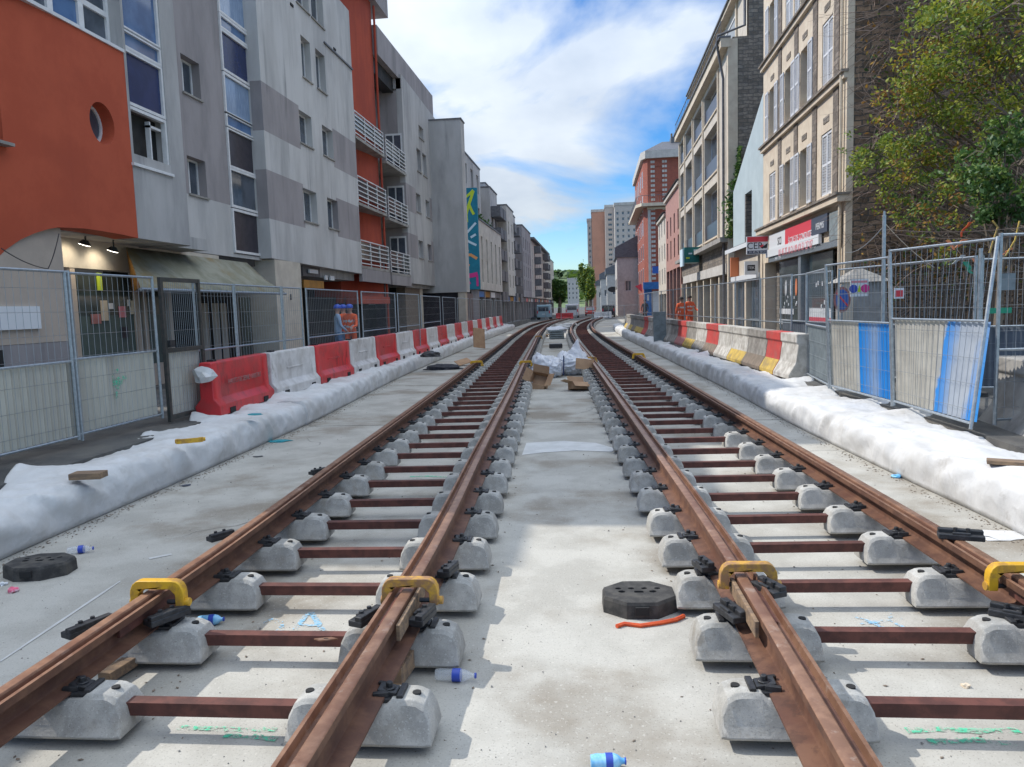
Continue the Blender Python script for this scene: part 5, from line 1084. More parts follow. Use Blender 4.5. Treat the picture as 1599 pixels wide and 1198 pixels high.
def balcony(parent, x, ya, yb, zt_, zb_, slab=.12, wallz=None, nrail=6, deep=.8):
    t_ = B()
    bx('balcony_slab', 'concrete', parent, x, x-deep, ya, yb, zb_-slab, zb_)
    w = B(); n = nrail
    for k in range(n): z_ = zb_+.1+(zt_-zb_-.1)*k/(n-1); w.box(x-.04, x-.005, ya+.02, yb-.02, z_-.02, z_+.02)
    for k in range(4): yy_ = ya+.02+(yb-ya-.08)*k/3; w.box(x-.05, x-.012, yy_, yy_+.04, zb_, zt_+.015)
    w.build('railing', 'white', parent)
    g = B(); g.box(x-.06, x-.055, ya+.04, yb-.04, zb_+.25, zt_-.05); g.build('railing_glass', 'shopglass', parent)
for (a0, a1, b0, b1) in ((174, 207, 213, 246), (273, 294, 317, 334), (372, 384, 413, 424)):
    zt_ = (Z(555, a0, BXF)+Z(597, a1, BXF))/2; zb_ = (Z(560, b0, BXF)+Z(600, b1, BXF))/2
    balcony(tB, BXF, yB1+.03, yR1-.2, zt_, zb_+.05)
    bx('balcony_door', 'dark', tB, RX-.02, RX+.06, yB1+.1, yB1+.95, zb_+.06, zb_+2.05)
bx('balcony_apron', 'mauve', tB, BXF+.005, BXF-.15, yB1+.03, yR1-.2, zb_-.62, zb_-.08)
# --- facade C
CXF = BXF; yC0, yC1 = Y(632, CXF, 250), Y(685, CXF, 300)
tC = empty('apartment_building', (CXF, 38, PZ), 'pale mauve building past the rust red bay, with corner balconies and a long attic hood', 'building', 'apartment buildings on the left side')
zCb = Z(665, 445, CXF); zCt = Z(672, 170, CXF)
hs = [wlx(651, 231, 657, 270, CXF, 'L'), wlx(660, 239, 666, 277, CXF, 'L'), wlx(650, 301, 657, 333, CXF, 'L'), wlx(665, 312, 671, 341, CXF, 'L'), wlx(654, 375, 661, 404, CXF, 'L'), wlx(668, 381, 674, 408, CXF, 'L'), wlx(654, 195, 661, 220, CXF, 'L')]
zc = [(zz_[2]+zz_[3])/2 for zz_ in hs]
cb_ = [(hs[2][2]-.2, hs[2][3]+.2), (hs[4][2]-.1, hs[4][3]+.2)]
wall('wall', [(yC0, zCb), (yC1, zCb), (yC1, zCt-.3), (yC0, zCt)], hs, CXF, 1, ['grey', 'mauve'], tC, cuts=[('u', hs[2][0]-.01), ('u', hs[3][1]+.01)]+[('v', v) for c in cb_ for v in c], idx=lambda u, v, d: 1 if any(a < v < c for a, c in cb_) and (u < hs[2][0] or u > hs[3][1]) else 0)
for h in hs: window(tC, h, CXF, 1, rec=.2, mull=1)
bx('return_wall', 'mauve', tC, CXF-.31, CXF-3, yC0+.001, yC0+.3, zCb, zCt-.8)
bx('back_body', 'grey', tC, CXF-1.6, CXF-8, yR1, yC1, zCb-.3, zCt+.2)
bx('return_body', 'grey', tC, CXF-.31, CXF-1.6, yC0+.3, yC1, zCb-.2, zCt-.4)
bx('bay_wall', 'grey', tC, CXF-1.5, CXF-1.7, yR1, yC0, 2.3, zCt-.8)
zh0, zh1 = Z(677, 185, CXF), Z(677, 147, CXF)
bx('attic_recess', 'dark', tC, CXF-.45, CXF-1, yR1, yC1-.1, zCt-.9, zh1-.8); bx('attic_hood', 'mauve', tC, CXF-.15, CXF-6, yR1, yC1, zh1-1.35, zh1)
for k in range(5): q = yC0+k*(yC1-yC0)/5; bx('attic_fin', 'grey', tC, CXF-.05, CXF-.6, q, q+.3, zh1-1.9, zh1-1.36)
for (a0, a1, b0, b1) in ((217, 242, 255, 273), (305, 321, 340, 353), (390, 397, 424, 432)):
    zt_ = (Z(602, a0, CXF)+Z(634, a1, CXF))/2; zb_ = (Z(605, b0, CXF)+Z(636, b1, CXF))/2
    balcony(tC, CXF+.02, yR1+.05, yC0+.2, zt_, zb_+.05, deep=1.5)
    g = ony(618, 300, yC0-.02).x
    w = B(); w.box(g-.45, g+.45, yC0-.04, yC0-.01, zb_+.06, zb_+2.1); w.build('french_window', 'white', tC); w = B(); w.box(g-.38, g-.04, yC0-.05, yC0-.041, zb_+.15, zb_+2.0); w.box(g+.04, g+.38, yC0-.05, yC0-.041, zb_+.15, zb_+2.0); w.build('french_window_glass', 'glass', tC)
bx('balcony_apron', 'mauve', tC, CXF+.03, CXF-.12, yR1+.05, yC0+.2, zb_-.55, zb_-.08)
for px, m_ in ((600, 'darkpanel'), (632, 'jbrown'), (655, 'dark'), (683, 'pallet')):
    q = Y(px, CXF-.5, 500); bx('shop_pier', m_ if m_ != 'dark' else 'cream2', tC, CXF-.4, CXF-.9, q, q+(3.4 if m_ == 'jbrown' else .7), PZ, zCb-.02)
q = Y(684, CXF, 500); bx('blue_grey_pillar', 'pallet', tC, CXF, CXF-.5, q, q+.9, PZ, zCb)
bx('pillar_sign', 'signwhite', tC, CXF+.02, CXF, q+.1, q+.9, zCb-.5, zCb-.02)
# --- blank gable slab D
yD = 46.; gx0, gx1 = -13., ony(723, 300, yD).x
tD = empty('apartment_building', (gx1, yD, PZ), 'building showing a tall blank grey gable towards the camera', 'building', 'apartment buildings on the left side')
zD0, zD1 = ony(700, 457, yD).z, ony(700, 187, yD).z
bx('gable_wall', 'grey', tD, gx0, gx1, yD, yD+1.2, zD0, zD1); bx('ground_floor', 'darkpanel', tD, gx0, gx1-.6, yD+.3, yD+6, PZ, zD0); bx('pier', 'cream2', tD, gx1-.55, gx1-.1, yD+.05, yD+.7, PZ, zD0+.6)
bx('coping', 'zinc', tD, gx0, gx1+.05, yD-.04, yD+1.25, zD1, zD1+.08)
# --- mural building E
EX = -8.55; yE = 56.
tE = empty('apartment_building', (EX, yE, PZ), 'building with a bright abstract teal mural on its gable and a stepped white facade', 'building', 'apartment buildings on the left side')
zE0, zE1 = ony(740, 452, yE).z, ony(742, 293, yE).z
mw = bx('mural_gable', 'teal', tE, -14, EX, yE, yE+.4, zE0, zE1)
def mline(pts, w, m, d):
    w *= .8
    b = B(); P = [Vector((ony(x, y_, yE).x, yE-d, ony(x, y_, yE).z)) for x, y_ in pts]; L = []; Q_ = []
    for i, p in enumerate(P):
        dd = (P[min(i+1, len(P)-1)]-P[max(i-1, 0)]).normalized(); n = Vector((-dd.z, 0, dd.x))*w; L.append(p-n); Q_.append(p+n)
    k = len(P); b.add(L+Q_+[v+Vector((0, .01, 0)) for v in L+Q_], [(i, i+1, k+i+1, k+i) for i in range(k-1)]+[(2*k+i, 3*k+i, 3*k+i+1, 2*k+i+1) for i in range(k-1)]); b.build('mural_stroke', m, mw)
mline([(726, 309), (733, 303), (739, 297)], .11, 'mlime', .012); mline([(739, 298), (735, 311), (731, 323), (728, 335), (729, 347)], .13, 'mlime', .016); mline([(732, 318), (736, 328), (740, 335)], .12, 'mlime', .020)
mline([(727, 366), (735, 357), (743, 348)], .10, 'mwhite', .012); mline([(735, 371), (743, 366)], .10, 'mwhite', .012); mline([(727, 374), (735, 379), (744, 383)], .10, 'mwhite', .016)
mline([(722, 390), (728, 390), (731, 389)], .2, 'morange', .012); mline([(727, 399), (735, 398), (745, 404)], .13, 'morange', .016); mline([(722, 414), (728, 413), (733, 415)], .13, 'morange', .012)
mline([(731, 431), (738, 430), (746, 428)], .2, 'mmag', .012); mline([(745, 430), (746, 447)], .10, 'mmag', .016); mline([(728, 438), (732, 445)], .25, 'mmag', .02)
def block(tt, x, y0, y1, z0, z1, m, nb, nf, wy=.9, wh=1.35, first=1.0, pane='glass', frame='white', depth=9, rec=.16, roofm='zinc', fh=None, skip=(), side='L', name='facade', bal=None):
    """street-side volume with real window openings"""
    sg = 1 if side == 'L' else -1; fh = fh or (z1-z0)/nf; hs = []
    for f in range(nf):
        for k in range(nb):
            if (f, k) in skip: continue
            c = y0+(y1-y0)*(k+.5)/nb; zz_ = z0+f*fh+first; 
            if zz_+wh < z1-.1: hs.append((c-wy/2, c+wy/2, zz_, zz_+wh))
    wall(name, [(y0, z0), (y1, z0), (y1, z1), (y0, z1)], hs, x, sg, m, tt)
    for h in hs: window(tt, h, x, sg, frame=frame, pane=pane, rec=rec, simple=True, fw=.06)
    bx('body', m, tt, x-sg*.302, x-sg*depth, y0, y1, z0, z1)
    bx('coping', roofm, tt, x+sg*.06, x-sg*depth, y0-.03, y1+.03, z1, z1+.12)
    if bal:
        for f in range(nf):
            for k in bal: c = y0+(y1-y0)*(k+.5)/nb; z_ = z0+f*fh+first-.9 if wh > 1.6 else z0+f*fh+.2; bx('balcony', 'zinc', tt, x+sg*.9, x, c-wy, c+wy, z_, z_+.95)
def yx(px, x=EX, py=400): return Y(px, x, py)
zg = 3.3
yE1 = yx(783)
block(tE, EX, yE+.4, yE1, zE0, Z(760, 352, EX), 'whitewall', 5, 3, .8, 1.7, .6)
block(tE, EX-1.6, yE+.4, yE1-1, Z(760, 352, EX)+.12, Z(775, 296, EX-1.6), 'grey', 4, 2, 1.2, 1.6, .5, depth=7)
def hedge(tt, x, y0, y1, z, m='leafd'):
    b = B(); rr = random.Random(int(y0*7)); 
    for i in range(int((y1-y0)*90)):
        c = Vector((x+rr.uniform(-.35, .1), rr.uniform(y0, y1), z+abs(rr.gauss(0, .25)))); s = rr.uniform(.05, .12); n = Vector((rr.uniform(-1, 1), rr.uniform(-1, 1), rr.uniform(-.4, 1))).normalized(); a = n.orthogonal().normalized()*s; e = n.cross(a)
        b.add([c-a-e, c+a-e, c+a+e, c-a+e], [(0, 1, 2, 3)])
    return b.build('terrace_plants', m, tt)
hedge(tE, EX-.5, yE+1, yE1-2, Z(760, 352, EX)+.15)
zd = 3.2
def lower(tt, x, y0, y1, z1, m='shopglass'):
    bx('shop_back', 'dark', tt, x-1.0, x-1.3, y0, y1, PZ, z1); n = max(2, int((y1-y0)/3.2))
    for k in range(n+1): q = y0+(y1-y0-.5)*k/n; bx('pier', 'mauve', tt, x-.15, x-.7, q, q+.3, PZ, z1-.01)
    for k in range(n): q = y0+(y1-y0-.5)*k/n; bx('shop_sign', ['signwhite', 'awnin', 'shopblue', 'cream', 'red', 'zinc'][(k*5+int(y0)) % 6], tt, x-.2, x-.35, q+.6, q+(y1-y0)/n-.2, z1-.55, z1-.1); bx('shop_glazing', m, tt, x-.5, x-.55, q+.45, q+(y1-y0)/n, PZ+.3, z1-.6)
lower(tE, EX, yE+.2, yE1, zE0)
specs = [('F', 783, 803, 305, 'grey', 4, 5, 'tall grey block with dark balconies, first past the mural building'), ('G', 803, 829, 333, 'greyl', 6, 5, 'pale block with stacked dark balconies, second past the mural building'),
         ('H', 829, 854, 381, 'whitewall', 8, 5, 'white flats with a dark flat eaves line, third past the mural building'), ('I', 854, 864, 405, 'cream2', 6, 4, 'pale flats at the far end of the left row')]
for nm, a, c, top, m_, nb, nf, lb in specs:
    y0, y1 = yx(a)+.05, yx(c); z1 = Z(a+2, top, EX)+(1.6 if nm in 'FG' else .3)
    tt = empty('apartment_building', (EX, y0, PZ), lb, 'building', 'apartment buildings on the left side')
    zb_ = 3.1
    if nm in 'FG':
        ym = y0+(y1-y0)*.45
        block(tt, EX-.9, y0, ym, zb_, z1-1.2, m_, 2, nf, 1.0, 1.9, .25, bal=(0, 1)); block(tt, EX, ym, y1, zb_, z1-2.2, 'whitewall' if nm == 'F' else 'mauve', nb-2, nf, .8, 1.3, .8); block(tt, EX-2, ym, y1, z1-2.08, z1, m_, nb-2, 1, 1, 1.2, .4, depth=6)
    elif nm == 'H': block(tt, EX, y0, y1, zb_, z1, m_, nb, nf, .9, 1.4, .8, bal=(1, 5, 6)); bx('eaves', 'slate', tt, EX+.5, EX-6, y0, y1, z1+.12, z1+.4)
    else: block(tt, EX, y0, y1, zb_, z1, m_, nb, nf, 1, 1.4, .8)
    lower(tt, EX, y0, y1, zb_)
# unseen storeys, added and stepped out of view to shape the street's shade
tt = empty('shade_storey', (-11, 5, 7), 'unseen stepped storeys around the orange building, added to cast the street shade', 'building')
bx('shade_wing', 'grey', tt, -9.25, -14, -2, 7.6, 2.0, 7.0); bx('shade_wing_ground', 'beige', tt, -9.3, -14, -2, 7.4, PZ, 2.0)
bx('shade_volume', 'grey', tt, -9.35, -14, 7.6, 10.2, 7.0, 9.2)
bx('shade_volume', 'grey', tt, -9.35, -14, 10.2, 13.4, 8.9, 11.2)
bx('shade_volume', 'grey', tt, -9.45, -14, 13.4, 17.0, 10.7, 13.2)
bx('shade_volume', 'grey', tt, -10.3, -14, 17.0, 22.5, 11.0, 14.9)
# ================================================================== right buildings
RX_ = 7.0
def ZR(px, py, x=RX_): return onx(px, py, x).z
def YR(px, x=RX_, py=300): return onx(px, py, x).y
gR = 'houses on the right side'
# --- R1 cream shuttered house with the driving school
y1a, y1b = YR(1323, py=200), YR(1192, py=200)
t1 = empty('terraced_house', (RX_, y1a, PZ), 'cream shuttered house with stone strips between windows and a driving school at street level', 'house', gR)
F = PT('x', RX_, -1)
zc1, zc2, zc3 = ZR(1189, 363), ZR(1191, 238), ZR(1191, 112)
fh = zc2-zc1; zc4 = zc3+fh
fl = [zc1, zc2, zc3, zc4]
axes_ = [YR(p, py=250) for p in (1290, 1256, 1231, 1206)]
wy = .52
hs = []
for f in range(4):
    for c in axes_: hs.append((c-wy, c+wy, fl[f]+.25, fl[f]+2.15))
wall('wall', [(y1a, zc1-.3), (y1b, zc1-.3), (y1b, 17.5), (y1a, 17.5)], hs, RX_, -1, 'cream', t1, thick=.4)
for h in hs:
    w = window(t1, h, RX_, -1, rec=.25, mull=1, trans=1, sill=False)
k = 0
for f in range(4):
    for j, c in enumerate(axes_):
        op = (f, j) in ((1, 1), (1, 3), (2, 3), (1, 2), (2, 1), (0, 1), (0, 2))
        for q in (-1, 1):
            s_ = B(); z0, z1 = fl[f]+.27, fl[f]+2.13
            if not op or q == 1: u0, u1 = (c-wy+.02, c-.01) if q < 0 else (c+.01, c+wy-.02); dd = -.06
            else: u0, u1 = (c-wy-.5, c-wy-.02); dd = .035
            if op and q == 1: u0, u1, dd = c+wy+.02, c+wy+.5, .035
            ubox(s_, F, u0, u0+.05, z0, z1, dd, dd+.035); ubox(s_, F, u1-.05, u1, z0, z1, dd, dd+.035)
            for v in (z0, (z0+z1)/2-.03, z1-.07): ubox(s_, F, u0+.05, u1-.05, v, v+.07, dd, dd+.034)
            n = 20
            for m_ in range(n):
                v = z0+.08+(z1-z0-.16)*m_/n; a_, c_ = F(u0+.05, v, dd+.004), F(u1-.05, v, dd+.004); e_, g_ = F(u1-.05, v+.06, dd+.028), F(u0+.05, v+.06, dd+.028)
                s_.add([a_, c_, e_, g_], [(0, 1, 2, 3)])
            s_.build('shutter', 'shutter', t1)
        ubox(B(), F, c-wy-.1, c+wy+.1, fl[f]+.16, fl[f]+.245, -.2, .09).build('sill', 'cream', t1)
        ubox(B(), F, c-.28, c+.28, fl[f]+2.42, fl[f]+2.6, -.01, .02).build('relief_panel', 'brickgr', t1)
    if f: ubox(B(), F, y1a-.05, y1b+.05, fl[f]-.08, fl[f]+.08, 0, .12).build('string_course', 'cream', t1); ubox(B(), F, y1a-.08, y1b+.08, fl[f]+.08, fl[f]+.15, 0, .2).build('ledge', 'brickgr', t1)
    ed = sorted([(a+b_)/2 for a, b_ in zip(axes_, axes_[1:])]+[axes_[0]-.95])
    for e_ in ed:
        ubox(B(), F, e_-.24, e_+.24, fl[f]+.16, fl[f]+fh-.1, .0, .03).build('stone_strip', 'stone', t1)
ubox(B(), F, y1a-.12, y1b+.1, zc1-.16, zc1+.02, -.1, .28).build('cornice', 'cream', t1); ubox(B(), F, y1a-.15, y1b+.12, zc1+.022, zc1+.09, -.1, .34).build('cornice_cap', 'brickgr', t1)
# end wall carrying the ivy
ye = y1a-.01
ew = empty('party_wall', (9.5, ye, PZ), 'tall dark rubble party wall behind the climbing plants', 'wall')
bx('masonry', 'stonedk', ew, RX_+.16, 24, ye, ye+.5, PZ, 17.4); bx('corner_quoin', 'cream', ew, RX_-.03, RX_+.155, ye-.03, ye+.5, PZ, 17.5)
b = B(); b.tube([(RX_-.12, ye+.18, PZ), (RX_-.12, ye+.18, 17)], .05, 8); b.build('downpipe', 'cream', t1, smooth=True)
for f, m_ in ((.0, 'stone'),):
    pass
bx('body', 'brickgr', t1, RX_+.41, 17, y1a+.5, y1b, PZ, 17.3)
# driving school shopfront
def sR(px0, px1, py0, py1, x): return (YR((px0), x, (py0+py1)/2), YR((px1), x, (py0+py1)/2))
XS = RX_-.12
yS0, yS1_ = YR(1302, XS, 420), YR(1196, XS, 420)
zsb, zst_ = ZR(1200, 405, XS), ZR(1200, 372, XS)
bx('shop_surround', 'cream', t1, RX_, RX_+.4, y1a+.02, y1b, zsb-.1, zc1-.31)
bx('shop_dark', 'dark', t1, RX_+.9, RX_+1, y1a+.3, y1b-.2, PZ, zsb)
for px, w_ in ((1318, .28), (1252, .34), (1196, .3)): q = YR(px, RX_, 450); bx('shop_pier', 'cream' if px != 1252 else 'galv', t1, RX_-.04, RX_+.5, max(q, y1a+.02), max(q, y1a+.02)+w_, PZ, zsb-.1)
a_, c_ = YR(1248, RX_+.15, 450), YR(1217, RX_+.15, 450); bx('shop_window', 'shopglass', t1, RX_+.15, RX_+.2, a_, c_, PZ+.35, zsb-.15)
e_, g_ = YR(1300, RX_+.15, 450), YR(1264, RX_+.15, 450); bx('shop_window', 'shopglass', t1, RX_+.15, RX_+.2, e_, g_, PZ+.35, zsb-.15)
bx('window_decal', 'signwhite', t1, RX_+.13, RX_+.14, a_+.1, c_-.1, PZ+.55, PZ+.75); bx('window_decal', 'signwhite', t1, RX_+.13, RX_+.14, a_+.7, c_-.15, PZ+.95, PZ+1.15)
bx('window_decal', 'signwhite', t1, RX_+.13, RX_+.14, e_+.1, g_-.1, PZ+.55, PZ+1.2); bx('window_decal_band', 'red', t1, RX_+.125, RX_+.129, e_+.1, g_-.1, PZ+.72, PZ+.9)
for i in range(4):
    q = a_+.35+(c_-a_-.7)*i/3; b = B(); b.loft([[Vector((RX_+.14, q+.13*math.cos(k*PI/5)*1, 2.35+.32*math.sin(k*PI/5))) for k in range(10)], [Vector((RX_+.13, q+.13*math.cos(k*PI/5), 2.35+.32*math.sin(k*PI/5))) for k in range(10)]]); b.build('lantern_decal', 'signwhite' if i else 'signorange', t1)
rr = random.Random(9)
for i in range(10): q = rr.uniform(a_+.2, c_-.2); v = rr.uniform(1.5, 2.0); bx('window_decal', 'signwhite', t1, RX_+.13, RX_+.138, q, q+.1, v, v+.1)
for i in range(6): q = rr.uniform(e_+.1, g_-.2); v = rr.uniform(1.5, 2.6); bx('window_decal', 'signwhite', t1, RX_+.13, RX_+.138, q, q+.1, v, v+.14)
# fascia: white with logo, red panel, slate panel, phone strip
fa = empty('shop_sign', (XS, yS0, zsb), 'long shop fascia with a red driving school panel over a phone number strip', 'shop sign')
zf0, zf1 = ZR(1290, 388, XS), ZR(1290, 344, XS)
zr0 = ZR(1296, 366, XS); ztop = ZR(1292, 334, XS)
yw0, yr_a, yr_b, yn = YR(1224, XS, 375), YR(1267, XS, 365), YR(1292, XS, 350), yS1_
def fpan(n, m, u0, u1, v0, v1, d): ubox(B(), PT('x', RX_, -1), min(u0, u1), max(u0, u1), v0, v1, .06, d).build(n, m, fa)
z_m = ZR(1280, 370, XS)
fpan('white_panel', 'signwhite', YR(1226, XS, 385)+.01, YR(1201, XS, 385), ZR(1226, 382, XS), ztop+.03, .12)
fpan('red_panel', 'red', YR(1267, XS, 365)+.01, YR(1226, XS, 375), ZR(1226, 382, XS), ztop+.03, .125)
fpan('slate_panel', 'navysign', YR(1292, XS, 350), YR(1267, XS, 360), ZR(1226, 382, XS), ztop+.03, .13)
zp1 = ZR(1226, 382, XS)-.01; zp0 = ZR(1197, 403, XS)
fpan('phone_strip', 'signwhite', YR(1280, XS, 380), YR(1197, XS, 395), zp0, zp1, .16)
fpan('shutter_box', 'galv', YR(1310, XS, 380), YR(1199, XS, 400), zp0-.2, zp0-.01, .10); fpan('box_end', 'pallet', YR(1310, XS, 380), YR(1293, XS, 380)-.02, zp0, ztop, .10)
def T(s_, px, py, size, m, x, nm='lettering', par=None, sx=1.): q = onx(px, py, x); return text(s_, size, nm, m, par or fa, facing(q, (-1, 0, 0)), sx=sx)
T('SCI', 1217, 377, .42, 'ink', RX_-.125, 'logo'); T('ÉCOLE DE CONDUITE', 1248, 371, .30, 'signwhite', RX_-.131); T('PERMIS', 1280, 353, .28, 'signwhite', RX_-.136)
T('01 45 75 10 21 09 69 51 27 07', 1240, 389, .36, 'pinkred', RX_-.165)
T('Auto   Moto', 1215, 402, .2, 'signwhite', RX_-.105); T('Scooter', 1270, 384, .2, 'signwhite', RX_-.105)
# projecting sign
yp = YR(1198, RX_-.1, 385)-.15
sg_ = empty('projecting_sign', (RX_-.9, yp, 4.2), 'small projecting sign reading CER with a red top band', 'shop sign')
sx0, sx1 = ony(1166, 385, yp).x, ony(1200, 385, yp).x; sz0, sz1 = ony(1180, 397, yp).z, ony(1180, 369, yp).z; h_ = sz1-sz0
bx('board', 'signwhite', sg_, sx0, sx1, yp, yp+.1, sz0, sz1); bx('red_band', 'red', sg_, sx0+.02, sx1-.02, yp-.008, yp, sz1-.32*h_, sz1-.02); bx('black_band', 'navysign', sg_, sx0+.02, sx1-.02, yp-.008, yp, sz0+.02, sz0+.2*h_)
text('CER', .42*h_*1.25, 'lettering', 'ink', sg_, facing((sx0+(sx1-sx0)*.38, yp-.006, sz0+.45*h_), (0, -1, 0)), sx=.95)
text('01 45 75 10 21', .15*h_, 'lettering', 'signwhite', sg_, facing(((sx0+sx1)/2, yp-.010, sz0+.11*h_), (0, -1, 0)))
b = B(); m_x = sx0+(sx1-sx0)*.78; b.prism([(m_x-.14, sz0+.32*h_), (m_x+.12, sz0+.32*h_), (m_x+.16, sz0+.6*h_)], lambda u, v, q: Vector((u, q, v)), yp-.01, yp-.002); b.build('swoosh', 'ink', sg_)
b = B(); b.prism([(m_x-.16, sz0+.42*h_), (m_x-.02, sz0+.55*h_), (m_x-.0, sz0+.45*h_), (m_x-.1, sz0+.36*h_)], lambda u, v, q: Vector((u, q, v)), yp-.014, yp-.0105); b.build('swoosh', 'red', sg_)
b = B(); b.tube([(sx1, yp+.05, (sz0+sz1)/2), (RX_+.02, yp+.05, (sz0+sz1)/2)], .025, 6); b.build('bracket', 'galv', sg_)
# --- R2 pale blue wall with phone shop
x2 = RX_; y2a, y2b = y1b+.02, YR(1145, py=300)
t2 = empty('terraced_house', (x2, y2a, PZ), 'low house with a windowless pale blue upper wall and sloping top', 'house', gR)
zl = ZR(1180, 377, x2)
hsl = wlx(1163, 296, 1174, 372, x2, 'R')
wall('blue_wall', [(y2a, zl), (y2b, zl), (y2b, ZR(1145, 300)), (y2a, ZR(1192, 145))], [(hsl[0], hsl[1], zl+.15, (hsl[3]))], x2, -1, 'bluewall', t2, thick=.4)
bx('slot_window', 'dark', t2, x2+.3, x2+.35, hsl[0]-.1, hsl[1]+.1, zl, hsl[3]+.2); bx('slot_reveal', 'brickgr', t2, x2+.02, x2+.3, hsl[1]-.12, hsl[1]-.01, zl+.16, hsl[3]-.02)
bx('ledge', 'zinc', t2, x2-.4, x2+.1, y2a, y2b, zl-.12, zl); bx('ledge_face', 'signwhite', t2, x2-.42, x2-.4, y2a, y2b, zl-.22, zl-.03)
bx('shop_back', 'dark', t2, x2+.8, x2+.9, y2a, y2b, PZ, zl-.1); bx('upper_back', 'cream2', t2, x2+.0, x2+.2, y2a+1.0, y2b-.5, 2.9, zl-.13)
for q in (y2a, (y2a+y2b)/2, y2b-.4): bx('shop_pier', 'cream', t2, x2-.03, x2+.5, q, q+.4, PZ, 2.9 if q > y2a else zl-.13)
bx('shop_glazing', 'glass', t2, x2+.2, x2+.25, y2a+.4, y2b-.4, PZ+.3, 2.88)
for k in range(6): q = y2a+.5+(y2b-y2a-1)*k/5; bx('glazing_bar', 'galv', t2, x2+.14, x2+.2, q, q+.07, PZ, 2.88)
bx('glazing_bar', 'galv', t2, x2+.13, x2+.2, y2a+.4, y2b-.4, 1.0, 1.08); bx('shutter_box', 'signwhite', t2, x2-.15, x2+.2, y2a+.45, y2b-.1, 2.88, 3.1)
xo = ony(1141, 430, y2b-1.5).x
sg2 = empty('projecting_sign', (xo, y2b-1.5, 3.6), 'square orange projecting shop sign', 'shop sign'); bx('board', 'signorange', sg2, xo, ony(1162, 420, y2b-1.5).x, y2b-1.5, y2b-1.35, ony(1150, 432, y2b-1.5).z, ony(1150, 402, y2b-1.5).z); bx('bracket', 'galv', sg2, ony(1162, 420, y2b-1.5).x, RX_+.02, y2b-1.45, y2b-1.4, 3.6, 3.65)
ysg = y2a+.5
sg3 = empty('shop_sign', (RX_-.6, ysg, 3.5), 'white box sign with one black word below the CER sign', 'shop sign'); a0, a1 = ony(1163, 415, ysg).x, ony(1184, 415, ysg).x; bx('board', 'signwhite', sg3, a0, a1, ysg, ysg+.12, ony(1170, 429, ysg).z, ony(1170, 408, ysg).z)
bx('word_panel', 'ink', sg3, ony(1167, 418, ysg).x, ony(1179, 418, ysg).x, ysg-.008, ysg, ony(1170, 423, ysg).z, ony(1170, 414, ysg).z); text('TEK', .16, 'lettering', 'signwhite', sg3, facing((ony(1173, 418, ysg).x, ysg-.012, ony(1173, 418.5, ysg).z), (0, -1, 0)))
# --- R3 tall cream block with dark balconies and a rubble gable
y3a, y3b = YR(1138, py=300), YR(1062, py=300)
t3 = empty('apartment_building', (RX_, y3a, PZ), 'tall cream block with dark balcony fronts, downpipe and rubble gable', 'building', gR)
zt3 = ZR(1120, 105); ztk = zt3
nb = 4; ycol = [YR(p, py=300) for p in (1123, 1099, 1083, 1070, 1062)]
zfl = [ZR(1118, 372), ZR(1118, 270), ZR(1118, 175)]
hs3 = []
for j in range(nb):
    a_, c_ = ycol[j]+.35, ycol[j+1]-.35
    for f in range(3): z0 = zfl[f]+.1; z1 = min((zfl[f+1] if f < 2 else zfl[f]+2.95)-.55, zt3-.4); hs3.append((a_, c_, z0, z1))
wall('wall', [(y3a, ZR(1118, 380)), (y3b, ZR(1118, 380)), (y3b, zt3), (y3a, zt3)], hs3, RX_, -1, 'cream2', t3, thick=.6)
for h in hs3:
    F = PT('x', RX_, -1); w = B(); m_ = (h[0]+h[1])/2
    for u in (h[0], m_-.04, h[1]-.08): ubox(w, F, u, u+.08, h[2], h[3], -.5, -.42)
    ubox(w, F, h[0]+.08, h[1]-.08, h[3]-.08, h[3], -.5, -.42); w = w.build('window', 'white', t3); ubox(B(), F, h[0], h[1], h[2], h[3], -.49, -.47).build('pane', 'glass', w)
    ubox(B(), F, h[0]+.02, h[1]-.02, h[2], h[2]+.95, -.12, -.06).build('balcony_front', 'darkpanel', t3); ubox(B(), F, h[0]-.05, h[1]+.05, h[2]-.1, h[2]-.005, -.3, .08).build('balcony_sill', 'cream', t3)
for j in range(nb+1): q = ycol[j]; ubox(B(), F, q-.13, q+.13, ZR(1118, 380), zt3-.3, 0, .09).build('pilaster', 'cream', t3)
ubox(B(), F, y3a-.1, y3b+.05, zt3-.1, zt3+.35, -.1, .4).build('cornice', 'cream', t3); ubox(B(), F, y3a-.12, y3b+.08, zt3+.352, zt3+.44, -.1, .5).build('cornice_cap', 'zinc', t3)
zat = zt3+3.2
ubox(B(), F, y3a+.01, y3b, zt3+.45, zat, -1.6, -1.0).build('attic_wall', 'cream2', t3)
for j in range(nb): a_, c_ = ycol[j]+.35, ycol[j+1]-.35; w = ubox(B(), F, a_, c_, zt3+.7, zat-.5, -1.05, -.98).build('attic_window', 'white', t3); ubox(B(), F, a_+.12, c_-.12, zt3+.8, zat-.6, -.979, -.97).build('pane', 'glass', w); ubox(B(), F, ycol[j]-.14, ycol[j]+.14, zt3+.45, zat, -.99, -.9).build('pilaster', 'cream', t3)
b = B()
for k in range(26): q = y3a+.2+(y3b-y3a-.3)*k/25; b.box(RX_-.36, RX_-.34, q, q+.025, zt3+.45, zt3+1.2)
b.box(RX_-.37, RX_-.33, y3a+.1, y3b, zt3+1.2, zt3+1.25); b.build('roof_railing', 'zinc', t3)
ubox(B(), F, y3a-.0, y3b, zat, zat+.2, -1.8, -.6).build('attic_eaves', 'cream', t3); ubox(B(), F, y3a-.02, y3b, zat+.2, zat+.3, -1.8, -.5).build('eaves_cap', 'zinc', t3)
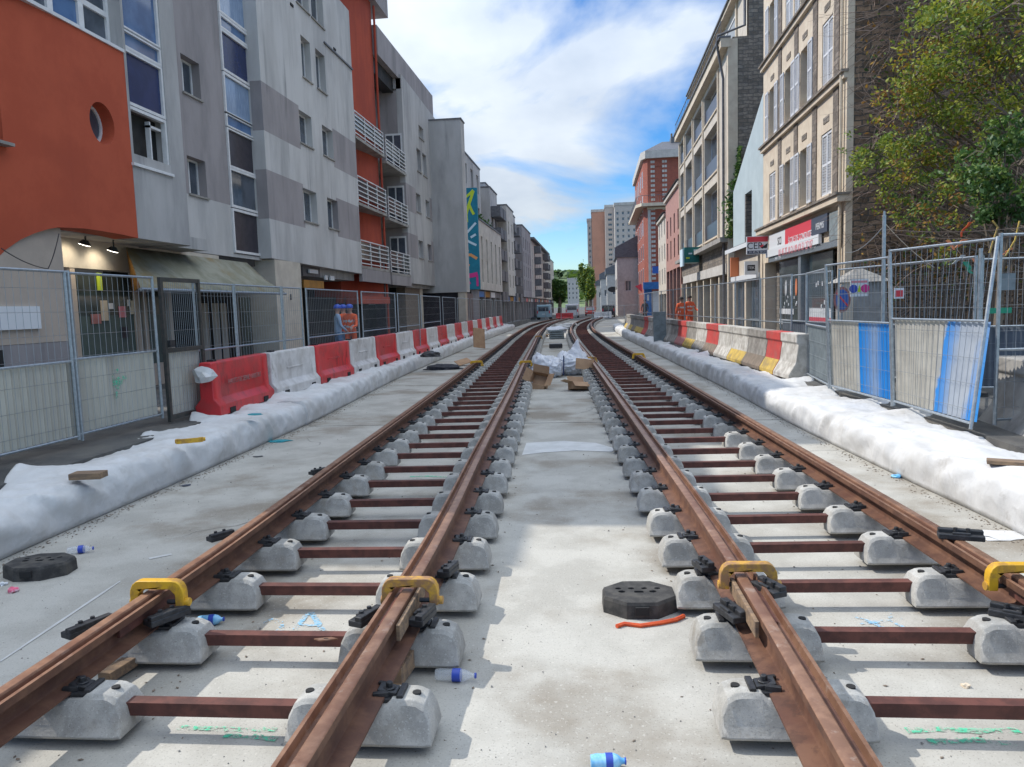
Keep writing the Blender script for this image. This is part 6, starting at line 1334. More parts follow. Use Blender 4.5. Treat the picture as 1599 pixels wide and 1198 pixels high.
wall('gable', [(RX_+.2, PZ), (16, PZ), (16, zat+6.5), (13.2, zat+5.8), (9.3, zat+1.5), (RX_+1.0, zat+.2), (RX_+1.0, zt3+.4), (RX_+.2, zt3+.4)], [], y3a-.02, -1, 'brickgr', t3, axis='y', thick=.4)
bx('quoin', 'cream', t3, RX_-.04, RX_+.45, y3a-.06, y3a+.3, PZ, zt3+.3)
bx('body', 'cream2', t3, RX_+1.65, 16, y3a+.4, y3b, PZ, zat+.1)
b = B(); b.add([(RX_+.9, y3a-.1, zat+.22), (9.35, y3a-.1, zat+1.62), (13.3, y3a-.1, zat+5.95), (RX_+.9, y3b, zat+.22), (9.35, y3b, zat+1.62), (13.3, y3b, zat+5.95)], [(0, 1, 4, 3), (1, 2, 5, 4)]); o = b.build('roof', 'slate', t3); sm = o.modifiers.new('s', 'SOLIDIFY'); sm.thickness = .12
pxp = [(RX_-.12, y3a+.9, PZ), (RX_-.12, y3a+.9, zt3-1.4), (RX_-.5, y3a+.5, zt3+.2), (RX_-.5, y3a+.3, zt3+.6), (RX_+.85, y3a+.2, zt3+1.0), (RX_+.85, y3a+.2, zat+.1)]
b = B(); b.tube(pxp, .07, 8); b.build('downpipe', 'zinc', t3, smooth=True)
zs3 = ZR(1118, 380)
ubox(B(), F, y3a-.0, y3b+.1, zs3-.25, zs3-.002, -.4, .45).build('shop_canopy', 'concrete', t3)
ubox(B(), F, y3a+.2, y3b, zs3-1.35, zs3-.25, -.3, -.1).build('dark_frieze', 'brickgr', t3); ubox(B(), F, y3a+.6, y3b-2, zs3-1.9, zs3-1.35, -.3, .05).build('white_frieze', 'whitewall', t3)
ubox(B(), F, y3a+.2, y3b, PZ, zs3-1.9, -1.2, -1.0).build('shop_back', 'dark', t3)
for j in range(8): q = y3a+.3+(y3b-y3a-.6)*j/7; ubox(B(), F, q, q+.35, PZ, zs3-1.9, -.5, -.05).build('shop_pier', 'cream', t3)
for j in range(7): q = y3a+.65+(y3b-y3a-.6)*j/7; ubox(B(), F, q, q+(y3b-y3a-.6)/7-.37, PZ+.2, zs3-2.0, -.45, -.4).build('shop_glazing', ['glass', 'jbrown', 'shopglass'][j % 3], t3)
yt = YR(1082, RX_-.5, 400)
sg4 = empty('shop_sign', (RX_-.9, yt, 4.5), 'dark teal box sign hung over the cream shopfront', 'shop sign')
bx('board', 'shopteal', sg4, ony(1069, 400, yt).x, ony(1092, 400, yt).x, yt, yt+1.6, ony(1080, 410, yt).z, ony(1080, 386, yt).z); bx('side_panel', 'mwhite', sg4, ony(1066, 400, yt).x, ony(1068.6, 400, yt).x, yt+.1, yt+1.7, ony(1080, 415, yt).z, ony(1080, 388, yt).z)
for k, (px, py) in enumerate(((1074, 403), (1086, 391), (1078, 396))): q = ony(px, py, yt); bx('sign_mark', 'mwhite' if k else 'mlime', sg4, q.x-.12, q.x+.12, yt-.01, yt-.002, q.z-.05, q.z+.05)
# ivy hanging on the rubble gable
def leaves(name, parent, gen, n, s0, s1, mats, seed, flat=.3):
    rr = random.Random(seed); b = B(); k = 0
    while k < n:
        c, mi, nr = gen(rr)
        if c is None: continue
        s = rr.uniform(s0, s1); nn = (Vector((rr.uniform(-1, 1), rr.uniform(-1, 1), rr.uniform(-1, 1)))*(1-flat)+nr*flat).normalized(); a = nn.orthogonal().normalized(); a = (Matrix.Rotation(rr.random()*6.28, 3, nn) @ a)*s; e = nn.cross(a)*.55
        b.add([c-a, c-e*.9+a*.1, c+a, c+e*.9+a*.1], [(0, 1, 2), (0, 2, 3)], mi); k += 1
    return b.build(name, mats, parent)
iv = empty('ivy', (RX_+.3, y3a-.3, 4), 'dark green ivy hanging on the rubble gable beside the pale blue wall', 'ivy')
def g_iv(rr):
    v = rr.uniform(0, 1); z = 5.2+v*4.6; w = .55+.5*math.sin(v*5); return Vector((RX_+.15+rr.gauss(0, .28)*w+.35*v, y3a-.25+rr.gauss(0, .15), z)), 0 if rr.random() < .7 else 1, Vector((-.5, -1, .3))
leaves('foliage', iv, g_iv, 900, .07, .16, ['leafd', 'leafg'], 4); b = B(); b.tube([(RX_+.2, y3a-.12, PZ), (RX_+.3, y3a-.14, 5), (RX_+.6, y3a-.12, 9.5)], .05, 6, r1=.01); b.build('stem', 'bark', iv)
# --- R4 pink house, R5 narrow cream house
def house(y0, y1, z1, m, lb, nb, nf, wy=.9, wh=1.7, gz=3.4, x=RX_, roof='slate', rh=1.6, name='terraced_house', sh=None, frame='white'):
    t = empty(name, (x, y0, PZ), lb, 'house', gR); block(t, x, y0, y1, gz, z1, m, nb, nf, wy, wh, .5, side='R', frame=frame, depth=9)
    b = B(); b.prism([(x-.35, z1+.12), (x+4.2, z1+.12+rh*2.0), (x+9, z1+.12)], lambda u, v, q: Vector((u, q, v)), y0, y1); b.build('roof', roof, t)
    bx('ground_back', 'dark', t, x+.9, x+1, y0, y1, PZ, gz)
    n = max(2, int((y1-y0)/2.6))
    for k in range(n+1): q = y0+(y1-y0-.4)*k/n; bx('ground_pier', m, t, x, x+.5, q, q+.4, PZ, gz)
    for k in range(n): q = y0+.4+(y1-y0-.4)*k/n; bx('ground_glazing', sh or 'shopglass', t, x+.25, x+.3, q, q+(y1-y0-.4)/n-.4, PZ+.1, gz-.5); bx('ground_lintel', m, t, x, x+.3, q, q+(y1-y0-.4)/n-.4, gz-.5, gz)
    bx('cornice', 'cream2', t, x-.2, x+.0, y0, y1, z1-.25, z1+.0)
    return t
y4b = YR(1040, py=380); z4 = ZR(1061, 283)
t4 = house(y3b+.03, y4b, z4, 'pink', 'pink brick house with brown shutters between the cream block and the narrow cream house', 4, 3, 1.0, 1.7, ZR(1055, 410), roof='zinc', rh=.4, frame='jbrown')
y5b = YR(1028, py=380); z5 = ZR(1038, 335)
t5 = house(y4b+.03, y5b, z5, 'cream2', 'narrow cream house between the pink house and the red brick corner house', 3, 3, .8, 1.6, ZR(1034, 452), rh=.4, frame='shutter')
# --- R6 red brick corner house
y6 = 104.; x6a = ony(1012, 350, y6).x; x6b = ony(1058, 350, y6).x+3
t6 = empty('corner_house', (x6a, y6, PZ), 'red brick corner house with white dotted bands, balcony and dark chimney', 'house', gR)
z6 = ony(1030, 247, y6).z; z6t = ony(1030, 235, y6).z; fh6 = (z6-4)/5.2
hs6 = []
xw = ony(1027, 300, y6).x
for f in range(5): z0 = 4.2+f*fh6; hs6 += [(xw-.7, xw+.7, z0+.5, z0+2.7)]
hs6 = [h for h in hs6 if h[3] < z6-.2]
wall('brick_front', [(x6a, PZ), (x6b, PZ), (x6b, z6), (x6a, z6)], hs6, y6, -1, 'redbrick', t6, axis='y')
for h in hs6: window(t6, h, y6, -1, axis='y', simple=True, fw=.1)
zbal = ony(1020, 312, y6).z
# chamfer and street face
x6c = RX_-.35; ych = y6+1.2
b = B(); b.prism([(x6a, y6+.01), (x6c, ych), (x6c, ych+22), (x6a+9, ych+22), (x6b, y6+.31)], lambda u, v, q: Vector((u, v, q)), PZ, z6); b.build('brick_body', 'redbrick', t6)
b = B(); b.prism([(x6a-.3, y6-.35), (x6c-.35, ych-.1), (x6c-.35, ych+22.5), (x6a+9, ych+22.5), (x6b+.3, y6-.6)], lambda u, v, q: Vector((u, v, q)), z6+.003, z6t); b.build('white_cornice', 'whitewall', t6)
b = B(); base = [(x6a-.3, y6-.35), (x6c-.35, ych-.1), (x6c-.35, ych+22.5), (x6a+9, ych+22.5), (x6b+.3, y6-.6)]; cx_ = sum(p[0] for p in base)/5; cy_ = sum(p[1] for p in base)/5
b.loft([[Vector((u, v, z6t+.003)) for u, v in base], [Vector((cx_+(u-cx_)*.55+1.2, cy_+(v-cy_)*.55, z6t+1.9)) for u, v in base]]); b.build('roof', 'zinc', t6)
b = B(); b.prism([(x6a-.9, y6-1.0), (x6c-1.1, ych-.4), (x6c-1.1, ych+22), (x6c, ych+22), (x6a, y6-.01), (x6b, y6-.01), (x6b, y6-1.0)], lambda u, v, q: Vector((u, v, q)), zbal-.9, zbal-.5); b.build('balcony', 'cream', t6)
b = B(); P6 = [(x6b, y6-.9), (x6a-.85, y6-.9), (x6c-1.0, ych-.4), (x6c-1.0, ych+22)]
for a, c in zip(P6, P6[1:]):
    a, c = Vector((*a, 0)), Vector((*c, 0)); n = int((c-a).length/.3)
    for k in range(n): q = a.lerp(c, k/n); b.tube([(q.x, q.y, zbal-.5), (q.x, q.y, zbal+.5)], .02, 3, caps=False)
    b.tube([(a.x, a.y, zbal+.5), (c.x, c.y, zbal+.5)], .04, 4)
b.build('balcony_railing', 'zinc', t6)
for z0 in (4.0, zbal-1.0-0*fh6): bx('string_course', 'cream', t6, x6a-.1, x6b, y6-.15, y6-.002, z0-.25, z0)
dots = B()
for px in (1018, 1021, 1036, 1040):
    for k in range(26):
        z0 = 5+k*(z6-5)/26; u = ony(px, 300, y6).x; dots.box(u-.14, u+.14, y6-.02, y6+.02, z0, z0+.32)
dots.build('white_brick_quoins', 'whitewall', t6)
bx('pilaster', 'whitewall', t6, x6a-.02, x6a+.35, y6-.03, y6-.001, 4.2, zbal-1.3)
tt = (Vector((x6c, ych, 0))-Vector((x6a, y6, 0))); nrm = Vector((tt.y, -tt.x, 0)).normalized()*-1
for k in range(5):
    for f in range(5):
        z0 = 4.6+f*fh6
        if z0+2 < z6-.3: yy_ = ych+1.5+k*4.2; b = B(); b.box(x6c-.03, x6c+.02, yy_, yy_+1.3, z0, z0+2.1); b.build('window', 'white', t6); b = B(); b.box(x6c-.04, x6c-.031, yy_+.12, yy_+1.18, z0+.1, z0+2.0); b.build('pane', 'glass', t6)
q0 = ony(1060, 235, y6+3); ch = bx('chimney', 'zinc', t6, ony(1048, 235, y6+3).x, ony(1070, 235, y6+3).x, y6+3, y6+5, z6t, ony(1056, 213, y6+3).z)
for k in range(5): u = ony(1050, 235, y6+3).x+k*.42; b = B(); b.tube([(u, y6+4, ony(1056, 213, y6+3).z), (u, y6+4, ony(1056, 213, y6+3).z+.6)], .13, 8); b.build('chimney_pot', 'jbrown', ch)
# --- blue shop below it
t7 = empty('blue_shop', (RX_-1.4, 88, PZ), 'bright blue shopfront below the red brick corner house', 'shopfront')
y7 = 92.; u0, u1 = ony(1006, 470, y7).x, ony(1018, 470, y7).x; bx('blue_door_panel', 'shopblue', t7, u0, u1, y7, y7+.4, PZ, ony(1010, 452, y7).z); bx('blue_awning', 'shopblue', t7, ony(1004, 440, y7).x, ony(1030, 440, y7).x, y7-.6, y7, ony(1010, 452, y7).z, ony(1010, 441, y7).z)
bx('white_panel', 'signwhite', t7, u1+.1, ony(1030, 470, y7).x, y7+.02, y7+.3, PZ, ony(1010, 455, y7).z); bx('sign_light', 'signwhite', t7, (u0+u1)/2-.12, (u0+u1)/2+.12, y7-.01, y7, 2.2, 2.9)
t7 = empty('shop_sign', (4, 93, 4), 'dark blue projecting sign on the red brick corner house', 'shop sign'); bx('board', 'plate', t7, ony(1019, 425, 93).x, ony(1032, 425, 93).x, 93, 93.2, ony(1025, 427, 93).z, ony(1025, 416, 93).z)
bx('bracket', 'zinc', t7, ony(1032, 425, 93).x, RX_+.5, 93.05, 93.1, ony(1025, 422, 93).z, ony(1025, 421, 93).z)
t7 = empty('shop_sign', (4, 96, 4), 'red awning sign left of the blue shopfront', 'shop sign'); b = B(); p_ = [(ony(992, 447, 96).x, ony(992, 447, 96).z), (ony(1002, 443, 96).x, ony(1002, 443, 96).z), (ony(1003, 456, 96).x, ony(1003, 456, 96).z)]; b.prism(p_, lambda u, v, q: Vector((u, q, v)), 96, 97.2); b.build('board', 'red', t7)
# --- far right row of low white houses, tower blocks
def farhouse(px0, px1, y, zt, eave, lb, m='whitewall', roof='slate', ridge=None, depth=12):
    x0, x1 = ony(px0, 450, y).x, ony(px1, 450, y).x; z0 = ony((px0+px1)/2, eave, y).z; zr_ = ony((px0+px1)/2, zt, y).z
    t = empty('terraced_house', (x0, y, 0), lb, 'house', gR)
    n = max(1, int((x1-x0)/2.4)); hs = []
    for k in range(n):
        for f in range(max(1, int((z0-3.4)/3))): c = x0+(x1-x0)*(k+.5)/n; hs.append((c-.45, c+.45, 3.9+f*3, 5.5+f*3))
    hs = [h for h in hs if h[3] < z0-.2]
    wall('front_wall', [(x0, 0), (x1, 0), (x1, z0), (x0, z0)], hs, y, -1, m, t, axis='y')
    for h in hs: window(t, h, y, -1, axis='y', simple=True)
    bx('body', m, t, x0, x1, y+.31, y+depth, 0, z0)
    b = B(); b.prism([(x0-.3, z0+.002), (x1+.3, z0+.002), (x1+.3, zr_), (x0-.3, z0+(zr_-z0)*.45)], lambda u, v, q: Vector((u, q, v)), y-.2, y+depth); b.build('roof', roof, t)
    for k in range(3): yy_ = y+1.5+k*3.4; bx('side_window', 'glass', t, x0-.03, x0+.02, yy_, yy_+1.1, 4.2, 5.9) if z0 > 6.2 else None
    return t
farhouse(964, 998, 122, 366, 402, 'white house with a steep slate roof just before the red brick house', ridge=1)
farhouse(968, 992, 140, 372, 395, 'grey rendered house with slate roof below the tower blocks', 'grey')
farhouse(948, 972, 165, 408, 428, 'small white house with one black balcony far down the right side')
farhouse(938, 955, 195, 418, 436, 'smallest far white house on the right side, beside the big tree')
farhouse(931, 944, 230, 432, 446, 'low pale house at the far right end of the street', 'cream2')
t = empty('street_sign', (3, 150, 4), 'black oval sign on the small far white house', 'sign'); b = B(); q = ony(957, 452, 150); b.loft([[Vector((q.x+1.0*math.cos(a*PI/7), 150+d, q.z+.55*math.sin(a*PI/7))) for a in range(14)] for d in (0, .2)]); b.build('board', 'black', t)
def tower(px0, px1, top, y, depth, mf, lb, cols, rows, side=None, base=0):
    x0, x1 = ony(px0, 400, y).x, ony(px1, 400, y).x; z1 = ony((px0+px1)/2, top, y).z
    t = empty('tower_block', (x0, y, 0), lb, 'tower block', 'tower blocks')
    hs = [(x0+(x1-x0)*(k+.3)/cols, x0+(x1-x0)*(k+.7)/cols, 6+f*(z1-7)/rows, 6+(f+.5)*(z1-7)/rows) for k in range(cols) for f in range(rows)] if cols else []
    wall('front_wall', [(x0, 0), (x1, 0), (x1, z1), (x0, z1)], hs, y, -1, mf, t, axis='y', thick=.6)
    for h in hs: window(t, h, y, -1, axis='y', simple=True, rec=.3, fw=.08)
    bx('body', mf, t, x0, x1, y+.62, y+depth, 0, z1); bx('parapet', 'whitewall', t, x0-.2, x1+.2, y-.15, y+depth, z1+.001, z1+.8)
    if side:
        for f in range(rows): z0 = 6+f*(z1-7)/rows; bx('side_window', side, t, x0-.12, x0+.01, y+1.2, y+depth-1, z0, z0+1.4)
    return t
tower(925, 946, 331, 245, 14, 'towerp', 'salmon pink blank faced tower block, leftmost', 0, 16, 'darkpanel')
tower(946, 961, 324, 238, 16, 'towerw', 'pale pinkish tower block slice between the salmon block and the windowed one', 1, 16)
tower(961, 1004, 320, 230, 20, 'towerw', 'pale tower block with a grid of dark windows, largest', 5, 14)
tower(918, 925, 345, 262, 9, 'whitewall', 'thin white edge of a tower block seen left of the salmon one', 1, 12)
tower(885, 902, 436, 520, 20, 'whitewall', 'white slab block far away at the end of the street', 3, 4)
# ================================================================== lot on the right: shelter, signs, stakes, plants
kx0, kx1 = 5.66, 6.52; ky = 18.0
t = empty('stone_shelter', (kx0, ky, PZ), 'small stone shelter with a pointed pyramid top behind the fence', 'shelter')
bx('walls', 'concrete', t, kx0, kx1, ky, ky+.8, PZ, 2.28); bx('corner_post', 'cream', t, kx0-.14, kx0+.12, ky-.06, ky+.12, PZ, 2.28)
b = B(); b.loft([[Vector((kx0-.18, ky-.1, 2.282)), Vector((kx1+.1, ky-.1, 2.282)), Vector((kx1+.1, ky+.9, 2.282)), Vector((kx0-.18, ky+.9, 2.282))], [Vector((6.02+a, ky+.4+c, 2.62)) for a, c in ((-.03, -.03), (.03, -.03), (.03, .03), (-.03, .03))]]); b.build('pyramid_top', 'concrete', t)
b = B(); y_ = 15.2; q = ony(1342, 445, y_)
t = empty('safety_sign', q, 'white safety notice with a blue, a yellow and a red symbol on the fence', 'sign'); a0, a1, c0, c1 = ony(1328, 450, y_).x, ony(1356, 450, y_).x, ony(1340, 463, y_).z, ony(1340, 436, y_).z
bx('board', 'signwhite', t, a0, a1, y_, y_+.02, c0, c1); bx('red_heading', 'pinkred', t, a0+.02, a1-.02, y_-.004, y_, c1-.07, c1-.03)
def disc(n, m, c, r, par, d=.004, ny=-1, seg=20, r2=None):
    b = B(); b.loft([[Vector((c[0]+r*math.cos(k*2*PI/seg), c[1]+dd, c[2]+(r2 or r)*math.sin(k*2*PI/seg))) for k in range(seg)] for dd in (0, -d)]); return b.build(n, m, par)
w_ = a1-a0; h_ = c1-c0; disc('blue_symbol', 'blab', (a0+w_*.17, y_-.001, c0+h_*.45), h_*.24, t); disc('red_symbol', 'mmag', (a0+w_*.82, y_-.001, c0+h_*.45), h_*.24, t)
b = B(); b.prism([(a0+w_*.38, c0+h_*.25), (a0+w_*.62, c0+h_*.25), (a0+w_*.5, c0+h_*.68)], lambda u, v, z_: Vector((u, z_, v)), y_-.005, y_-.001); b.build('yellow_symbol', 'mlime', t)
y_ = 16.5; q = ony(1315, 468, y_)
t = empty('road_sign', q, 'round blue no-parking sign with a red rim, seen at a slant', 'road sign'); disc('red_rim', 'jpink', (q.x, y_, q.z), .17, t, r2=.27); disc('blue_face', 'plate', (q.x, y_-.005, q.z), .13, t, r2=.21); b = B(); b.cbox((q.x, y_-.011, q.z), (.36, .004, .035), Matrix.Rotation(R(50), 3, 'Y')); b.build('slash', 'red', t); b = B(); b.tube([(q.x, y_+.03, PZ), (q.x, y_+.03, q.z+.3)], .03, 8); b.build('post', 'galv', t)
y_ = 13.6; q = ony(1404, 458, y_); t = empty('notice', q, 'small red and white notice hanging on the back fence', 'sign'); bx('board', 'signwhite', t, q.x-.08, q.x+.08, y_, y_+.01, q.z-.09, q.z+.09); bx('red_block', 'red', t, q.x-.06, q.x+.06, y_-.004, y_, q.z-.06, q.z+.05)
y_ = 11.7; q = ony(1572, 440, y_); t = empty('notice', q, 'faded grey green notice on the fence at the right edge', 'sign'); bx('board', 'pallet', t, q.x-.11, q.x+.12, y_, y_+.01, q.z-.12, q.z+.12); q = ony(1565, 485, y_); bx('lower_strip', 'green', empty('notice', q, 'narrow dull green strip tied low on the fence at the right edge', 'sign'), q.x-.2, q.x+.13, y_, y_+.01, q.z-.04, q.z+.04)
# stakes of the palisade: each a weathered pole, bound together as one fence
pal = empty('stake_fence', (5.9, 15.0, PZ), 'brown stake fence across the back of the lot, below the ivy wall', 'fence'); rr = random.Random(12); x = 5.95
for k in range(92):
    b = B(); h_ = 1.85+rr.uniform(-.12, .15)+.02*k*.1; a = rr.uniform(-.03, .03); r_ = rr.uniform(.018, .03); b.tube([(x, 15.2+rr.uniform(-.02, .02), PZ), (x+a, 15.2, PZ+h_)], r_, 5, r1=r_*.7); b.build('stake', 'palis', pal); x += rr.uniform(.055, .075)
for z_ in (1.0, 1.9): b = B(); b.tube([(5.95, 15.24, z_), (x, 15.24, z_)], .02, 5); b.build('binding_rail', 'palis', pal)
for i, (px, py, m_, dz) in enumerate(((1513, 358, 'strap', .3), (1481, 383, 'signorange', .2), (1508, 380, 'signorange', .16), (1516, 408, 'signorange', .2), (1503, 405, 'cloth', .18), (1509, 418, 'green', .26), (1580, 392, 'signorange', .14))):
    y_ = 12.6; q = ony(px, py, y_); b = B(); rr = random.Random(i+2); n = 4
    L = [q+Vector((rr.uniform(-.02, .02)+.05*k*(1 if i % 2 else -1)*.5, .01*k, dz*.36-dz*.72*k/n)) for k in range(n+1)]; w_ = .028+.012*(i % 3)
    b.add([v-Vector((w_*(1-.12*k), 0, 0)) for k, v in enumerate(L)]+[v+Vector((w_*(1-.12*k), .02, 0)) for k, v in enumerate(L)], [(k, k+1, n+2+k, n+1+k) for k in range(n)]); o = b.build('flag', m_); sm = o.modifiers.new('s', 'SOLIDIFY'); sm.thickness = .006
    tag(o, ['orange flag highest on the ivy wall', 'orange flag left of the others above the back fence', 'orange flag in the middle above the back fence', 'orange flag drooping next to the green cloth', 'white cloth tied beside the green cloth', 'green cloth tied on top of the back fence', 'orange tag on the fence at the right edge'][i], 'flag', 'flags and rags tied around the lot')
cable([ony(1550, 345, 12.4), ony(1558, 355, 12.4), ony(1545, 395, 12.4)], .014, 'jyel', 'dangling yellow strap at the foot of the green bush', .0, 5); cable([ony(1592, 345, 12.4), ony(1585, 375, 12.4), ony(1570, 400, 12.4)], .012, 'jyel', 'second dangling yellow strap at the right edge', .0, 5)
# climbing plants: bare creeper over the party wall, shrub with yellow-green leaves, dark evergreen mass
def twigs(name, parent, m, n, gen, seed, r0=.012, seg=7):
    rr = random.Random(seed); b = B()
    for _ in range(n):
        p, d, L = gen(rr); P = [p]
        for k in range(seg): d = (d+Vector((rr.uniform(-.4, .4), rr.uniform(-.15, .15), rr.uniform(-.4, .3)))*.7).normalized(); p = p+d*L/seg; P.append(p)
        b.tube(P, r0*rr.uniform(.5, 1.3), 3, caps=False, r1=r0*.25)
    return b.build(name, m, parent)
cr = empty('creeper', (9.5, ye-.2, PZ), 'bare brown creeper covering the dark party wall', 'climbing plant')
def g_cr(rr): x = rr.uniform(7.4, 15); z = rr.uniform(1.5, 13); return Vector((x, ye-.06-rr.random()*.45, z)), Vector((rr.uniform(-1, 1), rr.uniform(-.2, .1), rr.uniform(-.5, .4))), rr.uniform(.6, 2.0)
twigs('bare_stems', cr, 'twig', 3400, g_cr, 1, .010)
def g_crl(rr):
    x = rr.uniform(7.3, 15); z = rr.uniform(1.5, 13); n_ = noise.noise(Vector((x*.6, z*.6, 4)))
    if n_ < .08 and rr.random() > .12: return None, 0, None
    return Vector((x, ye-.1-rr.random()*.4, z)), rr.choice((0, 1, 1, 2)), Vector((0, -1, .3))
leaves('leaves', cr, g_crl, 4200, .04, .10, ['leafg', 'leafo', 'leafd'], 8, .4)
def branchtree(name, base, H, label, spec, seed, cat='tree', trunk_r=.14):
    """trunk, limbs and leaf clumps; spec: list of clumps (x, y, z, r, leaf index weights, count)"""
    t = empty(name, base, label, cat); rr = random.Random(seed); b = B(); base = Vector(base)
    top = base+Vector((.1, 0, H*.55)); mid = base.lerp(top, .5)+Vector((rr.uniform(-.15, .15), 0, 0)); b.tube([base, mid, top], trunk_r, 8, r1=trunk_r*.55)
    for (x, y, z, r, w, n) in spec:
        c = Vector((x, y, z)); s = base.lerp(top, min(1, max(.25, (z-base.z)/H*.8))); m_ = s.lerp(c, .5)+Vector((0, 0, -.15*(c-s).length*.3)); b.tube([s, m_, c], trunk_r*.4, 5, r1=.012)
        for _ in range(7): d = Vector((rr.gauss(0, 1), rr.gauss(0, 1), rr.gauss(0, .7))).normalized()*r*.9; b.tube([c, c+d*.5+Vector((0, 0, .1)), c+d], .016, 3, caps=False, r1=.005)
    b.build('trunk', 'bark', t, smooth=True)
    sp = spec; tot = sum(s[5] for s in sp); cum = []; a = 0
    for s in sp: a += s[5]; cum.append(a)
    sub = {}
    def g(rr):
        q = rr.random()*tot; i = next(k for k, c in enumerate(cum) if q <= c); x, y, z, r, w, n = sp[i]
        if i not in sub: sub[i] = [Vector((rr.gauss(0, .55), rr.gauss(0, .5), rr.gauss(0, .5))) for _ in range(9)]
        o = rr.choice(sub[i]); d = o*r+Vector((rr.gauss(0, .17), rr.gauss(0, .17), rr.gauss(0, .11)))*r; return Vector((x, y, z))+d, rr.choice(w), Vector((-.3, -.2, 1))
    leaves('crown', t, g, int(tot*.62) if cat == 'tree' else int(tot*.7), .035, .07, ['leafg', 'leafy', 'leafo', 'leafd'], seed+3, .35)
    return t
def P3(px, py, y): q = ony(px, py, y); return (q.x, q.y, q.z)
def clump(px, py, y, r, w, n): return (*P3(px, py, y), r, w, n)
branchtree('tree', (11.8, 18.0, PZ), 9.5, 'spreading yellow green tree in front of the ivy wall', [clump(1400, 240, 19, .8, (0, 1, 1), 900), clump(1360, 235, 20, .5, (0, 1), 350), clump(1375, 270, 20, .5, (0, 1), 350), clump(1430, 120, 18, .8, (1, 1, 0), 900), clump(1410, 150, 18.5, .6, (1, 2), 400), clump(1465, 60, 17.5, .8, (1, 1, 2), 800), clump(1480, 30, 17, .7, (1, 0), 600), clump(1530, 60, 17, 1., (0, 1), 1200), clump(1560, 20, 16.5, 1., (0, 1, 1), 1200),
    clump(1500, 130, 17.5, .9, (1, 1, 2, 0), 1000), clump(1455, 140, 18, .7, (2, 1, 1), 600), clump(1550, 130, 17, .9, (0, 1, 1), 1100), clump(1580, 90, 16.5, .8, (1, 2, 1), 700), clump(1520, 190, 17.5, .9, (0, 1, 1), 1100), clump(1460, 210, 18, .8, (0, 1), 700), clump(1440, 260, 18.5, .6, (1, 1, 2), 500), clump(1575, 180, 16.5, .9, (0, 1), 1000), clump(1490, 250, 18, .7, (0, 2), 450), clump(1430, 320, 19, .6, (0, 3), 350), clump(1480, 330, 18, .6, (2, 0), 300), clump(1540, 250, 17, .8, (0, 1, 0), 800), clump(1370, 260, 20.5, .7, (0, 0, 1), 700), clump(1345, 245, 21, .45, (0,), 250), clump(1420, 285, 19.5, .7, (0, 1), 600), clump(1400, 330, 20, .6, (0, 2, 1), 350), clump(1500, 300, 18, .8, (0, 2, 1), 600), clump(1470, 370, 18, .6, (0, 1, 2), 250), clump(1440, 180, 18.5, .8, (1, 0, 2), 600), clump(1590, 30, 16.5, 1., (1, 0), 1100), clump(1500, 10, 17.5, .8, (1, 0), 700)], 21, trunk_r=.18)
branchtree('shrub', P3(1555, 440, 14.2)[:2]+(PZ,), 4.6, 'dark green glossy bush at the right picture edge', [clump(1545, 240, 14.5, .45, (3, 3, 0), 700), clump(1570, 210, 14.5, .5, (3, 0), 800), clump(1560, 290, 14.2, .55, (3, 3, 0), 1200), clump(1590, 260, 14, .6, (3, 0), 900), clump(1575, 320, 14, .45, (3, 3), 900), clump(1520, 265, 14.6, .35, (0, 3), 350), clump(1597, 330, 14, .4, (3,), 500)], 33, cat='bush', trunk_r=.09)
# ================================================================== street end: trees, hill, fence, van
def fartree(px, py0, py1, w, y, label, seed, m=('leafd', 'leafg', 'leafy', 'leafd'), n=9000, cat='tree'):
    z0, z1 = ony(px, py0, y).z, ony(px, py1, y).z; c = ony(px, (py0+py1)/2, y); rx = w/1180*y/2; rz = (z0-z1)/2; rr = random.Random(seed)
    t = empty('tree', (c.x, y, 0), label, cat, 'street trees at the far end'); b = B(); b.tube([(c.x, y, 0), (c.x+.2, y, c.z)], .45, 8, r1=.2)
    lobes = []
    for _ in range(26): d = Vector((rr.gauss(0, 1), rr.gauss(0, 1), rr.gauss(0, 1))).normalized()*rr.uniform(.35, .85); lobes.append(Vector((c.x+d.x*rx, y+d.y*rx, c.z+d.z*rz)))
    for l_ in lobes[:14]: b.tube([(c.x, y, max(z1, 1)+rz*.5), l_], .14, 4, caps=False, r1=.04)
    b.build('trunk', 'bark', t, smooth=True)
    def g(rr_): l_ = rr_.choice(lobes); r_ = .26; return l_+Vector((rr_.gauss(0, 1)*rx*r_*.7, rr_.gauss(0, 1)*rx*r_*.7, rr_.gauss(0, 1)*rz*r_*.5)), rr_.choice((0, 0, 1, 2, 3)), Vector((0, 0, 1))
    leaves('crown', t, g, n, .16, .42, list(m), seed+1, .3); return t
fartree(873, 432, 474, 22, 150, 'dark round tree at the end of the left row', 51, ('leafd', 'leafd', 'leafg', 'leafd'), 5000)
fartree(915, 402, 474, 24, 175, 'tall yellow green tree below the tower blocks', 52, ('leafg', 'leafg', 'leafy', 'leafd'), 7000); fartree(921, 430, 474, 16, 160, 'smaller green tree in front of the tall one', 53, ('leafg', 'leafy', 'leafg', 'leafd'), 3500)
b = B(); nx, ny_ = 90, 24; x0 = -700; vs = []
for j in range(ny_):
    for i in range(nx):
        x = x0+i*(1500/(nx-1)); y = 560+j*26; r_ = math.sin(min(1, j/12)*PI/2); h_ = 36*r_*(1-.0006*abs(x+40))+10*noise.noise(Vector((x*.008, y*.008, 0)))*r_+3.5*noise.noise(Vector((x*.06, y*.06, 3)))*r_; vs.append((x, y, h_-1))
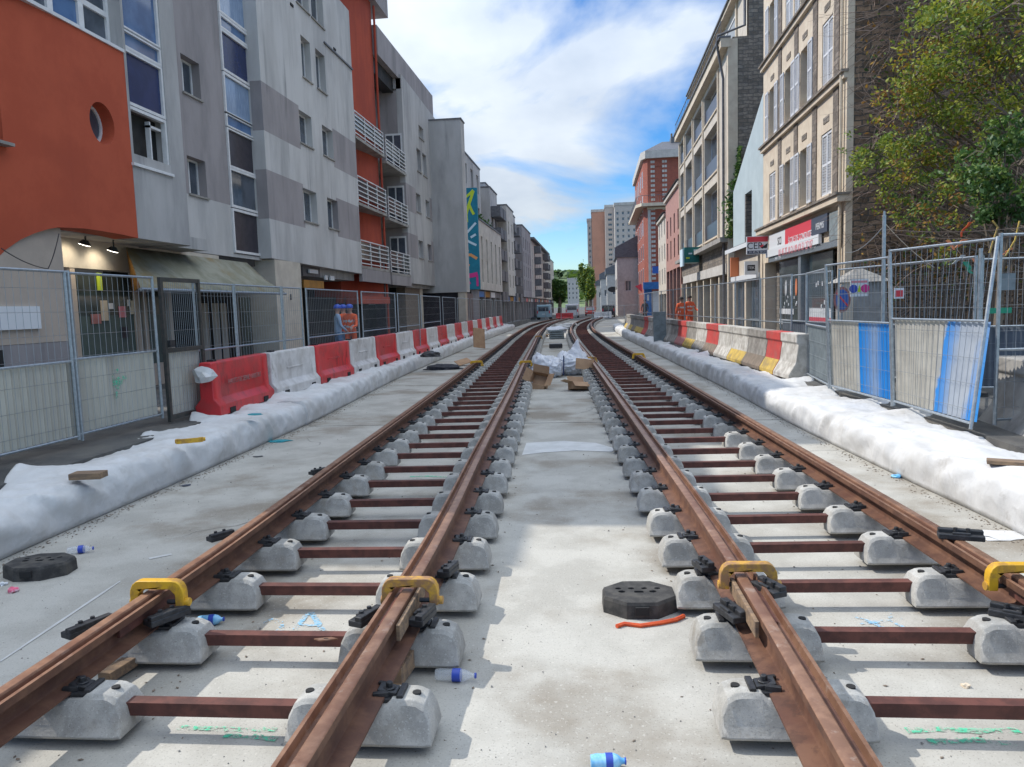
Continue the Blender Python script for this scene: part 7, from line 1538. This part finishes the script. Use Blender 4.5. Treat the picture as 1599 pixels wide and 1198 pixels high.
b.add(vs, [(j*nx+i, j*nx+i+1, (j+1)*nx+i+1, (j+1)*nx+i) for j in range(ny_-1) for i in range(nx-1)]); tag(b.build('hill', 'hill', smooth=2), kind='structure')
rr = random.Random(77); b = B()
for k in range(2600):
    x = rr.uniform(-260, 160); j = rr.random()**.6*300; y = 575+j; r_ = math.sin(min(1, (y-560)/26/12)*PI/2); h_ = 36*r_*(1-.0006*abs(x+40))+10*noise.noise(Vector((x*.008, y*.008, 0)))*r_; s = rr.uniform(3, 6); c = Vector((x, y, h_+s*.3)); 
    for q in range(5): n = Vector((rr.gauss(0, 1), rr.gauss(0, 1), rr.gauss(0, 1))).normalized(); a = n.orthogonal().normalized()*s*.6; e = n.cross(a); o_ = Vector((rr.uniform(-1, 1), rr.uniform(-1, 1), rr.uniform(0, 1)))*s*.5; b.add([c+o_-a, c+o_-e, c+o_+a, c+o_+e], [(0, 1, 2, 3)], k % 2)
tag(b.build('far_wood', ['hill', 'leafg']), 'far wooded hillside closing the view down the street', 'wood', kind='stuff')
for i in range(7):
    x = -8.5+i*1.75*1.15
    panel((x, 98), (x+1.95, 98), .1, 1.6, 'grey crowd barrier panel %s from the left across the far end of the track' % ordl[i].replace('nearest', 'first'), 0, group='barrier panels across the far end', step=.3)
for i in range(2):
    o = dup(None, (-5.5+i*5.2, 104, .05), R(-90), 'low %s plastic barrier across the far end of the street' % ('red' if i % 2 == 0 else 'white'), tree=tr_ if i % 2 == 0 else tw_); tag(o, None, None, None)
def van(c, rz, m, label, L=4.8, Wd=1.9, H=2.1):
    t = empty('van', c, label, 'van'); t.rotation_euler.z = rz; b = B(); pr = [(-L/2, .35), (-L/2, H*.97), (-L/2+.15, H), (L*.22, H), (L*.36, H*.62), (L/2-.05, H*.5), (L/2, .35)]
    b.prism(pr, lambda u, v, q: Vector((u, q, v)), -Wd/2, Wd/2); b.build('body', m, t, world=False, bevel=.06)
    for s in (-1, 1):
        g = B(); g.prism([(L*.05, H*.62), (L*.05, H*.9), (L*.21, H*.9), (L*.32, H*.62)], lambda u, v, q: Vector((u, q, v)), s*(Wd/2+.005), s*(Wd/2-.02)); g.build('side_window', 'glass', t, world=False)
        for u in (-L*.3, L*.3): w = B(); w.tube([(u, s*(Wd/2-.2), .33), (u, s*(Wd/2+.01), .33)], .33, 16); w = w.build('wheel', 'rubber', t, world=False); h = B(); h.tube([(u, s*(Wd/2+.01), .33), (u, s*(Wd/2+.02), .33)], .18, 12); h.build('rim', 'galv', w, world=False)
        h = B(); h.cbox((L/2+.0, s*(Wd/2-.25), .75), (.06, .3, .18)); h.build('headlight', 'signwhite', t, world=False); h = B(); h.cbox((-L/2, s*(Wd/2-.12), 1.1), (.05, .14, .4)); h.build('tail_light', 'red', t, world=False)
    g = B(); g.add([(L*.225, -Wd/2+.12, H*.97), (L*.365, -Wd/2+.12, H*.645), (L*.365, Wd/2-.12, H*.645), (L*.225, Wd/2-.12, H*.97)], [(0, 1, 2, 3)]); 
    for v in g.v: v.x += .03; v.z += .01
    g.build('windscreen', 'glass', t, world=False); g = B(); g.cbox((-L/2-.005, 0, H*.72), (.02, Wd*.75, H*.3)); g.build('rear_window', 'glass', t, world=False); g = B(); g.cbox((-L/2-.005, 0, .8), (.02, .5, .12)); g.build('number_plate', 'signwhite', t, world=False); return t
van((-7.3, 108, 0), R(90), 'tarp', 'pale blue van parked at the far left end of the works'); van((-3.6, 116, 0), R(90), 'signwhite', 'white van beyond the barriers at the street end'); van((1.8, 112, 0), R(88), 'jacketdk', 'dark van at the far right behind the barriers', 4.4, 1.8, 1.8)
van((-1.0, 130, 0), R(-90), 'jred', 'small red car facing the camera far down the street', 4.0, 1.7, 1.5)
